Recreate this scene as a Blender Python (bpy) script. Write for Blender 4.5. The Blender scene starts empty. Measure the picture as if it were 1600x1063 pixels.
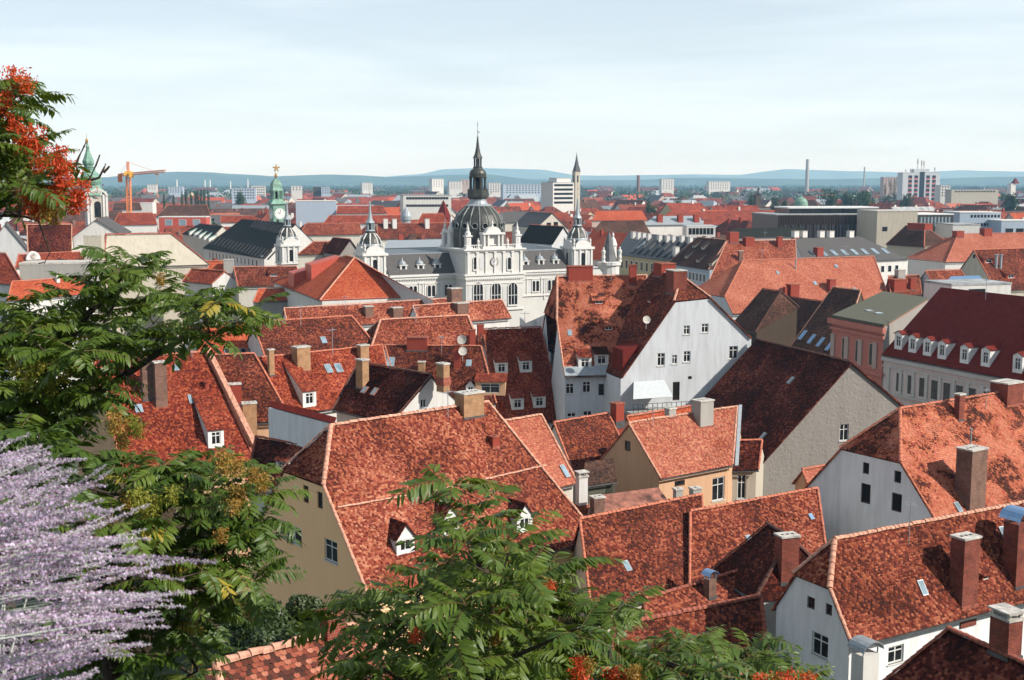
import bpy, math, random
import numpy as np
from mathutils import Vector, Matrix
from mathutils.geometry import tessellate_polygon
R = math.radians
random.seed(11)
rng = np.random.default_rng(7)
sc = bpy.context.scene
C = sc.collection

# ------------------------------------------------------------------ camera, sky, sun, exposure
F = 1900.0            # focal length in pixels of the 1600 px wide photograph
PITCH = R(7.45)
CZ = 40.0             # metres above the streets of the old town
cam_d = bpy.data.cameras.new('camera'); cam = bpy.data.objects.new('camera', cam_d); C.objects.link(cam)
cam.location = (0, 0, CZ); cam.rotation_euler = (R(90) - PITCH, 0, 0)
cam_d.sensor_width = 36.0; cam_d.lens = 36.0 * F / 1600.0
cam_d.clip_start = 0.05; cam_d.clip_end = 90000
cam_d.dof.use_dof = True; cam_d.dof.focus_distance = 90.0; cam_d.dof.aperture_fstop = 15.0
sc.camera = cam

SUN_AZ = R(70)        # measured from straight behind the camera towards the right
SUN_EL = R(35)
to_sun = Vector((math.cos(SUN_EL) * math.sin(SUN_AZ), -math.cos(SUN_EL) * math.cos(SUN_AZ), math.sin(SUN_EL)))
sun_d = bpy.data.lights.new('sun', 'SUN'); sun = bpy.data.objects.new('sun', sun_d); C.objects.link(sun)
sun_d.energy = 5.0; sun_d.angle = R(0.5); sun_d.color = (1.0, 0.945, 0.86)
sun.rotation_euler = to_sun.to_track_quat('Z', 'Y').to_euler()

world = bpy.data.worlds.new('World'); sc.world = world; world.use_nodes = True
wn = world.node_tree.nodes; wl = world.node_tree.links; wn.clear()
w_out = wn.new('ShaderNodeOutputWorld'); w_bg = wn.new('ShaderNodeBackground')
sky = wn.new('ShaderNodeTexSky'); sky.sky_type = 'NISHITA'; sky.sun_disc = False
sky.sun_elevation = SUN_EL; sky.sun_rotation = math.atan2(to_sun.x, to_sun.y)
sky.altitude = 400; sky.air_density = 1.0; sky.dust_density = 0.4; sky.ozone_density = 1.0
# thin high cloud veil, drawn out sideways
w_tc = wn.new('ShaderNodeTexCoord'); w_map = wn.new('ShaderNodeMapping'); w_map.inputs['Scale'].default_value = (1.6, 1.6, 17.0)
w_map.inputs['Rotation'].default_value = (R(4), R(-6), 0)
w_noise = wn.new('ShaderNodeTexNoise'); w_noise.inputs['Scale'].default_value = 1.6; w_noise.inputs['Detail'].default_value = 7
w_noise.inputs['Roughness'].default_value = 0.55; w_noise.inputs['Distortion'].default_value = 0.3
w_ramp = wn.new('ShaderNodeMapRange'); w_ramp.inputs[1].default_value = 0.40; w_ramp.inputs[2].default_value = 0.75
w_ramp.inputs[3].default_value = 0.58; w_ramp.inputs[4].default_value = 1.0
w_mix = wn.new('ShaderNodeMix'); w_mix.data_type = 'RGBA'
w_mix.inputs[7].default_value = (9.6, 10.8, 11.7, 1)
wl.new(w_tc.outputs['Generated'], w_map.inputs['Vector']); wl.new(w_map.outputs[0], w_noise.inputs['Vector'])
w_sep = wn.new('ShaderNodeSeparateXYZ'); wl.new(w_tc.outputs['Generated'], w_sep.inputs[0])   # the veil thins towards the zenith
w_el = wn.new('ShaderNodeMapRange'); w_el.inputs[1].default_value = 0.0; w_el.inputs[2].default_value = 0.6; w_el.inputs[3].default_value = 1.0; w_el.inputs[4].default_value = 0.55
wl.new(w_sep.outputs[2], w_el.inputs[0]); w_mul = wn.new('ShaderNodeMath'); w_mul.operation = 'MULTIPLY'
wl.new(w_noise.outputs[0], w_ramp.inputs[0]); wl.new(w_ramp.outputs[0], w_mul.inputs[0]); wl.new(w_el.outputs[0], w_mul.inputs[1]); wl.new(w_mul.outputs[0], w_mix.inputs[0])
wl.new(sky.outputs[0], w_mix.inputs[6]); wl.new(w_mix.outputs[2], w_bg.inputs['Color'])
w_bg.inputs['Strength'].default_value = 0.072
wl.new(w_bg.outputs[0], w_out.inputs[0])

sc.view_settings.view_transform = 'Standard'; sc.view_settings.look = 'None'
sc.view_settings.exposure = 0.52; sc.view_settings.gamma = 1.0
sc.render.engine = 'CYCLES'
sc.cycles.use_denoising = True
try: sc.cycles.denoiser = 'OPENIMAGEDENOISE'
except Exception: pass
sc.cycles.max_bounces = 6; sc.cycles.diffuse_bounces = 3; sc.cycles.glossy_bounces = 3
sc.cycles.transmission_bounces = 4; sc.cycles.transparent_max_bounces = 6; sc.cycles.volume_bounces = 1
sc.cycles.use_adaptive_sampling = True; sc.cycles.adaptive_threshold = 0.02

# ------------------------------------------------------------------ pixels of the photograph -> points
_cp, _sp = math.cos(PITCH), math.sin(PITCH)
CAM = Vector((0, 0, CZ))
def ray(x, y):
    cx = (x - 800) / F; cy = (531.5 - y) / F
    return Vector((cx, _cp + cy * _sp, -_sp + cy * _cp))
def Pz(x, y, z):
    d = ray(x, y); return CAM + d * ((z - CZ) / d.z)
def Py(x, y, D):
    d = ray(x, y); return CAM + d * (D / d.y)
def Ppl(x, y, o, n):
    d = ray(x, y); return CAM + d * ((o - CAM).dot(n) / d.dot(n))
def proj(p):
    q = p - CAM; fw = q.y * _cp - q.z * _sp; up = q.y * _sp + q.z * _cp
    return (800 + F * q.x / fw, 531.5 - F * up / fw)
def mpp(p):                                           # metres per photo pixel at a point
    q = p - CAM; return (q.y * _cp - q.z * _sp) / F
UP = Vector((0, 0, 1))
def hz(v): return Vector((v.x, v.y, 0))
def lerp(a, b, t): return a + (b - a) * t

# ------------------------------------------------------------------ node helpers and materials
class NT:
    def __init__(s, name):
        s.m = bpy.data.materials.new(name); s.m.use_nodes = True
        s.t = s.m.node_tree; s.t.nodes.clear()
        s.out = s.t.nodes.new('ShaderNodeOutputMaterial')
    def n(s, typ, **kw):
        o = s.t.nodes.new(typ)
        for k, v in kw.items():
            setattr(o, k, v)
        return o
    def link(s, a, b): s.t.links.new(a, b)
    def put(s, sock, v):
        if hasattr(v, 'is_linked'): s.link(v, sock)
        elif v is not None:
            sock.default_value = v
    def math(s, op, a, b=None, c=None):
        o = s.n('ShaderNodeMath', operation=op)
        s.put(o.inputs[0], a)
        if b is not None: s.put(o.inputs[1], b)
        if c is not None: s.put(o.inputs[2], c)
        return o.outputs[0]
    def mix(s, f, a, b, mode='MIX'):
        o = s.n('ShaderNodeMix', data_type='RGBA', blend_type=mode)
        s.put(o.inputs[0], f); s.put(o.inputs[6], a); s.put(o.inputs[7], b)
        return o.outputs[2]
    def noise(s, vec, scale, detail=4, rough=0.55, dist=0.0):
        o = s.n('ShaderNodeTexNoise'); o.inputs['Scale'].default_value = scale
        o.inputs['Detail'].default_value = detail; o.inputs['Roughness'].default_value = rough
        o.inputs['Distortion'].default_value = dist
        if vec is not None: s.link(vec, o.inputs['Vector'])
        return o.outputs[0]
    def ramp(s, f, stops, interp='LINEAR'):
        o = s.n('ShaderNodeValToRGB'); cr = o.color_ramp; cr.interpolation = interp
        while len(cr.elements) < len(stops): cr.elements.new(0.5)
        for e, (p, c) in zip(cr.elements, stops):
            e.position = p; e.color = (*c, 1) if len(c) == 3 else c
        s.link(f, o.inputs[0]); return o.outputs[0]
    def maprange(s, f, a, b, c, d):
        o = s.n('ShaderNodeMapRange'); s.link(f, o.inputs[0])
        for i, v in enumerate((a, b, c, d)): o.inputs[i + 1].default_value = v
        return o.outputs[0]
    def bsdf(s, col, rough=0.8, spec=0.3, metal=0.0, bump=None, bdist=0.02, bstr=1.0):
        b = s.n('ShaderNodeBsdfPrincipled')
        s.put(b.inputs['Base Color'], (*col, 1) if isinstance(col, tuple) and len(col) == 3 else col)
        s.put(b.inputs['Roughness'], rough); b.inputs['Specular IOR Level'].default_value = spec
        s.put(b.inputs['Metallic'], metal)
        if bump is not None:
            bn = s.n('ShaderNodeBump'); bn.inputs['Distance'].default_value = bdist; bn.inputs['Strength'].default_value = bstr
            s.link(bump, bn.inputs['Height']); s.link(bn.outputs[0], b.inputs['Normal'])
        s.link(b.outputs[0], s.out.inputs[0]); return b
M = {}
def tile_mat(name, stops, patch=0.5, pscale=0.2, rnd=0.68, bias=-0.17, tw=0.18, th=0.16, geo=False, moss=0.18, pdet=2):
    """plain-tile roof: one random tone per tile, patches of older and newer tiles, courses as relief"""
    t = NT(name)
    tc = t.n('ShaderNodeTexCoord'); uv = tc.outputs['UV']
    sp = t.n('ShaderNodeSeparateXYZ'); t.link(uv, sp.inputs[0])
    vrow = t.math('DIVIDE', sp.outputs[1], th); row = t.math('FLOOR', vrow)
    ucol = t.math('ADD', t.math('DIVIDE', sp.outputs[0], tw), t.math('MULTIPLY', t.math('MODULO', row, 2.0), 0.5))
    col = t.math('FLOOR', ucol)
    cb = t.n('ShaderNodeCombineXYZ'); t.link(col, cb.inputs[0]); t.link(row, cb.inputs[1])
    w = t.n('ShaderNodeTexWhiteNoise', noise_dimensions='2D'); t.link(cb.outputs[0], w.inputs['Vector'])
    n1 = t.noise(uv, pscale, pdet, 0.6, 0.5)
    f = t.math('ADD', t.math('ADD', t.math('MULTIPLY', w.outputs[0], rnd), t.math('MULTIPLY', n1, patch * 2)), bias - patch * 0.5)
    c = t.ramp(f, stops)
    # lichen and soot on the tiles
    n2 = t.noise(uv, 2.2, 6, 0.7); n3 = t.noise(uv, 0.55, 3, 0.6)
    ms = t.math('MULTIPLY', t.maprange(n2, 0.48, 0.72, 0, 1), t.maprange(n3, 0.42, 0.62, 0, moss))
    c = t.mix(ms, c, (0.055, 0.042, 0.034, 1))
    hsv = t.n('ShaderNodeHueSaturation'); t.link(c, hsv.inputs['Color'])
    sw = t.n('ShaderNodeSeparateXYZ'); t.link(w.outputs['Color'], sw.inputs[0])
    t.put(hsv.inputs['Hue'], t.maprange(sw.outputs[0], 0, 1, 0.492, 0.508))
    t.put(hsv.inputs['Value'], t.maprange(sw.outputs[1], 0, 1, 0.84, 1.16))
    if geo:
        t.bsdf(hsv.outputs[0], 0.92, 0.08, bump=t.noise(t.n('ShaderNodeTexCoord').outputs['Object'], 30, 3), bdist=0.004)
    else:
        fv = t.math('FRACT', vrow); fu = t.math('FRACT', ucol)
        h1 = t.math('SUBTRACT', 1.0, fv)
        eu = t.math('MULTIPLY', t.math('MINIMUM', t.math('MULTIPLY', t.math('MINIMUM', fu, t.math('SUBTRACT', 1.0, fu)), 8.0), 1.0), 0.4)
        hh = t.math('ADD', t.math('ADD', h1, eu), t.math('MULTIPLY', sw.outputs[2], 0.5))
        gap = t.maprange(fv, 0.0, 0.14, 0.45, 1.0)
        cc = t.mix(1.0, hsv.outputs[0], gap, 'MULTIPLY')
        t.bsdf(cc, 0.92, 0.08, bump=hh, bdist=0.035)
    M[name] = t.m
MOT = [(0.0, (0.045, 0.016, 0.012)), (0.25, (0.095, 0.024, 0.015)), (0.48, (0.19, 0.043, 0.025)), (0.74, (0.31, 0.086, 0.050)), (1.0, (0.42, 0.165, 0.105))]
RED = [(0.0, (0.06, 0.015, 0.010)), (0.35, (0.155, 0.028, 0.015)), (0.62, (0.25, 0.046, 0.024)), (1.0, (0.39, 0.10, 0.058))]
ORA = [(0.0, (0.20, 0.036, 0.016)), (0.4, (0.32, 0.062, 0.027)), (0.7, (0.39, 0.085, 0.04)), (1.0, (0.46, 0.135, 0.07))]
DRK = [(0.0, (0.012, 0.004, 0.003)), (0.4, (0.040, 0.008, 0.005)), (0.7, (0.095, 0.018, 0.011)), (1.0, (0.21, 0.058, 0.038))]  # tones lowered: deep shade of slopes turned from the sun is painted in
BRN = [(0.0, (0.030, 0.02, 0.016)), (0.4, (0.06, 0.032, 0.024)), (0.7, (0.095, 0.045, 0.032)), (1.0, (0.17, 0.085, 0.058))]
COR = [(0.0, (0.22, 0.058, 0.034)), (0.4, (0.32, 0.098, 0.060)), (0.7, (0.38, 0.13, 0.082)), (1.0, (0.46, 0.19, 0.125))]
SPOT = [(0.0, (0.034, 0.017, 0.013)), (0.36, (0.075, 0.024, 0.017)), (0.47, (0.15, 0.038, 0.023)), (0.56, (0.34, 0.092, 0.050)), (1.0, (0.44, 0.155, 0.095))]
for nm, st, kw in (('mottled', MOT, {}), ('mottled_dark', MOT, dict(bias=-0.32, pscale=0.3)), ('mottled_light', MOT, dict(bias=-0.07, moss=0.1)),
                   ('patchy', SPOT, dict(patch=1.5, rnd=0.35, bias=-0.30, pscale=0.42, pdet=5)),
                   ('red', RED, dict(patch=0.5, rnd=.75, bias=-0.16)), ('orange', ORA, dict(patch=0.4, rnd=0.6, bias=0.0, moss=0.1)),
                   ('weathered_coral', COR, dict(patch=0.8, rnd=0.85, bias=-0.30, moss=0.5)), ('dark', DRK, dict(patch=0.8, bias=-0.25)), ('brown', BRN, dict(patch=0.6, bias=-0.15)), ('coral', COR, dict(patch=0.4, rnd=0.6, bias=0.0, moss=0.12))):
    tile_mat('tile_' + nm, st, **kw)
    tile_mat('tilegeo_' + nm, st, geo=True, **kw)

def plaster(name, col, dirt=0.38, rough_scale=14.0, bump=0.02):
    t = NT(name); tc = t.n('ShaderNodeTexCoord'); o = tc.outputs['Object']
    mp = t.n('ShaderNodeMapping'); mp.inputs['Scale'].default_value = (1.6, 1.6, 0.22); t.link(o, mp.inputs[0])
    n1 = t.noise(mp.outputs[0], 1.1, 6, 0.62); n2 = t.noise(o, 0.35, 4, 0.6); n2_ = t.noise(o, 0.22, 2, 0.5); n3 = t.noise(o, rough_scale, 4, 0.7)
    mp2 = t.n('ShaderNodeMapping'); mp2.inputs['Scale'].default_value = (5.0, 5.0, 0.16); t.link(o, mp2.inputs[0])
    n4 = t.noise(mp2.outputs[0], 1.4, 4, 0.6)
    d = t.math('MULTIPLY', t.math('MAXIMUM', t.maprange(n1, 0.42, 0.78, 0, 1), t.math('MULTIPLY', t.maprange(n4, 0.56, 0.74, 0, 0.9), t.maprange(n2_, 0.4, 0.6, 0, 1))), dirt)
    c = t.mix(d, (*col, 1), (col[0] * 0.42, col[1] * 0.40, col[2] * 0.37, 1))
    c = t.mix(t.maprange(n2, 0.35, 0.7, 0, 0.3), c, (col[0] * 0.8, col[1] * 0.78, col[2] * 0.74, 1))
    c = t.mix(t.maprange(n3, 0.3, 0.7, 0, 0.18), c, (col[0] * 0.7, col[1] * 0.7, col[2] * 0.7, 1))
    t.bsdf(c, 0.9, 0.2, bump=n3, bdist=bump); M[name] = t.m
plaster('pl_white', (0.58, 0.565, 0.54)); plaster('pl_offwhite', (0.50, 0.47, 0.41)); plaster('pl_cream', (0.90, 0.56, 0.31), 0.06)
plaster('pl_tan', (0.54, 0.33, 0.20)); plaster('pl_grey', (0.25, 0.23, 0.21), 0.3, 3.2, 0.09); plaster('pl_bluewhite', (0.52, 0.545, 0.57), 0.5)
plaster('pl_yellow', (0.46, 0.40, 0.24)); plaster('pl_pink', (0.46, 0.17, 0.13)); plaster('pl_rose', (0.42, 0.32, 0.28)); plaster('pl_stone', (0.5, 0.48, 0.45), 0.2)
plaster('pl_concrete', (0.34, 0.325, 0.30), 0.35); plaster('pl_beige', (0.43, 0.39, 0.32)); plaster('pl_orange', (0.50, 0.33, 0.16)); plaster('pl_blue', (0.36, 0.42, 0.50), 0.1)
plaster('pl_darkbrown', (0.07, 0.05, 0.035), 0.2); plaster('pl_redpaint', (0.26, 0.048, 0.03), 0.2); plaster('pl_trim', (0.53, 0.52, 0.495), 0.2); plaster('pl_olive', (0.09, 0.09, 0.065), 0.3)
plaster('pl_lime', (0.72, 0.73, 0.74), 0.5); plaster('pl_palerose', (0.60, 0.50, 0.47)); plaster('pl_greystone', (0.5, 0.5, 0.5), 0.3)

def brick_mat(name, c1, c2, mortar):
    t = NT(name); tc = t.n('ShaderNodeTexCoord')
    b = t.n('ShaderNodeTexBrick'); t.link(tc.outputs['UV'], b.inputs['Vector'])
    b.inputs['Color1'].default_value = (*c1, 1); b.inputs['Color2'].default_value = (*c2, 1); b.inputs['Mortar'].default_value = (*mortar, 1)
    b.inputs['Scale'].default_value = 1.0; b.inputs['Brick Width'].default_value = 0.26; b.inputs['Row Height'].default_value = 0.085
    b.inputs['Mortar Size'].default_value = 0.009
    n = t.noise(tc.outputs['Object'], 1.3, 5, 0.65)
    c = t.mix(t.maprange(n, 0.42, 0.72, 0, 0.6), b.outputs['Color'], (c2[0] * 0.4, c2[1] * 0.42, c2[2] * 0.45, 1))
    inv = t.math('SUBTRACT', 1.0, b.outputs['Fac'])
    t.bsdf(c, 0.88, 0.2, bump=inv, bdist=0.015); M[name] = t.m
brick_mat('brick_red', (0.27, 0.05, 0.028), (0.15, 0.03, 0.02), (0.24, 0.16, 0.12))
brick_mat('brick_tan', (0.44, 0.25, 0.125), (0.36, 0.185, 0.09), (0.34, 0.25, 0.17))
brick_mat('brick_brown', (0.24, 0.12, 0.08), (0.15, 0.08, 0.06), (0.22, 0.17, 0.14))
def plain(name, col, rough=0.6, spec=0.4, metal=0.0, var=0.12, scale=3.0, bump=0.0):
    t = NT(name); o = t.n('ShaderNodeTexCoord').outputs['Object']
    n = t.noise(o, scale, 5, 0.6)
    c = t.mix(t.maprange(n, 0.3, 0.72, 0, 1), (*[min(1, k * (1 + var)) for k in col], 1), (*[k * (1 - var * 1.6) for k in col], 1))
    t.bsdf(c, rough, spec, metal, bump=n if bump else None, bdist=bump or 0.01); M[name] = t.m
plain('white_paint', (0.62, 0.62, 0.60), 0.55); plain('glass', (0.014, 0.016, 0.018), 0.16, 0.3, var=0.5, scale=0.8); plain('glass_sky', (0.20, 0.27, 0.32), 0.1, 0.7, var=0.35, scale=0.6)
plain('dark_void', (0.012, 0.011, 0.010), 0.9, 0.1); plain('zinc', (0.27, 0.30, 0.32), 0.45, 0.45, 0.2); plain('lead', (0.085, 0.087, 0.088), 0.5, 0.5, 0.3, 0.25)
plain('slate', (0.075, 0.07, 0.068), 0.75, 0.25, var=0.3, scale=6); plain('copper_green', (0.15, 0.27, 0.205), 0.6, 0.35, var=0.3, scale=0.9); plain('copper_dark', (0.040, 0.040, 0.033), 0.5, 0.45, 0.1, 0.35, 1.2)
plain('dome_rib', (0.17, 0.18, 0.165), 0.5, 0.4); plain('gold', (0.55, 0.33, 0.10), 0.35, 0.5, 0.8); plain('red_metal', (0.125, 0.017, 0.012), 0.85, 0.1, 0.0, 0.2, 1.5); plain('rust_metal', (0.30, 0.12, 0.08), 0.6, 0.4, 0.2, 0.5, 1.2)
plain('black_metal', (0.02, 0.02, 0.02), 0.5); plain('cap', (0.45, 0.42, 0.38), 0.85, 0.2, var=0.3); plain('blue_metal', (0.20, 0.33, 0.52), 0.3, 0.6, 0.6, 0.1)
plain('awning', (0.44, 0.47, 0.48), 0.8, 0.2, var=0.06); plain('crane', (0.62, 0.20, 0.06), 0.5); plain('crane_yellow', (0.70, 0.36, 0.05), 0.5); plain('red_panel', (0.42, 0.07, 0.04), 0.55)
plain('wood_dark', (0.08, 0.05, 0.035), 0.8, 0.2); plain('ridge_orange', (0.45, 0.15, 0.09), 0.85, 0.2, var=0.35, scale=5); plain('ridge_red', (0.28, 0.085, 0.055), 0.85, 0.2, var=0.4, scale=4); plain('ridge_pale', (0.52, 0.26, 0.18), 0.85, 0.2, var=0.35, scale=4)
plain('ridge_dark', (0.10, 0.045, 0.035), 0.85, 0.2, var=0.3, scale=4); plain('light_stone', (0.56, 0.545, 0.52), 0.85, 0.2, var=0.1); plain('green_slate', (0.016, 0.017, 0.013), 0.8, 0.1, var=0.3, scale=2.5)
plain('flat_roof', (0.30, 0.31, 0.31), 0.85, 0.2, var=0.3, scale=0.4); plain('teal_metal', (0.20, 0.42, 0.40), 0.5); plain('dark_cladding', (0.035, 0.032, 0.026), 0.45, 0.5, 0.2, 0.3)

# ------------------------------------------------------------------ mesh building
class MB:
    def __init__(s): s.v = []; s.f = []; s.uv = []
    def poly(s, pts, uvs=None):
        b = len(s.v); s.v += [tuple(p) for p in pts]; s.f.append(tuple(range(b, b + len(pts))))
        s.uv += list(uvs) if uvs is not None else planar_uv(pts)
        return s
    def tri_faces(s, pts, faces, uvs):
        b = len(s.v); s.v += [tuple(p) for p in pts]
        for f in faces:
            s.f.append(tuple(b + i for i in f)); s.uv += [uvs[i] for i in f]
    def box(s, o, ax, ay, az):            # corner o, three edge vectors
        p = [o, o + ax, o + ax + ay, o + ay]; q = [a + az for a in p]
        flip = ax.cross(ay).dot(az) < 0
        fs = [[p[3], p[2], p[1], p[0]], q, [p[0], p[1], q[1], q[0]], [p[1], p[2], q[2], q[1]], [p[2], p[3], q[3], q[2]], [p[3], p[0], q[0], q[3]]]
        for f in fs: s.poly(f[::-1] if flip else f)
        return s
    def cbox(s, c, sx, sy, sz, rz=0.0):   # centred on c in plan, c.z is its base
        ux = Vector((math.cos(rz), math.sin(rz), 0)); uy = Vector((-math.sin(rz), math.cos(rz), 0))
        return s.box(Vector(c) - ux * sx / 2 - uy * sy / 2, ux * sx, uy * sy, UP * sz)
    def slab(s, pts, thick):              # closed sheet: polygon plus a copy pushed in along -normal
        n = newell(pts)
        q = [p - n * thick for p in pts]
        s.poly(pts); s.poly(q[::-1])
        k = len(pts)
        for i in range(k): s.poly([pts[i], q[i], q[(i + 1) % k], pts[(i + 1) % k]])
        return s
    def lathe(s, c, prof, seg=16, a0=0.0, cap=True):
        c = Vector(c); rings = []
        for r, z in prof:
            rings.append([c + Vector((r * math.cos(a0 + 2 * math.pi * i / seg), r * math.sin(a0 + 2 * math.pi * i / seg), z)) for i in range(seg)])
        for a, b in zip(rings, rings[1:]):
            for i in range(seg):
                j = (i + 1) % seg; s.poly([a[i], a[j], b[j], b[i]])
        if cap:
            if prof[0][0] > 1e-4: s.poly(rings[0][::-1])
            if prof[-1][0] > 1e-4: s.poly(rings[-1])
        return s
    def tube(s, pts, rad, seg=6):
        pts = [Vector(p) for p in pts]; rings = []
        n = len(pts)
        for i, p in enumerate(pts):
            d = (pts[min(i + 1, n - 1)] - pts[max(i - 1, 0)]).normalized()
            a = d.cross(UP if abs(d.z) < 0.9 else Vector((1, 0, 0))).normalized(); b = d.cross(a)
            r = rad[i] if isinstance(rad, (list, tuple)) else rad
            rings.append([p + (a * math.cos(2 * math.pi * k / seg) + b * math.sin(2 * math.pi * k / seg)) * r for k in range(seg)])
        for a, b in zip(rings, rings[1:]):
            for k in range(seg):
                j = (k + 1) % seg; s.poly([a[k], a[j], b[j], b[k]])
        s.poly(rings[0][::-1]); s.poly(rings[-1]); return s
    def beam(s, a, b, w):
        return s.tube([a, b], w, 4)
def newell(pts):
    n = Vector((0, 0, 0)); k = len(pts)
    for i in range(k):
        a, b = pts[i], pts[(i + 1) % k]
        n += Vector(((a.y - b.y) * (a.z + b.z), (a.z - b.z) * (a.x + b.x), (a.x - b.x) * (a.y + b.y)))
    return n.normalized() if n.length > 1e-12 else Vector((0, 0, 1))
def basis(n):
    u = UP.cross(n)
    u = u.normalized() if u.length > 1e-4 else Vector((1, 0, 0))
    return u, n.cross(u).normalized()
def planar_uv(pts):
    u, v = basis(newell(pts)); return [(p.dot(u), p.dot(v)) for p in pts]
ORG = {}
def mesh_from(name, mb, org, mat, smooth=False):
    me = bpy.data.meshes.new(name)
    me.from_pydata([(x - org.x, y - org.y, z - org.z) for x, y, z in mb.v], [], mb.f)
    if mb.uv:
        l = me.uv_layers.new(name='UVMap'); l.data.foreach_set('uv', np.array(mb.uv, dtype=np.float32).ravel())
    me.materials.append(M[mat] if isinstance(mat, str) else mat)
    if smooth: me.polygons.foreach_set('use_smooth', [True] * len(me.polygons))
    return me
def obj(name, mb, mat, parent=None, smooth=False, at=None, **props):
    """one mesh object; under a parent its points are stored from the thing's base"""
    org = ORG[parent.name] if parent is not None else (Vector(at) if at is not None else Vector((0, 0, 0)))
    o = bpy.data.objects.new(name, mesh_from(name, mb, org, mat, smooth)); C.objects.link(o)
    if parent is not None: o.parent = parent
    else: o.location = org
    ORG[o.name] = org
    for k, v in props.items(): o[k] = v
    return o
def inst(name, me, mat4, parent):
    """an object that shares mesh data, placed by a world matrix"""
    o = bpy.data.objects.new(name, me); C.objects.link(o); o.parent = parent
    o.matrix_local = Matrix.Translation(-ORG[parent.name]) @ mat4; ORG[o.name] = ORG[parent.name]
    return o
def thing(name, label, cat, loc, group=None):
    o = bpy.data.objects.new(name, None); C.objects.link(o); o.location = loc; ORG[o.name] = Vector(loc)
    o.empty_display_size = 0.5
    o['label'] = label; o['category'] = cat
    if group: o['group'] = group
    return o
def tag(o, label, cat, group=None):
    o['label'] = label; o['category'] = cat
    if group: o['group'] = group
    return o
def struct(name, mb, mat, smooth=False):
    return obj(name, mb, mat, smooth=smooth, kind='structure')
UNIT = {}
def unit_box(mat):
    if mat not in UNIT:
        b = MB().box(Vector((-.5, -.5, 0)), Vector((1, 0, 0)), Vector((0, 1, 0)), Vector((0, 0, 1)))
        UNIT[mat] = mesh_from('unit_' + mat, b, Vector((0, 0, 0)), mat)
    return UNIT[mat]
def put_box(name, mat, c, ux, uy, sx, sy, sz, parent):     # shared unit box: centre of base c, plan axes ux, uy
    m = Matrix(((ux.x * sx, uy.x * sy, 0, c.x), (ux.y * sx, uy.y * sy, 0, c.y), (0, 0, sz, c.z), (0, 0, 0, 1)))
    return inst(name, unit_box(mat), m, parent)
DEBUG = False
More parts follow.
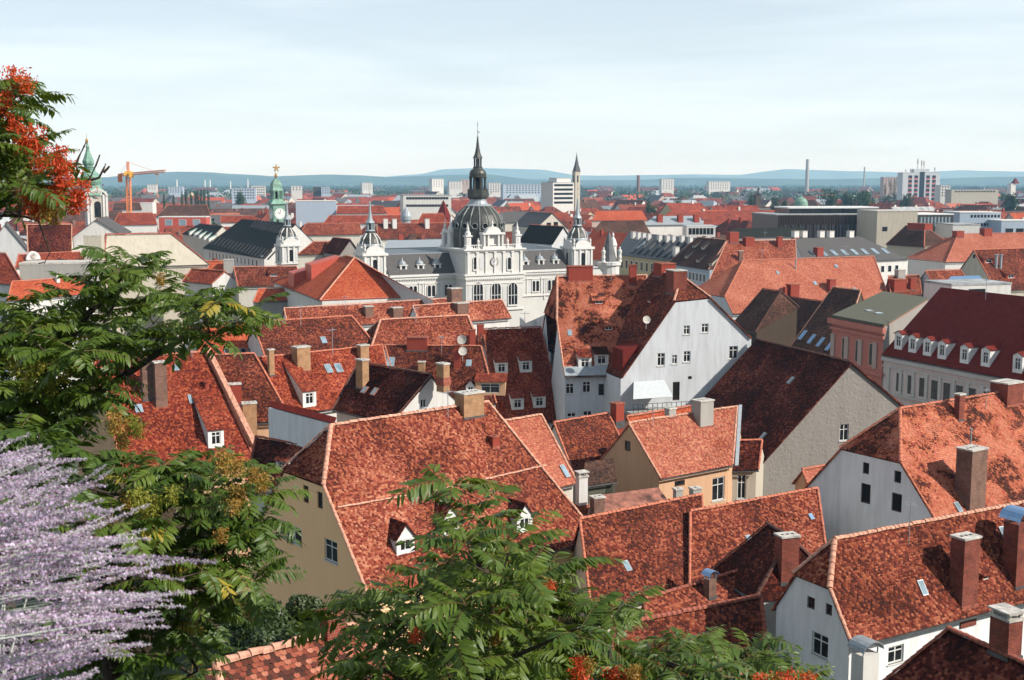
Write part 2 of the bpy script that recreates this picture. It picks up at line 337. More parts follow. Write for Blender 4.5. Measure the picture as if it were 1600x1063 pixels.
# ------------------------------------------------------------------ roofs
def inpoly(px, py, poly):
    inside = np.zeros(px.shape, bool); n = len(poly); j = n - 1
    for i in range(n):
        xi, yi = poly[i]; xj, yj = poly[j]
        c = ((yi > py) != (yj > py)) & (px < (xj - xi) * (py - yi) / (yj - yi + 1e-12) + xi)
        inside ^= c; j = i
    return inside
def tile_field(pts, parent, mat, org, tw=0.18, th=0.16):
    """every plain tile of a near roof slope as real geometry, joined into one part"""
    n = newell(pts); u, v = basis(n); o = sum(pts, Vector()) / len(pts)
    P2 = [((p - o).dot(u), (p - o).dot(v)) for p in pts]
    x0 = min(p[0] for p in P2); x1 = max(p[0] for p in P2); y0 = min(p[1] for p in P2); y1 = max(p[1] for p in P2)
    rows = np.arange(math.floor(y0 / th) - 1, math.ceil(y1 / th) + 1); cols = np.arange(math.floor(x0 / tw) - 1, math.ceil(x1 / tw) + 1)
    rr, cc = np.meshgrid(rows, cols, indexing='ij'); rr = rr.ravel(); cc = cc.ravel()
    cx = (cc + 0.5 - 0.5 * (rr % 2)) * tw; cy = (rr + 0.5) * th
    m = inpoly(cx, cy, P2); cx, cy, rr, cc = cx[m], cy[m], rr[m], cc[m]
    k = len(cx)
    if not k: return None
    a = tw * 0.485; jn = rng.normal(0, 0.006, k); jt = rng.normal(0, 0.010, k); jv = rng.normal(0, 0.008, k)
    cx = cx + rng.normal(0, 0.005, k)
    # gentle sag of an old roof
    sag = 0.05 * np.sin(cx * 0.55 + o.x) * np.sin(cy * 0.4 + o.y) - 0.02
    bx = np.array([-a, a, a, a * .5, -a * .5, -a, a, a * .5, -a * .5, -a])
    by = np.array([.70 * th, .70 * th, -.36 * th, -.62 * th, -.62 * th, -.36 * th, -.36 * th, -.62 * th, -.62 * th, -.36 * th])
    bn = np.array([0.018, 0.018, .05, .055, .055, .05, .012, .012, .012, .012])
    X = cx[:, None] + bx; Y = (cy + jv)[:, None] + by
    N = bn[None, :] + jn[:, None] + jt[:, None] * (bx / a)[None, :] + sag[:, None]
    U = np.array(u); V = np.array(v); NN = np.array(n); O = np.array(o) - np.array(org)
    co = (O + X[..., None] * U + Y[..., None] * V + N[..., None] * NN).reshape(-1, 3)
    faces_t = np.array([0, 5, 4, 3, 2, 1]); q = np.array([[2, 3, 7, 6], [3, 4, 8, 7], [4, 5, 9, 8]])
    base = (np.arange(k) * 10)[:, None]
    loops = np.concatenate([base + faces_t[None], (base[:, :, None] + q[None]).reshape(k, 12)], axis=1).ravel()
    lt = np.tile(np.array([6, 4, 4, 4]), k); ls = np.concatenate([[0], np.cumsum(lt)[:-1]])
    me = bpy.data.meshes.new('roof_tiles'); me.vertices.add(len(co)); me.vertices.foreach_set('co', co.astype(np.float32).ravel())
    me.loops.add(len(loops)); me.loops.foreach_set('vertex_index', loops.astype(np.int32))
    me.polygons.add(len(lt)); me.polygons.foreach_set('loop_start', ls.astype(np.int32))
    me.update(calc_edges=True)
    uvl = me.uv_layers.new(name='UVMap'); off = rng.uniform(0, 400, 2)
    uu = np.stack([(np.round(off[0] / tw) + cc + 0.5 - 0.5 * (rr % 2)) * tw, (np.round(off[1] / th / 2) * 2 + rr + 0.5) * th], 1)
    uvl.data.foreach_set('uv', np.repeat(uu, 18, axis=0).astype(np.float32).ravel())
    me.materials.append(M[mat]); me.validate()
    ob = bpy.data.objects.new('roof_tiles', me); C.objects.link(ob); ob.parent = parent; ob['kind'] = 'stuff'; ORG[ob.name] = ORG[parent.name]
    return ob
def slope(H, pts, mat, geo=False, thick=0.14, name='roof'):
    n = newell(pts)
    if n.z < 0: pts = pts[::-1]; n = -n
    u, v = basis(n); ox, oy = random.uniform(0, 300), random.uniform(0, 300)
    mb = MB(); q = [p - n * thick for p in pts]; k = len(pts)
    mb.poly(pts, [(p.dot(u) + ox, p.dot(v) + oy) for p in pts]); mb.poly(q[::-1])
    for i in range(k): mb.poly([pts[i], q[i], q[(i + 1) % k], pts[(i + 1) % k]])
    if geo:
        o = obj(name, mb, 'tile_' + mat, H.root); tile_field(pts, o, 'tilegeo_' + mat, ORG[H.root.name])
    else:
        o = obj(name, mb, 'tile_' + mat if 'tile_' + mat in M else mat, H.root)
    return o
RIDGE_ME = {}
def ridge_mesh(mat, r):
    key = (mat, r)
    if key not in RIDGE_ME:
        mb = MB(); seg = 6; L = 0.42
        def ring(x, rr, dz=0): return [Vector((x, -rr * math.cos(math.pi * i / seg), rr * 0.85 * math.sin(math.pi * i / seg) + dz)) for i in range(seg + 1)]
        a, b = ring(-L / 2, r * 1.08, .012), ring(L / 2, r * 0.9)
        for i in range(seg): mb.poly([a[i], b[i], b[i + 1], a[i + 1]])
        mb.poly(a[::-1]); mb.poly(b)
        RIDGE_ME[key] = mesh_from('ridge_tile', mb, Vector(), mat)
    return RIDGE_ME[key]
def ridge(H, a, b, mat='ridge_orange', r=0.15, single=False, parent=None):
    """row of half-round cap tiles along an edge; single=True makes every cap an object"""
    d = b - a; L = d.length
    if L < 0.3: return
    x = d.normalized(); y = UP.cross(x).normalized(); z = x.cross(y); k = max(1, int(L / 0.36))
    me = ridge_mesh(mat, r); par = parent or H.root
    if single:
        for i in range(k):
            p = a + d * ((i + .5) / k); t = random.gauss(0, .012)
            m = Matrix(((x.x, y.x, z.x, p.x), (x.y, y.y, z.y, p.y), (x.z, y.z, z.z, p.z + t), (0, 0, 0, 1)))
            inst('ridge_tile', me, m, par)
        return
    vs = [Vector(v.co) for v in me.vertices]; mb = MB()
    for i in range(k):
        p = a + d * ((i + .5) / k) + UP * random.gauss(0, .012); s = random.uniform(.94, 1.06)
        w = [p + x * q.x + y * q.y * s + z * q.z * s for q in vs]
        for f in me.polygons: mb.poly([w[j] for j in f.vertices])
    o = obj('ridge_tiles', mb, mat, par); o['kind'] = 'stuff'
    return o

# ------------------------------------------------------------------ walls with real openings
def wall_piece(mb, pts, holes, depth=0.2):
    """vertical wall polygon (corners counter-clockwise seen from outside) with rectangular openings and reveals"""
    n = newell(pts); u, v = basis(n); o = pts[0]
    def to2(p): q = p - o; return Vector((q.dot(u), q.dot(v), 0))
    def to3(q): return o + u * q[0] + v * q[1]
    outer = [to2(p) for p in pts]; loops = [outer]
    for (c, w, h) in holes:
        q = to2(c); loops.append([Vector((q.x - w / 2, q.y - h / 2, 0)), Vector((q.x - w / 2, q.y + h / 2, 0)), Vector((q.x + w / 2, q.y + h / 2, 0)), Vector((q.x + w / 2, q.y - h / 2, 0))])
    allp = [p for l in loops for p in l]; P3 = [to3(p) for p in allp]
    if holes: tris = tessellate_polygon(loops)
    else: tris = tessellate_polygon([outer])
    fs = []
    for t in tris:
        a, b, c = [allp[i] for i in t]
        fs.append(t if (b - a).cross(c - a).z > 0 else t[::-1])
    mb.tri_faces(P3, fs, [(p.x, p.y) for p in allp])
    for l in loops[1:]:
        q = [to3(p) for p in l]
        for i in range(4):
            a, b = q[i], q[(i + 1) % 4]
            mb.poly([a, b, b - n * depth, a - n * depth][::-1])
    return n, u, v
def window(H, c, n, w, h, style='white', recess=0.12, parent=None):
    """a window set back in its opening; c is its centre on the wall face"""
    par = parent or H.root; u = UP.cross(n).normalized(); v = UP
    p = c - n * recess; fw = min(0.09, w * .12)
    fm = {'white': 'white_paint', 'dark': 'wood_dark', 'void': 'wood_dark', 'grey': 'cap'}.get(style, style)
    mb = MB(); t = 0.06
    def bar(x0, x1, y0, y1, tt=t): mb.box(p + u * x0 + v * y0 - n * .02, u * (x1 - x0), v * (y1 - y0), n * tt)
    bar(-w / 2, -w / 2 + fw, -h / 2, h / 2); bar(w / 2 - fw, w / 2, -h / 2, h / 2)
    bar(-w / 2 + fw, w / 2 - fw, h / 2 - fw, h / 2); bar(-w / 2 + fw, w / 2 - fw, -h / 2, -h / 2 + fw)
    if style in ('white', 'grey') and w > 0.5:
        bar(-.035, .035, -h / 2 + fw, h / 2 - fw, .05)
        if h > .9: bar(-w / 2 + fw, -.035, h * .16, h * .16 + .06, .045); bar(.035, w / 2 - fw, h * .16, h * .16 + .06, .045)
    o = obj('window', mb, fm, par)
    g = MB().poly([p + u * a + v * b for a, b in ((-w / 2 + .01, -h / 2 + .01), (w / 2 - .01, -h / 2 + .01), (w / 2 - .01, h / 2 - .01), (-w / 2 + .01, h / 2 - .01))])
    if par is H.root: obj('pane', g, 'dark_void' if style == 'void' else 'glass', o)
    else: obj('pane', g, 'glass', par)
    if style in ('white', 'grey') and par is H.root:
        s = MB().box(c - u * (w / 2 + .08) - v * (h / 2 + .07) - n * .1, u * (w + .16), v * .07, n * .17); obj('sill', s, 'light_stone', o)
    return o
class House: pass
def on_col(p, d, px):                                 # point of the level line p + t d seen in photo column px
    k = (px - 800) / F; z0 = (p.z - CZ) * _sp
    return p + d * ((k * (p.y * _cp - z0) - p.x) / (d.x - k * d.y * _cp))
def build_wall(H, key, pts, mb, wins, wmat=None):
    n = newell(pts); holes = []; todo = []
    for wd in wins:
        x0, y0, x1, y1 = wd[:4]; st = wd[4] if len(wd) > 4 else 'white'
        xm, ym = (x0 + x1) / 2, (y0 + y1) / 2
        c = Ppl(xm, ym, pts[0], n); w = (Ppl(x1, ym, pts[0], n) - Ppl(x0, ym, pts[0], n)); w = hz(w).length
        h = abs(Ppl(xm, y0, pts[0], n).z - Ppl(xm, y1, pts[0], n).z)
        holes.append((c, w, h)); todo.append((c, w, h, st))
    wall_piece(mb, pts, holes)
    for c, w, h, st in todo: window(H, c, n, w, h, st)
    H.pl[key] = (pts[0], n)

def house(label, cat, E1, E2, R1, R2, D, pitch=48, hip1=None, hip2=None, roof='mottled', wall='pl_offwhite', base=0.0, back=None,
          ov=0.35, og=0.12, geo=False, rmat='ridge_orange', rr=0.15, wins=None, name='house', group=None, single=False, rim=True, az=None, backgeo=False):
    """a house from its front eave (E1, E2) and ridge (R1, R2) in photo pixels, the eave's distance and the roof pitch"""
    wins = wins or {}
    H = House(); H.pl = {}
    d = ray((E1[0] + E2[0]) / 2, (E1[1] + E2[1]) / 2); ze = CZ + D / d.y * d.z
    e1, e2 = Pz(*E1, ze), Pz(*E2, ze)
    if az is not None:
        da = Vector((math.cos(R(az)), math.sin(R(az)), 0)); e2 = on_col(e1, da, E2[0])
    dirE = hz(e2 - e1).normalized()
    lo, hi = ze + .2, ze + 30
    def geom(zr):
        r1, r2 = Pz(*R1, zr), Pz(*R2, zr)
        if az is not None: r2 = on_col(r1, da, R2[0])
        m = (r1 + r2) / 2
        dr = (hz(r2 - r1).normalized() if hz(r2 - r1).length > .5 else dirE); dd = (dirE + dr).normalized()
        q = hz(e1 + e2) / 2 - hz(m); out = q - dd * q.dot(dd)
        return r1, r2, dd, out
    sgn = geom(lo)[3]
    for _ in range(60):
        zr = (lo + hi) / 2; r1, r2, dd, out = geom(zr)
        run = out.length if out.dot(sgn) > 0 else 0.01
        if math.atan2(zr - ze, run) > R(pitch): hi = zr
        else: lo = zr
    nout = out.normalized(); tp = (zr - ze) / run
    dr_ = hz(r2 - r1)
    em, rm_ = (e1 + e2) / 2, (r1 + r2) / 2             # true up: eave and ridge run parallel
    e1, e2 = [em + dd * (q - em).dot(dd) for q in (e1, e2)]; r1, r2 = [rm_ + dd * (q - rm_).dot(dd) for q in (r1, r2)]
    er = max(abs(a - b) for P, Q in ((E1, e1), (E2, e2), (R1, r1), (R2, r2)) for a, b in zip(P, proj(Q)))
    if er > 6 and DEBUG: print('HOUSE off by %.0f px: %s' % (er, label), 'z %.1f %.1f run %.1f' % (ze, zr, run), [tuple(round(k) for k in proj(q)) for q in (e1, e2, r1, r2)], 'len %.0f %.0f angE %.0f angR %.0f' % ((e2 - e1).length, (r2 - r1).length, math.degrees(math.atan2(dirE.y, dirE.x)), math.degrees(math.atan2(dr_.y, dr_.x))))
    along = dd if nout.cross(dd).z < 0 else -dd      # seen from outside, 'along' points to the right of the viewer
    bk = run if back is None else back; zb = zr - bk * tp
    def foot(e, zz, off):                            # e slid across the ridge line
        return Vector((e.x, e.y, 0)) + nout * off + UP * zz
    c1 = (hz(e1) - hz(r1)).dot(dd); c2 = (hz(e2) - hz(r2)).dot(dd)
    H.e1, H.e2, H.r1, H.r2 = e1, e2, r1, r2; H.n = nout; H.u = dd; H.ze, H.zr = ze, zr; H.tp = tp; H.run = run
    v1 = hz(r1) + dd * (c1 if hip1 is not None else 0) + UP * zr; v2 = hz(r2) + dd * (c2 if hip2 is not None else 0) + UP * zr
    b1 = hz(e1) - nout * ((hz(e1) - hz(r1)).dot(nout) + bk) + UP * zb; b2 = hz(e2) - nout * ((hz(e2) - hz(r2)).dot(nout) + bk) + UP * zb
    if hip1 is None: b1 = hz(r1) + (hz(r1) - hz(e1)) * (bk / run) + UP * zb      # skewed end walls stay upright planes
    if hip2 is None: b2 = hz(r2) + (hz(r2) - hz(e2)) * (bk / run) + UP * zb
    H.b1, H.b2 = b1, b2
    bc = hz(e1 + e2 + b1 + b2) / 4 + UP * base
    H.root = thing(name, label, cat, bc, group); H.base = base
    front = [e1, e2]; bck = [b2, b1]
    f1 = f2 = k1 = k2 = None
    if hip1 is not None: f1 = lerp(e1, v1, hip1); k1 = lerp(b1, v1, 1 - (v1.z - max(f1.z, b1.z)) / max(.01, v1.z - b1.z))
    if hip2 is not None: f2 = lerp(e2, v2, hip2); k2 = lerp(b2, v2, 1 - (v2.z - max(f2.z, b2.z)) / max(.01, v2.z - b2.z))
    fp = [e1, e2] + ([f2] if hip2 else []) + [r2, r1] + ([f1] if hip1 else [])
    bp = [b2, b1] + ([k1] if hip1 else []) + [r1, r2] + ([k2] if hip2 else [])
    slope(H, fp, roof, geo); slope(H, bp, roof, backgeo)
    H.pl['front'] = (e1, newell(fp) if newell(fp).z > 0 else -newell(fp))
    nb = newell(bp); H.pl['back'] = (b1, nb if nb.z > 0 else -nb)
    up = UP * .06
    if rim: ridge(H, r1 + up, r2 + up, rmat, rr, single)
    if hip1 is not None:
        hp = [k1 if hip1 else b1, f1 if hip1 else e1, r1]; slope(H, hp, roof, geo)
        nh = newell(hp); H.pl['hip1'] = (r1, nh if nh.z > 0 else -nh)
        if rim: ridge(H, hp[1] + up, r1 + up, rmat, rr, single); ridge(H, hp[0] + up, r1 + up, rmat, rr)
    if hip2 is not None:
        hp = [f2 if hip2 else e2, k2 if hip2 else b2, r2]; slope(H, hp, roof, geo)
        nh = newell(hp); H.pl['hip2'] = (r2, nh if nh.z > 0 else -nh)
        if rim: ridge(H, hp[0] + up, r2 + up, rmat, rr, single); ridge(H, hp[1] + up, r2 + up, rmat, rr)
    # verge caps on open gables
    if rim:
        if hip1 is None or hip1: ridge(H, e1 + up, (f1 if hip1 else r1) + up, rmat, rr * .7)
        if hip2 is None or hip2: ridge(H, e2 + up, (f2 if hip2 else r2) + up, rmat, rr * .7)
    # walls
    th = 0.16; mb = MB()
    o1 = dd * og; o2 = -dd * og
    def fpt(e, o, zz): return hz(e) - nout * ov + o + UP * zz
    def bpt(b, o, zz): return hz(b) + nout * ov + o + UP * zz
    zf = ze + ov * tp - th; zk = zb + ov * tp - th
    A = [fpt(e1, o1, base), fpt(e2, o2, base), fpt(e2, o2, zf), fpt(e1, o1, zf)]
    if (A[1] - A[0]).cross(UP).dot(nout) < 0: A = A[::-1]
    build_wall(H, 'wf', A, mb, wins.get('wf', []))
    Bk = [bpt(b2, o2, base), bpt(b1, o1, base), bpt(b1, o1, zk), bpt(b2, o2, zk)]
    if (Bk[1] - Bk[0]).cross(UP).dot(-nout) < 0: Bk = Bk[::-1]
    build_wall(H, 'wb', Bk, mb, wins.get('wb', []))
    for end, e, b, r, f, k, o, hp, hs in ((1, e1, b1, r1, f1, k1, o1, hip1, -dd), (2, e2, b2, r2, f2, k2, o2, hip2, dd)):
        dn = UP * th
        top = []
        if hp is None: top = [r + o - dn]
        elif hp: top = [k + o - dn, f + o - dn]
        G = [bpt(b, o, base), fpt(e, o, base), fpt(e, o, zf)] + top[::-1] + [bpt(b, o, zk)]
        if (G[1] - G[0]).cross(UP).dot(hs) < 0: G = G[::-1]
        build_wall(H, 'w%d' % end, G, mb, wins.get('w%d' % end, []))
    H.wall = obj('wall', mb, wall, H.root)
    # gutter along the front eave
    gd = hz(e2 - e1).normalized()
    g = MB().box(e1 + nout * .02 - UP * .17, gd * (e2 - e1).length, nout * .12, UP * .1); obj('gutter', g, 'lead', H.root)
    return H

def gable_house(label, cat, anchor, D, az, prof, L, ridge_px=None, roof='mottled', wall='pl_white', base=0.0, geo=False, wins=None,
                rmat='ridge_orange', rr=0.15, name='house', ov=0.25, apex_px=None, far_drop=0.0, sides=True, group=None):
    """a house seen gable-on: profile pixels (left eave, .., right eave) lie in the gable's upright plane; az turns its face to the right"""
    H = House(); H.pl = {}; o = Py(*anchor, D)
    n = Vector((math.sin(R(az)), -math.cos(R(az)), 0)); H.n = n; H.u = Vector((math.cos(R(az)), math.sin(R(az)), 0))
    pts = [Ppl(*p, o, n) for p in prof]
    H.root = thing(name, label, cat, hz(sum(pts, Vector()) / len(pts)) - n * L / 2 + UP * base, group)
    back = -n * L
    H.pts = pts
    if ridge_px:          # half hip: ridge starts behind the gable plane, between the two top profile points
        i = max(range(len(pts) - 1), key=lambda k: min(pts[k].z, pts[k + 1].z))
        mid = (pts[i] + pts[i + 1]) / 2
        d = ray(*ridge_px); side = H.u   # point on the ray that lies in the upright plane through mid along n
        t = (mid - CAM).dot(side) / d.dot(side); rp = CAM + d * t
        H.r = rp
        left = pts[:i + 1]; right = pts[i + 1:]
        rb = hz(mid + back) + UP * rp.z
        slope(H, [pts[i], pts[i + 1], rp], roof, geo); hn = newell([pts[i], pts[i + 1], rp]); H.pl['hip'] = (rp, hn if hn.z > 0 else -hn)
        chainL = left + [rp]; chainR = [rp] + right
        ridge(H, pts[i] + UP * .06, rp + UP * .06, rmat, rr); ridge(H, pts[i + 1] + UP * .06, rp + UP * .06, rmat, rr)
    else:
        i = max(range(len(pts)), key=lambda k: pts[k].z); rp = pts[i]; H.r = rp
        chainL = pts[:i + 1]; chainR = pts[i:]; rb = rp + back
    ridge(H, rp + UP * .06, rb + UP * .06, rmat, rr)
    def bk(p): return rb if p is rp else p + back
    for nm, ch in (('left', chainL), ('right', chainR)):
        for a, b in zip(ch, ch[1:]):
            if ridge_px and (a is rp or b is rp):
                continue
            q = [a + n * ov, b + n * ov, bk(b), bk(a)] if nm == 'left' else [a + n * ov, b + n * ov, bk(b), bk(a)]
            slope(H, q, roof, geo); nn = newell(q); H.pl[nm] = (a, nn if nn.z > 0 else -nn)
        if ridge_px:
            p = pts[i] if nm == 'left' else pts[i + 1]; e = pts[i - 1] if nm == 'left' else pts[i + 2]
            # upper part of the slope beside the hip joins the same plane
            q = [p + n * 0.0, rp, rb, p + back]; slope(H, q, roof, geo); nn = newell(q)
            H.pl[nm + '_up'] = (p, nn if nn.z > 0 else -nn)
    mb = MB(); wins = wins or {}
    G = [hz(pts[0]) + UP * base, hz(pts[-1]) + UP * base] + [p - UP * .16 for p in pts[::-1]]
    if (G[1] - G[0]).cross(UP).dot(n) < 0: G = G[::-1]
    build_wall(H, 'wg', G, mb, wins.get('wg', []))
    Lw = [hz(pts[0]) + back + UP * base, hz(pts[0]) + UP * base, pts[0] - UP * .16, pts[0] + back - UP * .16]
    build_wall(H, 'wl', Lw, mb, wins.get('wl', []))
    Rw = [hz(pts[-1]) + UP * base, hz(pts[-1]) + back + UP * base, pts[-1] + back - UP * .16, pts[-1] - UP * .16]
    build_wall(H, 'wr', Rw, mb, wins.get('wr', []))
    Bw = [hz(pts[-1]) + back + UP * base, hz(pts[0]) + back + UP * base] + [bk(p) - UP * .16 for p in (pts if not ridge_px else pts[:i + 1] + [rp] + pts[i + 1:])]
    mb.poly(Bw)
    H.wall = obj('wall', mb, wall, H.root)
    return H

# ------------------------------------------------------------------ things on roofs
def chimney(H, plane, box, mat='brick_red', cap='cap', dw=0.75, pots=0, capstyle='slab', rot=None, sink=1.2):
    """x0,y0,x1,y1 in photo pixels; the foot stands on the roof plane"""
    x0, y0, x1, y1 = box; o, n = H.pl[plane]
    b = Ppl((x0 + x1) / 2, y1, o, n); s = mpp(b); hgt = (y1 - y0) * s * 1.02
    out = hz(n).normalized(); u = UP.cross(out).normalized()
    ang = abs(u.x); wpx = (x1 - x0) * s
    w = wpx / (ang + dw * math.sqrt(max(0, 1 - ang * ang))); dp = w * dw
    c = b - out * dp * .5
    m = MB().box(c - u * w / 2 - out * dp / 2 - UP * sink, u * w, out * dp, UP * (hgt + sink))
    ch = obj('chimney', m, mat, H.root)
    top = c + UP * hgt
    if capstyle == 'barrel':
        cb = MB(); k = 8
        for i in range(k):
            a0, a1 = math.pi * i / k, math.pi * (i + 1) / k
            p = [top + u * (w * .62 * math.cos(a)) + UP * (w * .42 * math.sin(a) + .25) for a in (a0, a1)]
            cb.slab([p[0] + out * dp * .7, p[1] + out * dp * .7, p[1] - out * dp * .7, p[0] - out * dp * .7], .03)
        for sx in (-1, 1):
            for sy in (-1, 1): cb.box(top + u * (sx * w * .45 - .03) + out * (sy * dp * .4 - .03) - UP * .02, u * .06, out * .06, UP * .34)
        obj('cap', cb, cap, ch)
    else:
        e = .07 if w > .5 else .04; cb = MB().box(top - u * (w / 2 + e) - out * (dp / 2 + e), u * (w + 2 * e), out * (dp + 2 * e), UP * .12)
        if capstyle == 'raised':
            for sx in (-1, 1):
                for sy in (-1, 1): cb.box(top + u * (sx * (w / 2 - .09) - .07) + out * (sy * (dp / 2 - .09) - .07) + UP * .12, u * .14, out * .14, UP * .22)
            cb.box(top - u * (w / 2 + .1) - out * (dp / 2 + .1) + UP * .34, u * (w + .2), out * (dp + .2), UP * .09)
        obj('cap', cb, cap, ch)
        if capstyle == 'slab':
            fl = MB(); k = max(1, int(w / .4))
            for i in range(k):
                q = top + u * ((i + .5) / k - .5) * (w * .85) + UP * .121
                fl.box(q - u * .09 - out * .09, u * .18, out * .18, UP * .012)
            obj('flue', fl, 'dark_void', ch)
    fl = MB().box(c - u * (w / 2 + .06) - out * (dp / 2 + .06) - UP * .6, u * (w + .12), out * (dp + .12), UP * .72); obj('flashing', fl, 'lead' if random.random() < .5 else 'ridge_red', ch)
    for i in range(pots):
        q = top + u * ((i + .5) / pots - .5) * w * .8 + UP * .1
        obj('chimney_pot', MB().lathe(q, [(.11, 0), (.1, .35), (.13, .4)], 8), 'pl_redpaint', ch)
    return ch
def dormer(H, plane, foot, w, h, kind='gable', roof='dark', wall='white_paint', win=True, slope_deg=24, gh=None, style='white', rm=None):
    o, n = H.pl[plane]; p = Ppl(*foot, o, n); out = hz(n).normalized(); u = UP.cross(out).normalized(); tp = hz(n).length / n.z
    a, b = p - u * w / 2, p + u * w / 2; A, B = a + UP * h, b + UP * h; nin = -out
    mb = MB(); ww, wh = w * .62, h * .68
    if kind == 'gable':
        gh = gh if gh is not None else w * .62; apex = p + UP * (h + gh); Lc = h / tp; Lr = (h + gh) / tp
        front = [a, b, B, apex, A]
        wall_piece(mb, front, [(p + UP * (h * .52), ww, wh)] if win else [], .15)
        mb.poly([a, A, A + nin * Lc]); mb.poly([b, b + nin * .0 + UP * h + nin * Lc, B])
        dm = obj('dormer', mb, wall, H.root)
        ov = .14; R0 = apex + out * ov + UP * .05; R1 = apex + nin * Lr + UP * .05
        for s, q in ((-1, A), (1, B)):
            ev = q + u * s * .14 - UP * .14 * gh / (w / 2) + UP * .05
            ptsq = [ev + out * ov, R0, R1, ev + nin * Lc]
            if newell(ptsq).z < 0: ptsq = ptsq[::-1]
            nn = newell(ptsq); uu, vv = basis(nn); m2 = MB().slab(ptsq, .07); obj('dormer_roof', m2, rm or ('tile_' + roof), dm)
    else:
        ts = math.tan(R(slope_deg)); L = h / max(.15, tp - ts)
        front = [a, b, B, A]
        wall_piece(mb, front, [(p + UP * (h * .5), ww, wh)] if win else [], .15)
        mb.poly([a, A, A + nin * L + UP * L * ts]); mb.poly([b, B + nin * L + UP * L * ts, B])
        dm = obj('dormer', mb, wall, H.root)
        q = [A - u * .1 + out * .2 - UP * .2 * ts, B + u * .1 + out * .2 - UP * .2 * ts, B + u * .1 + nin * (L + .2) + UP * (L + .2) * ts, A - u * .1 + nin * (L + .2) + UP * (L + .2) * ts]
        q = [k + UP * .06 for k in q]
        m2 = MB().slab(q, .07); obj('dormer_roof', m2, rm or ('tile_' + roof), dm)
    if win: window(H, p + UP * (h * (.52 if kind == 'gable' else .5)), out, ww, wh, style, .08, parent=dm)
    return dm
def skylight(H, plane, box, glass='glass_sky', fr='zinc'):
    x0, y0, x1, y1 = box; o, n = H.pl[plane]; c = Ppl((x0 + x1) / 2, (y0 + y1) / 2, o, n); u, v = basis(n); s = mpp(c)
    w = (x1 - x0) * s * .8; h = (y1 - y0) * s / max(.35, abs(v.z * _cp + v.y * _sp))
    mb = MB().box(c - u * w / 2 - v * h / 2 - n * .05, u * w, v * h, n * .16); k = obj('skylight', mb, fr, H.root)
    g = MB().poly([c + u * a * w * .42 + v * b * h * .44 + n * .115 for a, b in ((-1, -1), (1, -1), (1, 1), (-1, 1))]); obj('pane', g, glass, k)
def dish(H, p, r, facing, parent=None):
    f = facing.normalized(); a = f.cross(UP).normalized(); b = a.cross(f); mb = MB(); rings = []
    for i in range(4):
        t = i / 3; rings.append([p + (a * math.cos(2 * math.pi * k / 14) + b * math.sin(2 * math.pi * k / 14)) * r * t + f * (.22 * r * t * t) for k in range(14)])
    for q, w in zip(rings, rings[1:]):
        for k in range(14): mb.poly([q[k], q[(k + 1) % 14], w[(k + 1) % 14], w[k]])
    mb.tube([p - f * .02, p - f * .1 - UP * r * 2.2], .03, 5); mb.tube([p, p + f * r * .9 - b * r * .2], .015, 4)
    return obj('satellite_dish', mb, 'cap', H.root, smooth=False)
def pipe(H, plane, px, hm, r=.07, mat='zinc'):
    o, n = H.pl[plane]; p = Ppl(*px, o, n); obj('vent_pipe', MB().lathe(p - UP * .3, [(r, 0), (r, hm + .3), (r * 1.5, hm + .3), (r * 1.5, hm + .42)], 8), mat, H.root)

def aerial(H, plane, px, hm=2.6):
    o, n = H.pl[plane]; p = Ppl(*px, o, n); m = MB().tube([p - UP * .4, p + UP * hm], .03, 5); a = random.uniform(0, 3); u = Vector((math.cos(a), math.sin(a), 0)); w = Vector((-u.y, u.x, 0)); q = p + UP * (hm - .25)
    m.tube([q - u * .55, q + u * .55], .02, 4)
    for i in range(6): r = q + u * (-.5 + i * .2); m.tube([r - w * (.42 - i * .04), r + w * (.42 - i * .04)], .012, 4)
    return obj('aerial', m, 'zinc', H.root)
# ------------------------------------------------------------------ ground
g = MB(); S = 16000
g.poly([Vector((-S, -300, 0)), Vector((S, -300, 0)), Vector((S, 15100, 0)), Vector((-S, 15100, 0))])
t = NT('ground_mat'); o_ = t.n('ShaderNodeTexCoord').outputs['Object']
c_ = t.mix(t.maprange(t.noise(o_, 0.004, 5), .42, .58, 0, 1), (0.05, 0.075, 0.035, 1), (0.12, 0.115, 0.10, 1))
c_ = t.mix(t.maprange(t.noise(o_, 0.05, 4), .4, .6, 0, .6), c_, (0.07, 0.068, 0.065, 1)); t.bsdf(c_, .95, .1); M['ground_mat'] = t.m
struct('ground', g, 'ground_mat')

# ------------------------------------------------------------------ the near roofs
# cream house with the big mottled roof
N1 = house('cream gabled house with wide mottled tile roof and three white dormers, nearest the camera', 'house',
           (577, 936), (937, 857), (517, 666), (763, 620), 80, 50, hip1=0.66, roof='mottled_light', wall='pl_cream', geo=True, rmat='ridge_pale', rr=.17,
           wins={'w1': [(474, 759, 482, 786, 'dark'), (496, 769, 504, 795, 'dark'), (447, 822, 471, 848), (507, 844, 527, 878)]}, az=40)
dormer(N1, 'front', (634, 866), 1.45, 1.2, 'gable', 'dark')
dormer(N1, 'front', (704, 836), 1.45, 1.2, 'gable', 'dark')
dormer(N1, 'front', (820, 832), 1.45, 1.25, 'gable', 'dark')
chimney(N1, 'front', (718, 616, 764, 653), 'brick_tan', dw=.6)
chimney(N1, 'front', (767, 684, 783, 700), 'pl_redpaint', cap='ridge_red')
# band of cap tiles across the slope
o_, n_ = N1.pl['front']
ridge(N1, Ppl(527, 794, o_, n_) + n_ * .06, Ppl(688, 766, o_, n_) + n_ * .06, 'ridge_pale', .11); ridge(N1, Ppl(688, 766, o_, n_) + n_ * .06, Ppl(852, 728, o_, n_) + n_ * .06, 'ridge_pale', .11)

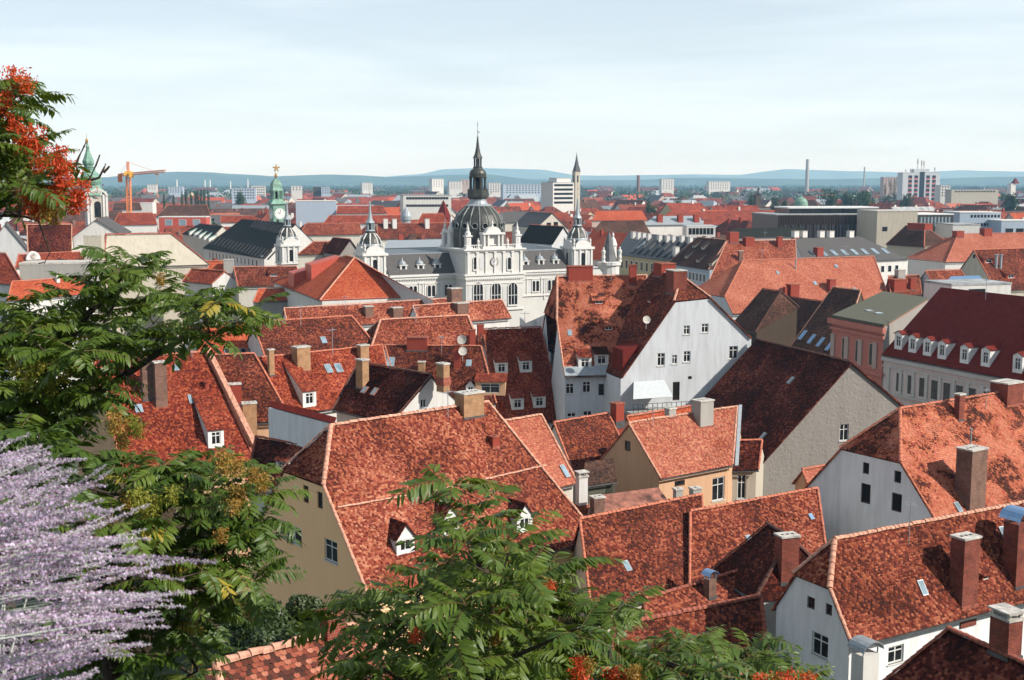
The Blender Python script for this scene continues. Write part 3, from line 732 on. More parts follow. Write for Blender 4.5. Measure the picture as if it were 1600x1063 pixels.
N2 = house('coral tiled side wing stepping back behind the cream house', 'house', (828, 772), (902, 738), (772, 662), (846, 648), 93, 46,
           roof='coral', wall='pl_offwhite', geo=True, rmat='ridge_pale', az=42)
skylight(N2, 'front', (876, 728, 888, 746))

N3 = house('long low brown-red roof stretching below the tan gable house', 'house', (925, 958), (1104, 911), (905, 812), (1097, 774), 80, 44,
           roof='mottled_dark', wall='pl_offwhite', geo=True, rmat='ridge_orange', back=5)
skylight(N3, 'front', (972, 878, 986, 892)); skylight(N3, 'front', (1096, 857, 1107, 868))
N3b = house('continuation of the long low roof, half in the shadow of the right-hand houses', 'house', (1078, 921), (1292, 872), (1078, 800), (1278, 764), 85, 44,
            roof='mottled', wall='pl_offwhite', geo=True, rmat='ridge_orange', back=5)
skylight(N3b, 'front', (1165, 838, 1177, 852)); skylight(N3b, 'front', (1262, 804, 1272, 812), 'blue_metal')
N4b = house('narrow lean roof strip with a blue-hooded flue between two low roofs', 'house', (1010, 1000), (1185, 945), (1008, 938), (1162, 890), 73, 38, roof='mottled', wall='pl_white', rmat='ridge_red', back=2)
chimney(N4b, 'front', (1103, 905, 1124, 936), 'brick_brown', 'blue_metal', capstyle='barrel')
N4 = house('low curved roof with heavy ridge caps below the centre, behind the tree tops', 'house', (955, 1085), (1205, 1035), (962, 982), (1184, 931), 66, 42,
           roof='mottled_dark', wall='pl_offwhite', geo=True, rmat='ridge_red', rr=.2, single=True)

N5 = house('white-gabled house with mottled roof, tall brick chimneys and gutter at right front', 'house', (1332, 1010), (1660, 925), (1303, 844), (1660, 775), 68, 56, hip1=0.56,
           roof='mottled', wall='pl_lime', geo=True, rmat='ridge_pale', rr=.17,
           wins={'w1': [(1261, 933, 1273, 952, 'dark'), (1290, 944, 1300, 962, 'dark'), (1268, 990, 1294, 1027)], 'wf': [(1388, 1009, 1412, 1036), (1560, 968, 1586, 990)]})
chimney(N5, 'front', (1493, 842, 1537, 949), 'brick_red', capstyle='slab'); chimney(N5, 'front', (1576, 818, 1622, 918), 'brick_red', 'blue_metal', capstyle='barrel')
skylight(N5, 'front', (1433, 908, 1448, 930)); skylight(N5, 'front', (1560, 824, 1573, 842))
dormer(N5, 'front', (1541, 908), .8, .45, 'shed', 'mottled', 'pl_redpaint')
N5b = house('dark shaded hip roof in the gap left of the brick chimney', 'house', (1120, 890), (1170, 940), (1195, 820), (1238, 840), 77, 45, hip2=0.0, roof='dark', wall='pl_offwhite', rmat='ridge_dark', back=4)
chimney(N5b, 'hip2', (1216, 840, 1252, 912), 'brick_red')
N6 = house('white house with four dark windows in its shaded gable and patched orange roof', 'house', (1478, 852), (1690, 806), (1415, 641), (1600, 606), 92, 48, hip1=0.62,
           roof='patchy', wall='pl_lime', geo=True, rmat='ridge_orange', wins={'w1': [(1348, 723, 1358, 741, 'void'), (1397, 736, 1408, 755, 'void'), (1345, 756, 1360, 787, 'void'), (1393, 771, 1409, 800, 'void')]})
chimney(N6, 'front', (1503, 704, 1551, 800), 'brick_brown'); chimney(N6, 'front', (1494, 618, 1510, 658), 'brick_red'); chimney(N6, 'front', (1560, 600, 1612, 634), 'brick_red', pots=0)
pipe(N6, 'front', (1516, 700), 1.5); skylight(N6, 'front', (1490, 786, 1503, 800))
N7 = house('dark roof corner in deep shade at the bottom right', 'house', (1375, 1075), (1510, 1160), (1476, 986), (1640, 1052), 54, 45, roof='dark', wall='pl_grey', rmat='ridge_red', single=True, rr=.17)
chimney(N7, 'front', (1538, 966, 1580, 1026), 'brick_red', capstyle='raised', sink=2)
N5.pl['wo'] = (N5.pl['wf'][0] + N5.pl['wf'][1] * 1.6, N5.pl['wf'][1]); chimney(N5, 'wo', (1338, 1022, 1380, 1095), 'pl_white', 'zinc', capstyle='barrel', sink=8)

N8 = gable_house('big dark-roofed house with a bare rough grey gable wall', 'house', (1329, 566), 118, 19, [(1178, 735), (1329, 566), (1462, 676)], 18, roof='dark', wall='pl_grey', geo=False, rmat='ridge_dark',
                 wins={'wg': [(1312, 663, 1326, 689), (1380, 653, 1389, 664)]})
skylight(N8, 'left', (1187, 677, 1197, 688), 'zinc'); skylight(N8, 'left', (1231, 590, 1241, 600), 'zinc')
N9 = house('tan gabled house with coral roof and grey chimney in the centre', 'house', (1032, 748), (1145, 727), (983, 662), (1151, 636), 104, 47, roof='weathered_coral', wall='pl_tan', geo=True, rmat='ridge_pale',
           wins={'w1': [(976, 689, 985, 705, 'dark')], 'wf': [(1113, 746, 1132, 782), (1054, 751, 1070, 760, 'dark')]})
chimney(N9, 'front', (1087, 628, 1122, 668), 'pl_concrete', capstyle='slab'); chimney(N9, 'front', (1042, 640, 1060, 654), 'pl_concrete')
o_, n_ = N9.pl['front']
a_, b_ = Ppl(1153, 634, o_, n_), Ppl(1147, 729, o_, n_); obj('verge_flashing', MB().box(a_ + n_ * .02, b_ - a_, Vector((.34, .1, 0)), n_ * .12), 'zinc', N9.root)
N9c = house('narrow pale link building with a tall window beside the grey gable', 'house', (1140, 735), (1186, 735), (1150, 690), (1190, 688), 110, 40, roof='dark', wall='pl_beige', wins={'wf': [(1152, 742, 1166, 780)]})
N9b = house('orange ridge of a low roof just behind the tan house', 'house', (1000, 705), (1110, 688), (985, 653), (1098, 630), 122, 45, roof='orange', wall='pl_tan', rmat='ridge_orange')
N10 = house('small crumbling old roof with a broken white arch below the white townhouse', 'house', (898, 742), (985, 722), (864, 661), (952, 647), 108, 42, roof='mottled_dark', wall='pl_offwhite', geo=True, rmat='ridge_orange', back=3)
chimney(N10, 'front', (958, 632, 980, 660), 'pl_redpaint', cap='ridge_red'); 
N10b = house('little dark shed roof with one white window beside the tan gable', 'house', (905, 760), (965, 752), (915, 722), (958, 716), 97, 30, roof='brown', wall='pl_olive', rim=False, wins={'wf': [(948, 757, 960, 773)]})
N10c = house('rusty red sheet-metal roof between the cream and tan houses', 'house', (918, 812), (1050, 792), (922, 775), (1030, 762), 90, 18, roof='rust_metal', wall='pl_offwhite', rim=False)
chimney(N10c, 'front', (902, 746, 921, 792), 'pl_white', capstyle='raised'); chimney(N10c, 'front', (925, 779, 948, 808), 'brick_brown'); chimney(N10c, 'front', (1054, 766, 1069, 784), 'pl_concrete'); chimney(N10c, 'front', (1080, 765, 1099, 782), 'pl_concrete')
N6b = house('small orange tiled gable roof peeping out before the grey gable', 'house', (1268, 776), (1340, 762), (1254, 735), (1315, 723), 105, 40, roof='coral', wall='pl_tan', rmat='ridge_orange')

# white townhouse in the middle: main range and gabled wing
N11 = house('tall white townhouse with patchy orange roof, the left range beside the big gable', 'house', (882, 588), (985, 586), (871, 433), (1010, 431), 135, 50, hip1=0.55, roof='patchy', wall='pl_bluewhite', rmat='ridge_pale', geo=True,
            wins={'wf': [(884, 599, 897, 616), (910, 596, 923, 614), (935, 600, 944, 618, 'dark'), (886, 645, 900, 652), (911, 642, 925, 650)], 'w1': [(850, 548, 858, 566), (812, 498, 817, 511), (834, 502, 840, 515)]})
for bx_, kw in (((887, 418, 928, 440), {}), ((983, 416, 995, 446), {})): chimney(N11, 'front', bx_, 'pl_redpaint', cap='ridge_red', dw=.5)
dormer(N11, 'front', (936, 476), 1.5, .55, 'shed', 'patchy', 'pl_redpaint', slope_deg=32); dormer(N11, 'front', (951, 517), 1.5, .6, 'shed', 'patchy', 'pl_redpaint', slope_deg=32)
dormer(N11, 'front', (914, 578), 1.5, 1.5, 'shed', 'red', 'white_paint', slope_deg=18); dormer(N11, 'front', (940, 572), 1.6, 1.4, 'shed', 'dark', 'white_paint', slope_deg=18)
skylight(N11, 'front', (886, 516, 894, 525))
N11w = gable_house('broad white gable wall with small windows and a roof terrace awning', 'house', (970, 590), 131, 17, [(970, 590), (1053, 471), (1110, 465), (1174, 528)], 11, ridge_px=(1065, 432), roof='mottled_dark', wall='pl_bluewhite', rmat='ridge_pale',
                   wins={'wg': [(1068, 509, 1078, 523), (1096, 506, 1107, 520), (1027, 552, 1039, 572), (1050, 555, 1058, 569), (1068, 549, 1079, 566), (1139, 541, 1153, 561), (1051, 597, 1062, 626, 'void'), (1075, 588, 1081, 593, 'dark')]})
chimney(N11w, 'left_up', (1031, 424, 1061, 460), 'brick_red'); chimney(N11w, 'left_up', (1011, 413, 1043, 433), 'pl_redpaint', cap='ridge_red')
o_, n_ = N11w.pl['left']
def shed_box(H, plane, foot, w, h, L, mat):
    o, n = H.pl[plane]; p = Ppl(*foot, o, n); out = hz(n).normalized(); u = UP.cross(out).normalized(); tp = hz(n).length / n.z
    mb = MB(); a, b = p - u * w / 2, p + u * w / 2; A, B = a + UP * h, b + UP * h
    k = h / (tp - .25); mb.poly([a, b, B, A]); mb.poly([A, B, B - out * k + UP * .25 * k, A - out * k + UP * .25 * k]); mb.poly([a, A, A - out * k + UP * .25 * k]); mb.poly([b, B - out * k + UP * .25 * k, B])
    return obj('dormer', mb, mat, H.root)
shed_box(N11w, 'left', (965, 578), 3.0, 2.4, 0, 'red_metal'); dish(N11w, Ppl(1010, 500, o_ + n_ * 1.4, n_), .45, Vector((.3, -1, .35)))
dormer(N11w, 'left_up', (1014, 474), 1.4, .5, 'shed', 'mottled_dark', 'pl_redpaint', slope_deg=30)
q_ = N11.e1 + N11.n * .1; obj('eave_flashing', MB().box(q_ + UP * .0, hz(N11.e2 - N11.e1), -N11.n * .75 + UP * .75 * N11.tp, UP * .1 + N11.n * .05), 'zinc', N11.root)
# terrace with awning and railing before the gable
o_, n_ = N11w.pl['wg']; u_ = UP.cross(n_).normalized()
def gp(x, y, off=0.0): return Ppl(x, y, o_, n_) + n_ * off
aw = MB().slab([gp(990, 597, .03), gp(1038, 594, .03), gp(1038, 594, .03) + n_ * 2.3 - UP * 1.5 + u_ * .0, gp(990, 597, .03) + n_ * 2.3 - UP * 1.5 - u_ * 1.0], .04)
aw_o = tag(obj('awning', aw, 'awning', at=gp(1027, 600)), 'pale grey awning sloping over the roof terrace of the white gable', 'awning')
rl = MB(); k0, k1 = gp(975, 640, 2.6), gp(1078, 628, 2.6); k1.z = k0.z
for i in range(15):
    q = lerp(k0, k1, i / 14); rl.tube([q, q + UP * 1.0], .03, 4)
rl.tube([k0 + UP * 1.0, k1 + UP * 1.0], .03, 4); rl.tube([k0 + UP * .5, k1 + UP * .5], .02, 4)
tag(obj('railing', rl, 'black_metal', at=k0), 'thin black railing of the roof terrace below the white gable', 'railing')
tr = MB().box(k0 - UP * .3 - u_ * .1, (k1 - k0) * 1.05, -n_ * 2.55, UP * .28); tag(obj('roof_terrace', tr, 'pl_concrete', at=k0), 'narrow concrete roof terrace along the foot of the white gable', 'terrace')

N12 = house('dark red steep roof with small white dormers against the white townhouse wall', 'house', (776, 662), (886, 660), (756, 516), (842, 511), 139, 52, roof='red', wall='pl_white', rmat='ridge_red', geo=True)
for fx, fy, w, h in ((784, 585, 1.5, 1.5), (822, 582, 1.5, 1.5), (843, 638, 1.5, 1.5), (809, 641, 1.5, 1.5)): dormer(N12, 'front', (fx, fy), w, h, 'shed', 'red', 'white_paint', slope_deg=22)
chimney(N12, 'front', (733, 517, 744, 544), 'pl_redpaint', cap='ridge_red'); chimney(N12, 'front', (746, 509, 757, 526), 'pl_redpaint', cap='ridge_red')
o_, n_ = N12.pl['front']; ld = MB(); p0, p1 = Ppl(745, 522, o_, n_) + n_ * .12, Ppl(762, 556, o_, n_) + n_ * .12; s_ = Vector((.45, 0, 0))
ld.beam(p0, p1, .04); ld.beam(p0 + s_, p1 + s_, .04)
for i in range(9): ld.beam(lerp(p0, p1, i / 8), lerp(p0, p1, i / 8) + s_, .025)
obj('roof_ladder', ld, 'wood_dark', N12.root)
N13 = house('rusty red roof carrying two satellite dishes and a loggia dormer', 'house', (628, 628), (775, 632), (600, 541), (752, 541), 134, 46, roof='mottled_dark', wall='pl_white', rmat='ridge_orange', geo=True)
chimney(N13, 'front', (635, 529, 668, 549), 'pl_redpaint', cap='ridge_red', dw=.5); chimney(N13, 'front', (709, 541, 719, 578), 'pl_redpaint', cap='ridge_red'); skylight(N13, 'front', (727, 563, 738, 573)); skylight(N13, 'front', (603, 559, 618, 573))
o_, n_ = N13.pl['front']; dish(N13, Ppl(722, 531, o_ + n_ * 2, n_), .55, Vector((-.2, -1, .3))); dish(N13, Ppl(723, 549, o_ + n_ * 1.5, n_), .5, Vector((.1, -1, .3)))
dormer(N13, 'front', (766, 618), 3.4, 1.6, 'shed', 'red', 'pl_tan', slope_deg=14, style='grey'); dormer(N13, 'front', (735, 616), 1.0, 1.0, 'gable', 'dark')
chimney(N13, 'front', (653, 567, 664, 585), 'brick_tan')
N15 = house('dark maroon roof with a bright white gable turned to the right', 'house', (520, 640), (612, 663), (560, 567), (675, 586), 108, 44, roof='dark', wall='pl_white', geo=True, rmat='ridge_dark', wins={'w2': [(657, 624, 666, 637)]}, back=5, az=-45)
skylight(N15, 'front', (563, 605, 577, 615), 'zinc', 'rust_metal'); skylight(N15, 'front', (579, 607, 592, 618), 'zinc', 'rust_metal')
chimney(N15, 'front', (551, 564, 572, 608), 'brick_tan'); chimney(N15, 'front', (677, 570, 698, 592), 'brick_tan')
N16 = house('red roof with three tan chimneys and a white-fronted dormer, left of centre', 'house', (451, 650), (610, 625), (399, 559), (602, 541), 120, 46, roof='red', wall='pl_white', rmat='ridge_orange', geo=True)
chimney(N16, 'front', (461, 544, 490, 581), 'brick_tan'); chimney(N16, 'front', (420, 548, 431, 588), 'brick_tan'); chimney(N16, 'front', (561, 541, 580, 566), 'brick_tan')
dormer(N16, 'front', (484, 636), 1.5, 1.7, 'shed', 'red', 'white_paint', slope_deg=32); skylight(N16, 'front', (506, 570, 520, 583)); skylight(N16, 'front', (521, 569, 536, 582))
N17 = house('narrow mottled roof squeezed between two firewalls', 'house', (376, 668), (452, 652), (322, 553), (400, 557), 108, 46, roof='mottled_dark', wall='pl_tan', rmat='ridge_orange', geo=True)
chimney(N17, 'front', (358, 602, 379, 634), 'pl_redpaint', cap='cap'); chimney(N17, 'front', (379, 632, 404, 684), 'brick_tan')
N18 = house('large even orange-red roof with a slanted dormer behind the left trees', 'house', (190, 742), (404, 722), (150, 566), (318, 549), 100, 46, roof='red', wall='pl_tan', rmat='ridge_orange', geo=True)
o_, n_ = N18.pl['front']; a_, b_ = Ppl(318, 549, o_, n_), Ppl(392, 700, o_, n_); obj('firewall', MB().box(a_ + n_ * -.5, b_ - a_, Vector((.45, .1, 0)), n_ * 1.1), 'ridge_pale', N18.root)
dormer(N18, 'front', (338, 700), 1.4, 1.7, 'shed', 'red', 'white_paint', slope_deg=32); chimney(N18, 'front', (222, 548, 243, 626), 'brick_brown'); chimney(N18, 'front', (242, 568, 265, 638), 'brick_brown')
skylight(N18, 'front', (293, 618, 306, 631)); skylight(N18, 'front', (209, 633, 224, 645)); skylight(N18, 'front', (270, 571, 280, 580)); pipe(N18, 'front', (322, 606), .5, .25, 'pl_redpaint')
N19 = House(); N19.pl = {}; d_ = 96
p_ = [Py(419, 676, d_), Py(476, 702, d_ - 4), Py(521, 664, d_ - 5), Py(419, 637, d_)]
N19.root = thing('house', 'blank white parapet wall under a red coping behind the cream house', 'house', hz(p_[0]))
w_ = MB(); a_, b_ = hz(p_[3]), hz(p_[2]); bk_ = Vector((.15, .45, 0))
w_.poly([a_, b_, b_ + UP * p_[2].z, a_ + UP * p_[3].z]); w_.poly([b_, b_ + bk_, b_ + bk_ + UP * p_[2].z, b_ + UP * p_[2].z]); w_.poly([a_ + bk_, a_, a_ + UP * p_[3].z, a_ + bk_ + UP * p_[3].z]); w_.poly([b_ + bk_, a_ + bk_, a_ + bk_ + UP * p_[3].z, b_ + bk_ + UP * p_[2].z]); obj('wall', w_, 'pl_lime', N19.root)
obj('roof', MB().slab([a_ + UP * (p_[3].z + .12), b_ + UP * (p_[2].z + .12), b_ + bk_ + UP * (p_[2].z + .5), a_ + bk_ + UP * (p_[3].z + .5)], .1), 'red_metal', N19.root)
N19.pl['roof'] = (p_[3], UP); chimney(N19, 'roof', (508, 640, 531, 662), 'brick_tan', capstyle='raised')
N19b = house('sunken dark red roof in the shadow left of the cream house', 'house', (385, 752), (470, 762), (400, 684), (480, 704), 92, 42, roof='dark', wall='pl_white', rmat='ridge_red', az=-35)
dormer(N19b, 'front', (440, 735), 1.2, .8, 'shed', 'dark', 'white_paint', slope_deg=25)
N20 = house('weathered brown-red roof with a bright ridge and hipped end, left of centre', 'house', (415, 558), (588, 543), (394, 504), (551, 495), 140, 44, hip2=0.0, roof='mottled_dark', wall='pl_white', rmat='ridge_orange'); skylight(N20, 'front', (500, 527, 511, 537))
N20l = house('plain bright orange roof with a row of four skylights', 'house', (316, 566), (416, 556), (296, 512), (395, 504), 139, 42, roof='orange', wall='pl_white', rmat='ridge_orange')
for i in range(4): skylight(N20l, 'front', (349 + i * 12.5, 545, 361 + i * 12.5, 555), 'glass')
N14 = house('mottled hipped roof with dark left hip, in the middle of the rows', 'house', (575, 552), (752, 542), (596, 501), (729, 493), 145, 46, hip1=0.0, hip2=0.0, roof='mottled', wall='pl_white', rmat='ridge_pale')
N21 = house('long pale mottled roof below the town hall', 'house', (450, 515), (700, 498), (445, 483), (712, 466), 172, 44, roof='mottled_light', wall='pl_white', rmat='ridge_pale')
chimney(N21, 'front', (569, 480, 586, 497), 'brick_brown'); chimney(N21, 'front', (612, 482, 633, 499), 'brick_brown')
N21b = house('pale mottled roof with two stout brick chimneys under the town hall windows', 'house', (655, 508), (800, 497), (646, 479), (783, 469), 166, 44, roof='mottled_light', wall='pl_white', rmat='ridge_pale'); chimney(N21b, 'front', (711, 475, 737, 492), 'brick_brown'); chimney(N21b, 'front', (702, 452, 726, 474), 'brick_brown')

for H_, px_ in ((N1, (700, 652)), (N16, (520, 556)), (N13, (690, 552)), (N12, (820, 520)), (N6, (1540, 640)), (N5, (1420, 850)), (N20, (470, 510)), (N21, (540, 482)), (N14, (650, 504)), (N9, (1020, 668)), (N18, (300, 560)), (N11, (955, 440))): aerial(H_, 'front', px_, random.uniform(1.8, 3.0))
# ------------------------------------------------------------------ town hall
RA = R(28); ru = Vector((math.cos(RA), math.sin(RA), 0)); rn = Vector((math.sin(RA), -math.cos(RA), 0))
RO = Py(614, 434, 247)
TH = House(); TH.pl = {}; TH.root = thing('town_hall', 'white palace town hall with big dark dome and spires', 'town hall', hz(RO))
def rp_(x, y, d=0.0): return Ppl(x, y, RO + rn * d, rn)          # photo pixel on the facade plane pushed out by d
def ru_(x, y=432, d=0.0): return (rp_(x, y, d) - RO).dot(ru)
def rz_(x, y, d=0.0): return rp_(x, y, d).z
def rpt(u, z, d=0.0): q = RO + ru * u + rn * d; return Vector((q.x, q.y, z))
def rbox(mb, u0, u1, z0, z1, d0, d1): return mb.box(rpt(u0, z0, d0), ru * (u1 - u0), rn * (d1 - d0), UP * (z1 - z0))
def arch(mb, u, z0, w, h, d, k=8):                               # filled round-headed panel facing out
    pts = [rpt(u - w / 2, z0, d), rpt(u + w / 2, z0, d)] + [rpt(u + w / 2 * math.cos(math.pi * i / k), z0 + h - w / 2 + w / 2 * math.sin(math.pi * i / k), d) for i in range(k + 1)]
    mb.poly(pts)
def arch_window(u, z0, w, h, d, par=None, mull=True, sur=.18):
    mb = MB(); k = 8; zc = z0 + h - w / 2
    rbox(mb, u - w / 2 - sur, u - w / 2, z0 - sur, zc, d, d + .18); rbox(mb, u + w / 2, u + w / 2 + sur, z0 - sur, zc, d, d + .18); rbox(mb, u - w / 2 - sur, u + w / 2 + sur, z0 - sur - .12, z0 - .0, d, d + .24)
    for i in range(k):
        a0, a1 = math.pi * i / k, math.pi * (i + 1) / k
        q = [rpt(u + (w / 2 + s) * math.cos(a), zc + (w / 2 + s) * math.sin(a), d + .18) for a in (a0, a1) for s in (0, sur)]
        mb.slab([q[0], q[1], q[3], q[2]], .18)
    if mull:
        for t in ((-.17, .17) if w > 1.6 else (0,)): rbox(mb, u + t * w - .05, u + t * w + .05, z0, z0 + h * .96, d + .02, d + .1)
        rbox(mb, u - w / 2, u + w / 2, z0 + h * .42, z0 + h * .42 + .1, d + .02, d + .09)
    o = obj('window', mb, 'light_stone', TH.root); g = MB(); arch(g, u, z0, w, h, d + .03, k); obj('pane', g, 'glass', o)
zc = rz_(614, 434); zt = zc + 4.1; zl = 0
uA, uB = ru_(566), ru_(608); uC0, uC1 = ru_(728, 432, 5), ru_(817, 424, 5); uD, uE = ru_(888, 420), ru_(930, 416); uF = ru_(962, 412)
w = MB(); rbox(w, uA, uF, zl, zc, -16, 0); obj('wall', w, 'pl_trim', TH.root)
w = MB()
for a, b in ((uB, uC0 - .1), (uC1 + .1, uD)):
    rbox(w, a, b, zc, zc + .45, -15, .55); rbox(w, a, b, zc - .5, zc, -1, .3); rbox(w, a, b, zc - 1.6, zc - 1.45, -1, .12)
    k = int((b - a) / .55)
    for i in range(k): rbox(w, a + (i + .3) * .55, a + (i + .6) * .55, zc - .75, zc - .5, 0, .28)
obj('cornice', w, 'light_stone', TH.root)
for a, b in ((uB, uC0 + 3), (uC1 - 3, uD)):
    m = MB().slab([rpt(a, zc + .45, .1), rpt(b, zc + .45, .1), rpt(b, zt + .5, -3.2), rpt(a, zt + .5, -3.2)], .2); obj('roof', m, 'slate', TH.root)
    m = MB().slab([rpt(a, zt + .5, -3.1), rpt(b, zt + .5, -3.1), rpt(b, zt + .9, -13), rpt(a, zt + .9, -13)], .2)
    r_ = obj('roof', m, 'zinc', TH.root)
    sm = MB()
    for i in range(int((b - a) / .7)): sm.box(rpt(a + i * .7, zt + .5, -3.1), ru * .06, rpt(a, zt + .9, -13) - rpt(a, zt + .5, -3.1), UP * .08)
    obj('seams', sm, 'zinc', r_, kind='stuff')
def th_dormer(x, y):
    p = rp_(x, y, -1.0); u = (p - RO).dot(ru); z = p.z
    m = MB(); rbox(m, u - .75, u - .4, z - .9, z + .6, -2.5, -.75); rbox(m, u + .4, u + .75, z - .9, z + .6, -2.5, -.75); rbox(m, u - .4, u + .4, z - .9, z - .5, -2.5, -.75); rbox(m, u - .95, u + .95, z + .6, z + .75, -2.6, -.6)
    o = obj('dormer', m, 'light_stone', TH.root)
    obj('dormer_roof', MB().lathe(rpt(u, z + .75, -1.5), [(.85, 0), (.82, .3), (.55, .65), (.2, .85), (.08, 1.3), (0, 1.7)], 10), 'zinc', o, smooth=True)
    g = MB(); rbox(g, u - .4, u + .4, z - .5, z + .6, -1.6, -.85); obj('pane', g, 'glass', o)
for x, y in ((630, 420), (657, 419), (683, 418), (821, 413), (845, 411), (868, 411)): th_dormer(x, y)
for x in (642, 648.5, 670.5, 677, 697, 703.5, 833.5, 839.5, 858, 864):
    u = ru_(x, 455); arch_window(u, zc - 4.2, .75, 2.3, 0, mull=False, sur=.1)
    if x in (648.5, 677, 839.5): w = MB(); rbox(w, u + 1.6, u + 1.9, zc - 6, zc - 1.6, 0, .18); obj('pilaster', w, 'light_stone', TH.root)
for x in (626, 659.5, 687, 827, 849.5, 873):
    u = ru_(x, 455); w = MB(); arch(w, u, zc - 4.3, .95, 2.7, .06); nb_ = obj('niche', w, 'pl_greystone', TH.root); w = MB(); rbox(w, u - .75, u - .52, zc - 4.6, zc - 1.6, 0, .16); rbox(w, u + .52, u + .75, zc - 4.6, zc - 1.6, 0, .16); rbox(w, u - .85, u + .85, zc - 1.5, zc - 1.25, 0, .25); obj('niche_frame', w, 'light_stone', nb_)
w = MB(); rbox(w, uB, uC0 - .1, zc - 5.2, zc - 4.85, 0, .28); rbox(w, uC1 + .1, uD, zc - 5.2, zc - 4.85, 0, .28); rbox(w, uC0 - .2, uC1 + .2, zc - 7.3, zc - 7.0, 4.9, 5.3); rbox(w, uC0 - .1, uC1 + .1, zc - 1.7, zc - 1.5, 4.9, 5.15); obj('string_course', w, 'light_stone', TH.root)
# centre block
w = MB(); rbox(w, uC0, uC1, zl, zc, -8, 5); rbox(w, uC0, uC1, zc, zt + 1.2, -8, 5); obj('wall', w, 'pl_trim', TH.root)
w = MB()
for z0, z1, e in ((zc - .6, zc + .1, .25), (zc + .1, zc + .5, .5), (zt + .9, zt + 1.2, .3), (zt + 1.2, zt + 1.5, .55)): rbox(w, uC0 - e, uC1 + e, z0, z1, -8, 5 + e)
for i in range(int((uC1 - uC0) / .5)): rbox(w, uC0 + i * .5, uC0 + i * .5 + .25, zc - .85, zc - .6, 5, 5.25)
obj('cornice', w, 'light_stone', TH.root)
um = (uC0 + uC1) / 2; W = uC1 - uC0
for i in range(7):
    u = uC0 + .5 + i * (W - 1) / 6; w = MB(); rbox(w, u - .22, u + .22, zc + .5, zt + .9, 5, 5.22); rbox(w, u - .3, u + .3, zt + .6, zt + .9, 5, 5.3); obj('pilaster', w, 'light_stone', TH.root)
for x in (747, 775, 801): arch_window(ru_(x, 458, 5), rz_(x, 476, 5), 2.1, 4.6, 5)
for x in (761, 788, 734): w = MB(); arch(w, ru_(x, 450, 5), rz_(x, 470, 5), .8, 3.2, 5.06); obj('niche', w, 'pl_greystone', TH.root)
for x in (742.5, 795.5): arch_window(ru_(x, 412, 5), rz_(x, 421, 5), .8, 2.5, 5, mull=False, sur=.15)
for x in (752, 786): w = MB(); arch(w, ru_(x, 412, 5), rz_(x, 421, 5), .9, 2.6, 5.05); obj('niche', w, 'pl_greystone', TH.root)
def clock_face(H, c, n, r, face='cap', ring='pl_greystone', hands='black_metal'):
    u = UP.cross(n).normalized()
    def disc(rad, off, mat, nm, k=28, par=None):
        m = MB().slab([c + u * rad * math.cos(2 * math.pi * i / k) + UP * rad * math.sin(2 * math.pi * i / k) + n * off for i in range(k)], .12); return obj(nm, m, mat, par or H.root)
    cl = disc(r * 1.18, .12, ring, 'clock'); disc(r, .17, face, 'clock_face', par=cl)
    for i in range(12):
        a = 2 * math.pi * i / 12; p = c + u * r * .82 * math.cos(a) + UP * r * .82 * math.sin(a) + n * .2
        obj('hour_mark', MB().box(p - u * r * .04 - UP * r * .07, u * r * .08, UP * r * .14, n * .03), hands, cl)
    for a, L, nm in ((R(150), .5, 'hour_hand'), (R(80), .75, 'minute_hand')):
        d = u * math.cos(a) + UP * math.sin(a); e = d.cross(n).normalized(); obj(nm, MB().box(c + n * .22 - e * r * .04, d * r * L, e * r * .08, n * .03), hands, cl)
clock_face(TH, rp_(772, 409.5, 5), rn, .8, 'pl_greystone', 'wood_dark')
# aedicule above the clock, pinnacles, statues
ua = ru_(772, 400, 5)
w = MB(); z = zt + 1.5
rbox(w, ua - 2.6, ua + 2.6, z, z + .5, 3.4, 5.1)
for t in (-2.1, -1.2, 1.2, 2.1): rbox(w, ua + t - .17, ua + t + .17, z + .5, z + 2.9, 4.2, 4.9)
rbox(w, ua - 2.4, ua + 2.4, z + .5, z + 2.9, 3.4, 4.2); rbox(w, ua - 2.6, ua + 2.6, z + 2.9, z + 3.3, 3.3, 5.1)
k = 10; w.slab([rpt(ua + 1.7 * math.cos(math.pi * i / k), z + 3.3 + 1.25 * math.sin(math.pi * i / k), 4.8) for i in range(k + 1)], 1.2)
w.lathe(rpt(ua, z + 4.5, 4.2), [(.3, 0), (.15, .4), (.25, .7), (.05, 1.3)], 8); obj('aedicule', w, 'light_stone', TH.root)
def statue(q, h, par=TH.root, mat='light_stone'):
    return obj('statue', MB().lathe(q, [(.30 * h / 2, 0), (.28 * h / 2, .1 * h), (.18 * h / 2, .14 * h), (.26 * h / 2, .3 * h), (.2 * h / 2, .5 * h), (.27 * h / 2, .66 * h), (.26 * h / 2, .78 * h), (.09 * h / 2, .84 * h), (.14 * h / 2, .9 * h), (.12 * h / 2, .97 * h), (0, h)], 9), mat, par, smooth=True)
def pinnacle(u, d, z, s=1.0):
    w = MB(); rbox(w, u - .7 * s, u + .7 * s, z, z + .4 * s, d - .7 * s, d + .7 * s); rbox(w, u - .5 * s, u + .5 * s, z + .4 * s, z + 2.4 * s, d - .5 * s, d + .5 * s); rbox(w, u - .7 * s, u + .7 * s, z + 2.4 * s, z + 2.7 * s, d - .7 * s, d + .7 * s)
    w.lathe(rpt(u, z + 2.7 * s, d), [(.6 * s, 0), (.55 * s, .5 * s), (.25 * s, .9 * s), (.3 * s, 1.2 * s), (.1 * s, 2.0 * s), (0, 2.8 * s)], 8); o = obj('pinnacle', w, 'light_stone', TH.root)
    g = MB(); rbox(g, u - .22 * s, u + .22 * s, z + .8 * s, z + 2.0 * s, d + .5 * s, d + .53 * s); obj('niche', g, 'pl_greystone', o)
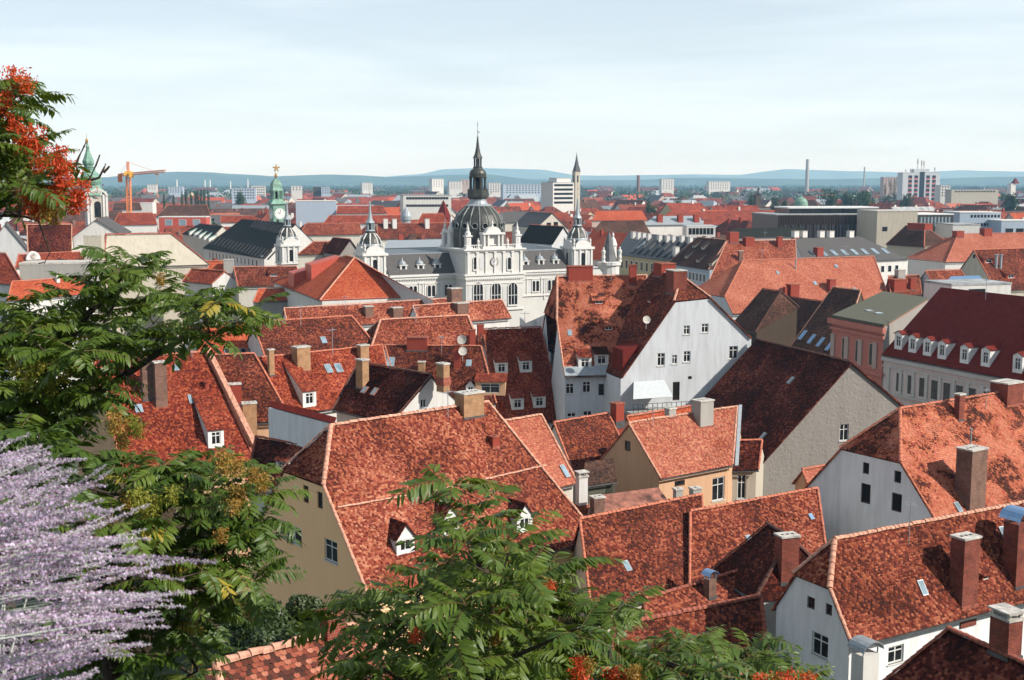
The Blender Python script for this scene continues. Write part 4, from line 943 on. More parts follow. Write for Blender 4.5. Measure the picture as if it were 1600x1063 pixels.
pinnacle(uC0 + .9, 4.1, zt + 1.5, 1.05); pinnacle(uC1 - .9, 4.1, zt + 1.5, 1.05); pinnacle(uC0 + 1.2, -4.5, zt + 1.5, 1.3); pinnacle(uC0 + .9, -7, zt + 1.5, 1.1); pinnacle(uC1 - 1.2, -5, zt + 1.5, 1.1)
statue(rpt(ua - 3.4, zt + 1.5, 4.5), 2.2); statue(rpt(ua + 3.4, zt + 1.5, 4.5), 2.2)
bl = MB(); rbox(bl, uC0, uC1, zt + 1.5, zt + 1.62, 4.2, 4.6); rbox(bl, uC0, uC1, zt + 2.2, zt + 2.35, 4.2, 4.6)
for i in range(int(W / .5)): bl.lathe(rpt(uC0 + .25 + i * .5, zt + 1.62, 4.4), [(.1, 0), (.13, .2), (.07, .58)], 5)
obj('balustrade', bl, 'light_stone', TH.root)
# the great dome; profile from the silhouette (half width px, y px)
def tower_lathe(H, x, D, prof, mat, name, seg=16, smooth=False, a0=0.0, par=None):
    c = Py(x, 400, D); s = mpp(c); base = hz(c); pr = []
    for r, y in prof: pr.append((r * s, Py(x, y, D).z))
    return obj(name, MB().lathe(base, pr, seg, a0), mat, par or H.root, smooth=smooth), base, s
DD = rpt(um, 0, -3.4).y
dome, db, ds = tower_lathe(TH, 747, DD, [(40, 404), (41, 385), (42, 370), (41, 358), (38, 346), (33, 336), (25, 327), (17, 321), (14, 319)], 'copper_dark', 'dome', 32, True)
tower_lathe(TH, 747, DD, [(21, 322), (15.5, 318.5), (13, 314), (13, 311)], 'zinc', 'dome_collar', 16, True)
def dome_ribs(x, D, prof, n, r, mat, par, a0=0.0):
    c = Py(x, 400, D); s = mpp(c)
    for i in range(n):
        a = a0 + 2 * math.pi * i / n; pts = [hz(c) + Vector((math.cos(a) * q * s * 1.005, math.sin(a) * q * s * 1.005, Py(x, y, D).z)) for q, y in prof]
        obj('rib', MB().tube(pts, r, 5), mat, par)
dome_ribs(747, DD, [(40, 404), (41, 385), (42, 370), (41, 358), (38, 346), (33, 336), (25, 327), (17, 321)], 16, .15, 'dome_rib', dome, .1)
for i in range(16):
    a = .1 + 2 * math.pi * (i + .5) / 16; c0 = db + Vector((math.cos(a), math.sin(a), 0)) * 41.5 * ds + UP * Py(747, 352, DD).z; tn = Vector((-math.sin(a), math.cos(a), 0)); no = Vector((math.cos(a), math.sin(a), 0))
    obj('oculus', MB().tube([c0 + (tn * math.cos(2 * math.pi * k / 10) + UP * math.sin(2 * math.pi * k / 10)) * .62 for k in range(11)], .12, 5), 'dome_rib', dome); obj('oculus_pane', MB().slab([c0 - no * .1 + (tn * math.cos(2 * math.pi * k / 10) + UP * math.sin(2 * math.pi * k / 10)) * .55 for k in range(10)], .2), 'dark_void', dome)
tower_lathe(TH, 747, DD, [(13, 312), (16.5, 309), (17, 307), (17, 297), (17.5, 296), (12, 295.5)], 'copper_dark', 'gallery', 8, False, .39)
lan, lb, ls = tower_lathe(TH, 747, DD, [(8, 296), (8, 277)], 'dark_void', 'lantern', 8, False, .39)
for i in range(8):
    a = .39 + 2 * math.pi * i / 8; q = lb + Vector((math.cos(a), math.sin(a), 0)) * 12 * ls
    obj('column', MB().lathe(hz(q), [(.28, Py(747, 296, DD).z), (.22, Py(747, 286, DD).z), (.28, Py(747, 277.5, DD).z)], 6), 'copper_dark', lan)
tower_lathe(TH, 747, DD, [(14, 278), (14.5, 276.5), (13, 276), (13.2, 271), (11.5, 267), (8, 264), (7, 262.5)], 'copper_dark', 'small_dome', 16, True)
l2, lb, ls = tower_lathe(TH, 747, DD, [(7, 263), (7.5, 261), (3, 260.5), (3, 248)], 'copper_dark', 'lantern', 8)
for i in range(6):
    a = .5 + 2 * math.pi * i / 6; q = lb + Vector((math.cos(a), math.sin(a), 0)) * 5.6 * ls; obj('column', MB().lathe(hz(q), [(.16, Py(747, 261, DD).z), (.16, Py(747, 247.5, DD).z)], 6), 'copper_dark', l2)
tower_lathe(TH, 747, DD, [(8, 247.5), (7, 246), (4.5, 240), (2.6, 230), (1.0, 215), (.2, 214)], 'copper_dark', 'spire', 8)
tower_lathe(TH, 747, DD, [(.4, 216), (1.6, 214.6), (.5, 213.5), (.28, 207), (.28, 206), (1.3, 205.5), (.28, 204), (.25, 196), (1.2, 195), (.25, 194), (.2, 190), (0, 189)], 'copper_dark', 'finial', 6)
tower_lathe(TH, 749, DD, [(.2, 208), (1.5, 207), (.2, 206)], 'copper_dark', 'weather_vane', 5)
# corner towers
def corner_tower(x, yb, D, k=1.0, body=True, az=RA, wall_h=9.0):
    """domed corner pavilion; x, yb: photo pixel of the dome's foot centre"""
    Y = lambda t: yb - t * k
    c = Py(x, yb, D); s = mpp(c); u = Vector((math.cos(az), math.sin(az), 0)); n = Vector((math.sin(az), -math.cos(az), 0))
    hw = 18 * k * s; zb = c.z
    if body:
        m = MB().box(hz(c) - u * hw - n * hw + UP * 0, u * 2 * hw, n * 2 * hw, UP * (zb - .4)); obj('tower', m, 'pl_trim', TH.root)
        m = MB().box(hz(c) - u * (hw + .4) - n * (hw + .4) + UP * (zb - .4), u * (2 * hw + .8), n * (2 * hw + .8), UP * .5)
        m.box(hz(c) - u * (hw + .3) - n * (hw + .3) + UP * (zb - 4.6), u * (2 * hw + .6), n * (2 * hw + .6), UP * .35)
        for t in (-1, -.35, .35, 1): m.box(hz(c) + u * (t * (hw - .25) - .22) + n * hw + UP * (zb - 4.2), u * .44, n * .22, UP * 3.8); m.box(hz(c) - u * hw - u * .22 + n * (t * (hw - .25) - .22) + UP * (zb - 4.2), u * .22, n * .44, UP * 3.8)
        obj('cornice', m, 'light_stone', TH.root)
        for t, off, mt in ((0, 0, 'glass'), (.68, 0, 'pl_greystone'), (-.68, 0, 'pl_greystone')):
            q = hz(c) + u * t * hw + n * (hw + .05); w_ = .5 if t else .55; pts = [q - u * w_ + UP * (zb - 3.9), q + u * w_ + UP * (zb - 3.9)] + [q + u * w_ * math.cos(math.pi * i / 6) + UP * (zb - 1.7 + w_ * math.sin(math.pi * i / 6)) for i in range(7)]
            obj('window' if not t else 'niche', MB().poly(pts), mt, TH.root)
            q = hz(c) + n * t * hw - u * (hw + .05); pts = [q + n * w_ + UP * (zb - 3.9), q - n * w_ + UP * (zb - 3.9)][::-1] + [q + n * w_ * math.cos(math.pi * i / 6) + UP * (zb - 1.7 + w_ * math.sin(math.pi * i / 6)) for i in range(7)][::1]
            obj('window' if not t else 'niche', MB().poly(pts[::-1]), mt, TH.root)
        for sx in (-1, 1):
            for sy in (-1, 1): statue(c + u * sx * hw * .85 + n * sy * hw * .85 + UP * .1, 2.0)
        for t in (n, -u):   # scrolled gable over each face
            q = hz(c) + t * (hw + .1) + UP * (zb + .1); e = UP.cross(t).normalized(); kk = 10
            obj('gablet', MB().slab([q + e * 1.9 * math.cos(math.pi * i / kk) + UP * 1.5 * math.sin(math.pi * i / kk) ** .8 for i in range(kk + 1)], .35), 'light_stone', TH.root)
    pr = [(16.5, Y(0)), (17, Y(8)), (16.5, Y(16)), (14, Y(23)), (9.5, Y(29)), (7.5, Y(31)), (7, Y(35))]
    pr = [(r * k, y) for r, y in pr]
    d, b_, s_ = tower_lathe(TH, x, D, pr, 'copper_dark', 'dome', 24, True); dome_ribs(x, D, pr[:-1], 8, .16, 'light_stone', d, az + .39)
    tower_lathe(TH, x, D, [(17.3 * k, Y(11)), (17.6 * k, Y(13)), (17.0 * k, Y(15))], 'zinc', 'dome_band', 24, True)
    l_, b_, s_ = tower_lathe(TH, x, D, [(4 * k, Y(34)), (4 * k, Y(48))], 'lead', 'lantern', 8)
    for i in range(6):
        a = 2 * math.pi * i / 6; q = b_ + Vector((math.cos(a), math.sin(a), 0)) * 5.6 * k * s_; obj('column', MB().lathe(q, [(.15, Py(x, Y(34), D).z), (.15, Py(x, Y(48), D).z)], 6), 'zinc', l_)
    tower_lathe(TH, x, D, [(8 * k, Y(35)), (7 * k, Y(36.5)), (5.5 * k, Y(37))], 'zinc', 'lantern_base', 8)
    tower_lathe(TH, x, D, [(7.5 * k, Y(47.5)), (6.8 * k, Y(49)), (4 * k, Y(53)), (2.4 * k, Y(62)), (1.0 * k, Y(80)), (.3, Y(82))], 'zinc', 'spire', 8)
    tower_lathe(TH, x, D, [(.25, Y(81)), (.2, Y(95)), (.9, Y(96)), (.15, Y(97)), (.12, Y(106)), (0, Y(107))], 'copper_dark', 'finial', 5)
corner_tower(579, 396, rpt(uA + 2.6, 0, -2.0).y); corner_tower(902, 386, rpt(ru_(905, 418), 0, -2.0).y, .95)
corner_tower(450, 382, 292, .82)
# round corner bay with dark cone at the right end
c_ = rp_(951, 412, -1.0); s_ = mpp(c_)
bay = obj('corner_bay', MB().lathe(hz(c_), [(2.4, 0), (2.4, c_.z - .3), (2.8, c_.z - .3), (2.8, c_.z + .3), (2.2, c_.z + .5)], 14), 'pl_trim', TH.root)
obj('cone_roof', MB().lathe(hz(c_) + UP * (c_.z + .4), [(2.0, 0), (1.5, 1.5), (.9, 4), (.35, 6.2), (.1, 6.6)], 12), 'lead', bay); obj('finial', MB().lathe(hz(c_) + UP * (c_.z + 6.9), [(.1, 0), (.3, .3), (.06, .6), (.05, 2.2)], 6), 'lead', bay)
for dx in (-2.4, 1.9): statue(c_ + ru * dx + rn * 1.6 + UP * .4, 3.4)
q = c_ + ru * 1.4 - rn * .5; obj('pinnacle', MB().lathe(hz(q) + UP * (q.z + .3), [(.9, 0), (.8, 3.5), (1.0, 3.7), (.6, 5), (.2, 5.6), (.3, 6), (0, 6.8)], 8), 'light_stone', TH.root)

# ------------------------------------------------------------------ copper clock tower of the old assembly house
CT = House(); CT.pl = {}; D_ = 400; c_ = Py(434, 360, D_); s_ = mpp(c_)
CT.root = thing('clock_tower', 'slim green copper clock tower with gilt finial above dark roofs', 'clock tower', hz(c_))
az_ = R(30); u_ = Vector((math.cos(az_), math.sin(az_), 0)); n_ = Vector((math.sin(az_), -math.cos(az_), 0)); hw_ = 9.6 * s_
zt_ = Py(434, 320, D_).z
obj('shaft', MB().box(hz(c_) - u_ * hw_ - n_ * hw_, u_ * 2 * hw_, n_ * 2 * hw_, UP * zt_), 'copper_green', CT.root)
clock_face(CT, hz(c_) + n_ * hw_ + u_ * .1 + UP * Py(434, 334, D_).z, n_, 1.75, 'white_paint', 'copper_green')
clock_face(CT, hz(c_) - u_ * hw_ + UP * Py(434, 334, D_).z, -u_, 1.75, 'white_paint', 'copper_green')
obj('window', MB().box(hz(c_) + n_ * hw_ - u_ * 1.0 + UP * Py(434, 349, D_).z, u_ * .8, n_ * .05, UP * 1.0), 'glass', CT.root)
def sq(prof, mat, nm): tower_lathe(CT, 434, D_, [(r * 1.414, y) for r, y in prof], mat, nm, 4, False, az_ + math.pi / 4)
sq([(9.6, 320), (12.5, 319), (12, 317), (8.5, 313), (7.5, 311)], 'copper_green', 'skirt_roof')
sq([(3, 312), (3, 298)], 'dark_void', 'bell_chamber')
for i in range(4):
    for t in (-1, 0):
        a = az_ + math.pi / 2 * i; e = Vector((math.cos(a), math.sin(a), 0)); f = Vector((-math.sin(a), math.cos(a), 0)); q = hz(c_) + e * 6.6 * s_ + f * t * 6.6 * s_
        obj('column', MB().lathe(q, [(.32, Py(434, 312, D_).z), (.32, Py(434, 298, D_).z)], 6), 'copper_green', CT.root)
sq([(8.2, 299), (8.2, 297.5), (7.2, 294), (6.8, 288), (5, 283), (2, 280), (.6, 279)], 'copper_green', 'cap_roof')
tower_lathe(CT, 434, D_, [(.6, 281), (1.8, 277), (2.2, 274.5), (1.6, 272), (.4, 270.5), (.4, 267)], 'gold', 'finial', 8)
o_ = MB(); q = hz(c_) + UP * Py(434, 263, D_).z
for i in range(5): a = 2 * math.pi * i / 5 + .3; o_.beam(q, q + (u_ * math.cos(a) + UP * math.sin(a)) * 1.2, .22)
o_.cbox(q - UP * .6, .9, .4, 1.1, az_); obj('ornament', o_, 'gold', CT.root)

# ------------------------------------------------------------------ parish church tower at left
PT = House(); PT.pl = {}; D_ = 350; c_ = Py(152, 345, D_); s_ = mpp(c_); PT.root = thing('church_tower', 'pale baroque church tower with green onion helmet and lantern, far left', 'church tower', hz(c_))
az_ = R(24); u_ = Vector((math.cos(az_), math.sin(az_), 0)); n_ = Vector((math.sin(az_), -math.cos(az_), 0)); hw_ = 15 * s_; zt_ = Py(152, 304, D_).z
obj('shaft', MB().box(hz(c_) - u_ * hw_ - n_ * hw_, u_ * 2 * hw_, n_ * 2 * hw_, UP * zt_), 'pl_offwhite', PT.root)
for t in (-.92, -.62, .62, .92):
    obj('pilaster', MB().box(hz(c_) + u_ * (t * hw_ - .3) + n_ * hw_ + UP * (zt_ - 9), u_ * .6, n_ * .3, UP * 9), 'light_stone', PT.root); obj('pilaster', MB().box(hz(c_) - u_ * (hw_ + .3) + n_ * (t * hw_ - .3) + UP * (zt_ - 9), u_ * .3, n_ * .6, UP * 9), 'light_stone', PT.root)
for t in (n_, -u_):
    e = UP.cross(t).normalized(); q = hz(c_) + t * (hw_ + .04); obj('window', MB().poly([q - e * .9 + UP * (zt_ - 6.5), q + e * .9 + UP * (zt_ - 6.5)] + [q + e * .9 * math.cos(math.pi * i / 8) + UP * (zt_ - 2.8 + .9 * math.sin(math.pi * i / 8)) for i in range(9)]), 'glass', PT.root)
    kk = 12; q = hz(c_) + t * (hw_ + .5); o_ = MB()
    for i in range(kk):
        a0, a1 = math.pi * i / kk, math.pi * (i + 1) / kk
        o_.slab([q + e * (hw_ * r) * math.cos(a) + UP * (zt_ - .3 + hw_ * r * .62 * math.sin(a)) for a, r in ((a0, .8), (a0, 1.05), (a1, 1.05), (a1, .8))], 1.0)
    obj('arched_cornice', o_, 'light_stone', PT.root); c2 = q - t * .2 + UP * (zt_ + .5); clock_face(PT, c2, t, 1.15, 'cap', 'light_stone')
def pl(prof, mat, nm, x=148, seg=8): tower_lathe(PT, x, D_, prof, mat, nm, seg, False, az_ + .39)
pl([(21, 307), (22, 305), (21, 302), (15, 296), (11, 291), (10.5, 287)], 'copper_green', 'skirt_roof', 150)
pl([(10.5, 291), (14, 288), (16, 284), (16.5, 279), (14, 273), (9, 269), (7.5, 267), (7.5, 262), (8.2, 261)], 'copper_green', 'onion_dome', 147, 12)
pl([(7, 262), (7, 259), (9, 256), (9.2, 252), (7, 247), (4.5, 240), (2.6, 234), (2.4, 231), (3.2, 230), (2.2, 228), (1.2, 224)], 'copper_green', 'lantern_spire', 144.5, 8)
pl([(.8, 225), (2, 222.5), (2.4, 220), (1.6, 217.5), (.3, 216.5), (.25, 208), (0, 207)], 'gold', 'finial', 143.5, 8)

# ------------------------------------------------------------------ tower crane
D_ = 520; c_ = Py(200.5, 330, D_); s_ = mpp(c_)
CR = thing('tower_crane', 'orange lattice tower crane with horizontal jib on the skyline', 'crane', hz(c_))
def truss(a, b, w, r, seg, n1, mat='crane'):
    d = (b - a); x = d.normalized(); p = UP.cross(x); p = p.normalized() if p.length > .1 else Vector((1, 0, 0)); q = x.cross(p); m = MB()
    cs = [p * w + q * w, -p * w + q * w, -p * w - q * w, p * w - q * w]
    for k in cs: m.beam(a + k, b + k, r)
    for i in range(seg):
        for j in range(4): m.beam(lerp(a, b, i / seg) + cs[j], lerp(a, b, (i + 1) / seg) + cs[(j + 1) % 4], r * .7); m.beam(lerp(a, b, i / seg) + cs[j], lerp(a, b, i / seg) + cs[(j + 1) % 4], r * .6)
    return obj(n1, m, mat, CR)
top = Py(200.5, 276, D_); truss(hz(c_), top, .8, .16, 26, 'mast'); jd = (Py(258, 267.5, D_ - 12) - top); jd.z = 1.6
je = top + jd; truss(top + UP * 1.0, je + UP * .6, .45, .12, 18, 'jib'); cj = top - hz(jd).normalized() * 5.2 + UP * .6; truss(top + UP * 1.0, cj, .5, .12, 6, 'counter_jib')
truss(top + UP * 1.4, top + UP * 6.2, .4, .12, 5, 'mast_top'); obj('slewing_unit', MB().cbox(top, 3.2, 2.6, 2.2, .3), 'crane_yellow', CR); obj('cab', MB().cbox(top + hz(jd).normalized() * 2.4 + Vector((0, -1, -.4)), 1.8, 1.6, 2.2, .2), 'crane_yellow', CR)
obj('counterweight', MB().cbox(cj - UP * 3.0, 1.8, 1.6, 3.4, .2), 'crane', CR)
o_ = MB(); o_.beam(top + UP * 6.2, lerp(top, je, .7) + UP * 1.0, .07); o_.beam(top + UP * 6.2, cj, .07); obj('tie_rods', o_, 'crane', CR)
tq = lerp(top, je, .78) - UP * .1; o_ = MB(); o_.beam(tq, tq - UP * 9, .06); o_.cbox(tq - UP * .5, 1.6, 1.0, .5); o_.cbox(tq - UP * 9.8, .6, .6, 1.0); obj('hook', o_, 'crane', CR)

# ------------------------------------------------------------------ slim church spire right of the dome
D_ = 900; c_ = Py(900, 315, D_); s_ = mpp(c_); SP = House(); SP.pl = {}; SP.root = thing('church_tower', 'distant pale square church tower with a slim dark pointed spire', 'church tower', hz(c_))
zt_ = Py(900, 268, D_).z; obj('shaft', MB().cbox(hz(c_), 9 * s_, 9 * s_, zt_, R(30)), 'pl_beige', SP.root)
tower_lathe(SP, 900, D_, [(6.5, 268.5), (6, 266), (3.5, 258), (1.8, 250), (.4, 241), (.15, 238)], 'slate', 'spire', 4, False, R(75))
for t in (0, 1):
    a = R(30) - t * math.pi / 2; n_ = Vector((math.sin(a), -math.cos(a), 0)); obj('window', MB().box(hz(c_) + n_ * 4.5 * s_ - UP.cross(n_) * .6 + UP * (zt_ - 8), UP.cross(n_) * 1.2, n_ * .1, UP * 5), 'glass', SP.root)
# ------------------------------------------------------------------ rows of the middle distance
def box_building(label, cat, quad, z, roof='flat_roof', wall='pl_white', depth=None, name='building', parapet=.35, group=None, base=0.0):
    """flat-roofed block; quad = plan corners (left front, right front, right back, left back) as points, z = wall top"""
    H = House(); H.pl = {}; q = [hz(p) for p in quad]; H.q = q; H.z = z
    H.root = thing(name, label, cat, sum(q, Vector()) / 4 + UP * base, group); m = MB()
    for i in range(4): m.poly([q[i] + UP * base, q[(i + 1) % 4] + UP * base, q[(i + 1) % 4] + UP * z, q[i] + UP * z])
    H.wall = obj('wall', m, wall, H.root)
    c = sum(q, Vector()) / 4; o = [c + (p - c) * 1.015 + UP * (z + parapet) for p in q]; obj('roof', MB().slab(o, parapet), roof, H.root)
    H.pl['roof'] = (q[0] + UP * (z + parapet), UP)
    for i, k in enumerate(('wf', 'wr', 'wb', 'wl')):
        d = q[(i + 1) % 4] - q[i]; H.pl[k] = (q[i] + UP * z, d.cross(UP).normalized())
    return H
def block(label, cat, x0, x1, yt, D, az=25, depth=12, **kw):
    """flat block whose front face spans x0..x1 with its top at yt, turned az degrees to the right"""
    a = Py(x0, yt, D); u = Vector((math.cos(R(az)), math.sin(R(az)), 0)); n = Vector((math.sin(R(az)), -math.cos(R(az)), 0))
    b = Ppl(x1, yt, a, n); q = [a, a + u * (b - a).dot(u), a + u * (b - a).dot(u) - n * depth, a - n * depth]
    return box_building(label, cat, q, a.z, **kw)
def grid_windows(H, key, i0, rows, cols, ww, wh, z1, z0=None, m0=.06, m1=.94, mat='glass', depth=.06, name='window', frame=None):
    """real panes proud of a wall between corners i0 and i0+1"""
    a, b = H.q[i0], H.q[(i0 + 1) % 4]; d = b - a; u = d.normalized(); n = u.cross(UP).normalized(); L = d.length
    for r in range(rows):
        z = z1 if rows == 1 else lerp(z1, z0, r / (rows - 1))
        for c in range(cols):
            p = a + d * (m0 + (m1 - m0) * ((c + .5) / cols)); 
            if frame: put_box(name, frame, p + UP * (z - .08) + n * .02, u, n, ww + .3, depth, wh + .16, H.root)
            put_box('pane' if frame else name, mat, p + UP * z + n * (.05 if frame else .0), u, n, ww, depth, wh, H.root)
def wall_windows(H, e1, e2, n, z, rows, cols, ww=1.0, wh=1.6, step=3.2, m0=.08, m1=.92, off=.36, mat='glass', fr='white_paint'):
    a, b = hz(e1), hz(e2); d = b - a; u = d.normalized()
    for r in range(rows):
        for c in range(cols):
            p = a + d * (m0 + (m1 - m0) * (c + .5) / cols) - n * off + UP * (z - r * step)
            if fr: put_box('window', fr, p + n * .01 - UP * .1, u, n, ww + .3, .08, wh + .25, H.root)
            put_box('pane', mat, p + n * .04, u, n, ww, .08, wh, H.root)
N22 = house('vivid orange hipped roof over a white wall before the town hall', 'house', (425, 440), (500, 461), (540, 400), (554, 405), 200, 36, hip2=0.0, roof='orange', wall='pl_white', rmat='ridge_pale', az=-68)
shed_box(N22, 'front', (455, 447), 4.5, 2.2, 0, 'red_panel'); shed_box(N22, 'front', (482, 436), 4.5, 2.4, 0, 'red_panel')
mid = []
def mh(*a, **k): h = house(*a, **k); mid.append(h); return h
Q1 = mh('low orange roof strip above a long blank grey wall', 'house', (395, 472), (503, 467), (405, 452), (488, 448), 203, 35, roof='orange', wall='pl_concrete')
Q2 = mh('small mottled roof below the dark assembly house roof', 'house', (372, 448), (472, 444), (365, 418), (463, 413), 226, 42, roof='mottled_dark', wall='pl_offwhite', az=15); dormer(Q2, 'front', (428, 433), 2, .7, 'shed', 'mottled_dark', 'pl_redpaint')
Q3 = mh('orange roof with a square grey chimney wall, left of the mottled roof', 'house', (275, 432), (352, 430), (292, 409), (350, 407), 240, 40, roof='orange', wall='pl_white', az=10); chimney(Q3, 'front', (349, 407, 366, 428), 'pl_concrete')
Q4 = mh('dark red gabled roof with a pale verge left of the mottled roof', 'house', (285, 440), (330, 446), (300, 420), (352, 428), 225, 40, roof='red', wall='pl_white', az=-40)
LH = mh('long dark assembly house roof over a row of small windows', 'house', (317, 388), (411, 411), (378, 343), (462, 347), 345, 44, roof='green_slate', wall='pl_white', rmat='ridge_dark', az=-60)
wall_windows(LH, LH.e1, LH.e2, LH.n, LH.ze - 2.6, 1, 14, 1.0, 1.7, off=.33)
o_, n_ = LH.pl['front']; u_, v_ = basis(n_)
for r_, (ya, yb, k) in enumerate(((402, 409, 18), (372, 377, 14))):
    for i in range(k):
        x = (330 + i * 5.2, 392 + i * 4.0)[r_]; y = (378 + i * 1.45 + 4, 356 + i * 1.0)[r_]
        p = Ppl(x, y, o_, n_); obj('seam_batten', MB().box(p, u_ * .35, v_ * 3.2, n_ * .35), 'black_metal', LH.root)
L2 = mh('dark green sheet roof with little white dormers left of the assembly house', 'house', (284, 366), (330, 384), (312, 350), (348, 353), 385, 42, roof='green_slate', wall='pl_offwhite', rmat='ridge_dark', az=-60)
for i in range(5): dormer(L2, 'front', (296 + i * 7.5, 368 + i * 2.6), 1.6, 1.2, 'shed', 'brown', 'white_paint', win=False, rm='copper_green')
WH = mh('large windowless white wall with a red ridge, above the left tree', 'house', (165, 420), (322, 412), (163, 367), (270, 366), 236, 62, roof='pl_beige', wall='pl_beige', rmat='ridge_red', rr=.3, back=14)
WG = gable_house('white gabled building with a dark roof under the church tower', 'house', (150, 343), 250, 10, [(108, 374), (150, 343), (190, 367)], 16, roof='slate', wall='pl_white', rmat='ridge_dark')
CB = block('plain beige stair tower block in front of the white gable', 'building', 130, 158, 370, 228, 12, 5, wall='pl_beige', roof='cap')
GW = block('long low bare concrete building with a flat top at far left', 'building', 30, 140, 414, 215, 8, 7, wall='pl_concrete', roof='cap')
G2 = mh('red roof with a round white clock gablet behind the concrete building', 'house', (25, 418), (135, 412), (28, 398), (125, 394), 232, 30, roof='red', wall='pl_white')
o_, n_ = G2.pl['front']; p_ = Ppl(52, 408, o_, n_) + n_ * .3; n2 = hz(n_).normalized(); e_ = UP.cross(n2).normalized(); obj('gablet', MB().slab([p_ + e_ * 1.4 * math.cos(math.pi * i / 10) + UP * (1.6 * math.sin(math.pi * i / 10)) for i in range(11)], .4), 'light_stone', G2.root); clock_face(G2, p_ + UP * .75, n2, .5)
G3 = mh('tall dark red brick-tiled roof slope with a white verge at far left', 'house', (44, 402), (112, 392), (42, 352), (112, 344), 250, 55, roof='dark', wall='pl_white', rmat='ridge_pale', az=18)
G4 = gable_house('grey plaster gable with a slate roof at the left edge', 'house', (8, 352), 262, 20, [(-14, 380), (8, 350), (44, 392)], 12, roof='slate', wall='pl_greystone', rmat='ridge_dark')
G5 = mh('orange roof with a white chimney under the concrete wall at left', 'house', (10, 470), (150, 458), (20, 441), (135, 432), 190, 38, roof='orange', wall='pl_white'); chimney(G5, 'front', (88, 428, 95, 443), 'pl_white')
G6 = mh('plain red roof corner at the left edge below the concrete wall', 'house', (-40, 440), (30, 446), (-30, 395), (12, 396), 205, 45, roof='red', wall='pl_white')
# right of the town hall
S1 = mh('long grey sheet-metal roof with a row of white chimneys right of the town hall', 'house', (960, 397), (1046, 411), (983, 363), (1092, 371), 318, 40, roof='lead', wall='pl_yellow', rim=False, az=-68)
wall_windows(S1, S1.e1, S1.e2, S1.n, S1.ze - 3.6, 1, 9, 1.2, 2.2)
for x, y in ((987, 374), (995, 375), (1003, 376), (1011, 377), (1028, 379), (1040, 380), (1049, 380), (1063, 380), (1076, 382)): chimney(S1, 'front', (x - 4, y - 11, x + 4, y), 'pl_white')
o_, n_ = S1.pl['front']; u_, v_ = basis(n_)
for i in range(8): p = Ppl(985 + i * 10, 396 + i * 1.4, o_, n_); obj('standing_seam', MB().box(p, u_ * .9, v_ * 6.0, n_ * .5), 'lead', S1.root)
p = Ppl(990, 389, o_, n_); obj('skylight', MB().box(p, u_ * 3.0, v_ * 3.2, n_ * .3), 'zinc', S1.root); chimney(S1, 'front', (1048, 387, 1058, 402), 'pl_white')
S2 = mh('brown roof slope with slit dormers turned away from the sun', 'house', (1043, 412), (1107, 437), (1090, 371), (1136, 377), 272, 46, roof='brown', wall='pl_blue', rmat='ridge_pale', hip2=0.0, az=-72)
for fx, fy in ((1072, 404), (1090, 410), (1110, 416), (1098, 390), (1084, 388)): dormer(S2, 'front', (fx, fy), 1.6, .8, 'shed', 'brown', 'pl_beige', slope_deg=36)
wall_windows(S2, S2.e1, S2.e2, S2.n, S2.ze - 3, 1, 10, .9, 1.7)
S3 = mh('coral weathered roof with red chimneys joining the brown slope', 'house', (1108, 438), (1245, 428), (1136, 377), (1243, 372), 264, 42, roof='mottled_light', wall='pl_offwhite', rmat='ridge_pale', og=.3, az=20)
chimney(S3, 'front', (1138, 364, 1157, 380), 'pl_redpaint', cap='ridge_red'); chimney(S3, 'front', (1163, 372, 1181, 386), 'pl_redpaint', cap='ridge_red'); chimney(S3, 'front', (1214, 371, 1224, 388), 'pl_redpaint', cap='ridge_red'); chimney(S3, 'front', (1154, 393, 1162, 409), 'brick_brown')
S4 = mh('big plain coral roof with a small white hipped front at left', 'house', (1142, 490), (1398, 478), (1164, 408), (1362, 401), 212, 46, hip1=0.32, roof='coral', wall='pl_bluewhite', rmat='ridge_orange')
skylight(S4, 'front', (1303, 414, 1310, 419)); pipe(S4, 'front', (1243, 420), 1.6, .12)
for bx in ((1225, 450, 1233, 468), (1232, 446, 1252, 472), (1294, 438, 1308, 460)): chimney(S4, 'front', bx, 'pl_redpaint', cap='ridge_red')
S5 = mh('grey slate roof with a line of slanting skylights', 'house', (1258, 412), (1421, 402), (1240, 373), (1344, 367), 300, 30, roof='slate', wall='pl_white', rim=False, az=30, hip2=0.0)
for i in range(8): skylight(S5, 'front', (1266 + i * 16, 392 - i * .6, 1276 + i * 16, 401 - i * .6), 'glass_sky')
wall_windows(S5, S5.e1, S5.e2, S5.n, S5.ze - 3, 2, 12, 1.1, 1.5, 3.6); chimney(S5, 'front', (1274, 388, 1290, 402), 'pl_redpaint', cap='ridge_red')
for x in (1245, 1258, 1285, 1300, 1331): chimney(S5, 'front', (x - 6, 362, x + 6, 372), 'pl_white')
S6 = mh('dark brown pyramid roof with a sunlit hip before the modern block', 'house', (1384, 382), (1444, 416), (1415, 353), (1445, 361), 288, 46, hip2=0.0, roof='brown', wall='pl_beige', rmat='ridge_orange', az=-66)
chimney(S6, 'front', (1416, 350, 1446, 360), 'pl_redpaint', cap='ridge_red', dw=.4)
S7 = mh('smooth pale coral roof with red chimneys at the right edge', 'house', (1478, 410), (1640, 399), (1497, 366), (1640, 358), 322, 40, hip1=0.0, roof='coral', wall='pl_white', rmat='ridge_orange', az=20)
chimney(S7, 'front', (1492, 362, 1509, 372), 'pl_redpaint', cap='ridge_red'); chimney(S7, 'front', (1535, 358, 1553, 370), 'pl_redpaint', cap='ridge_red')
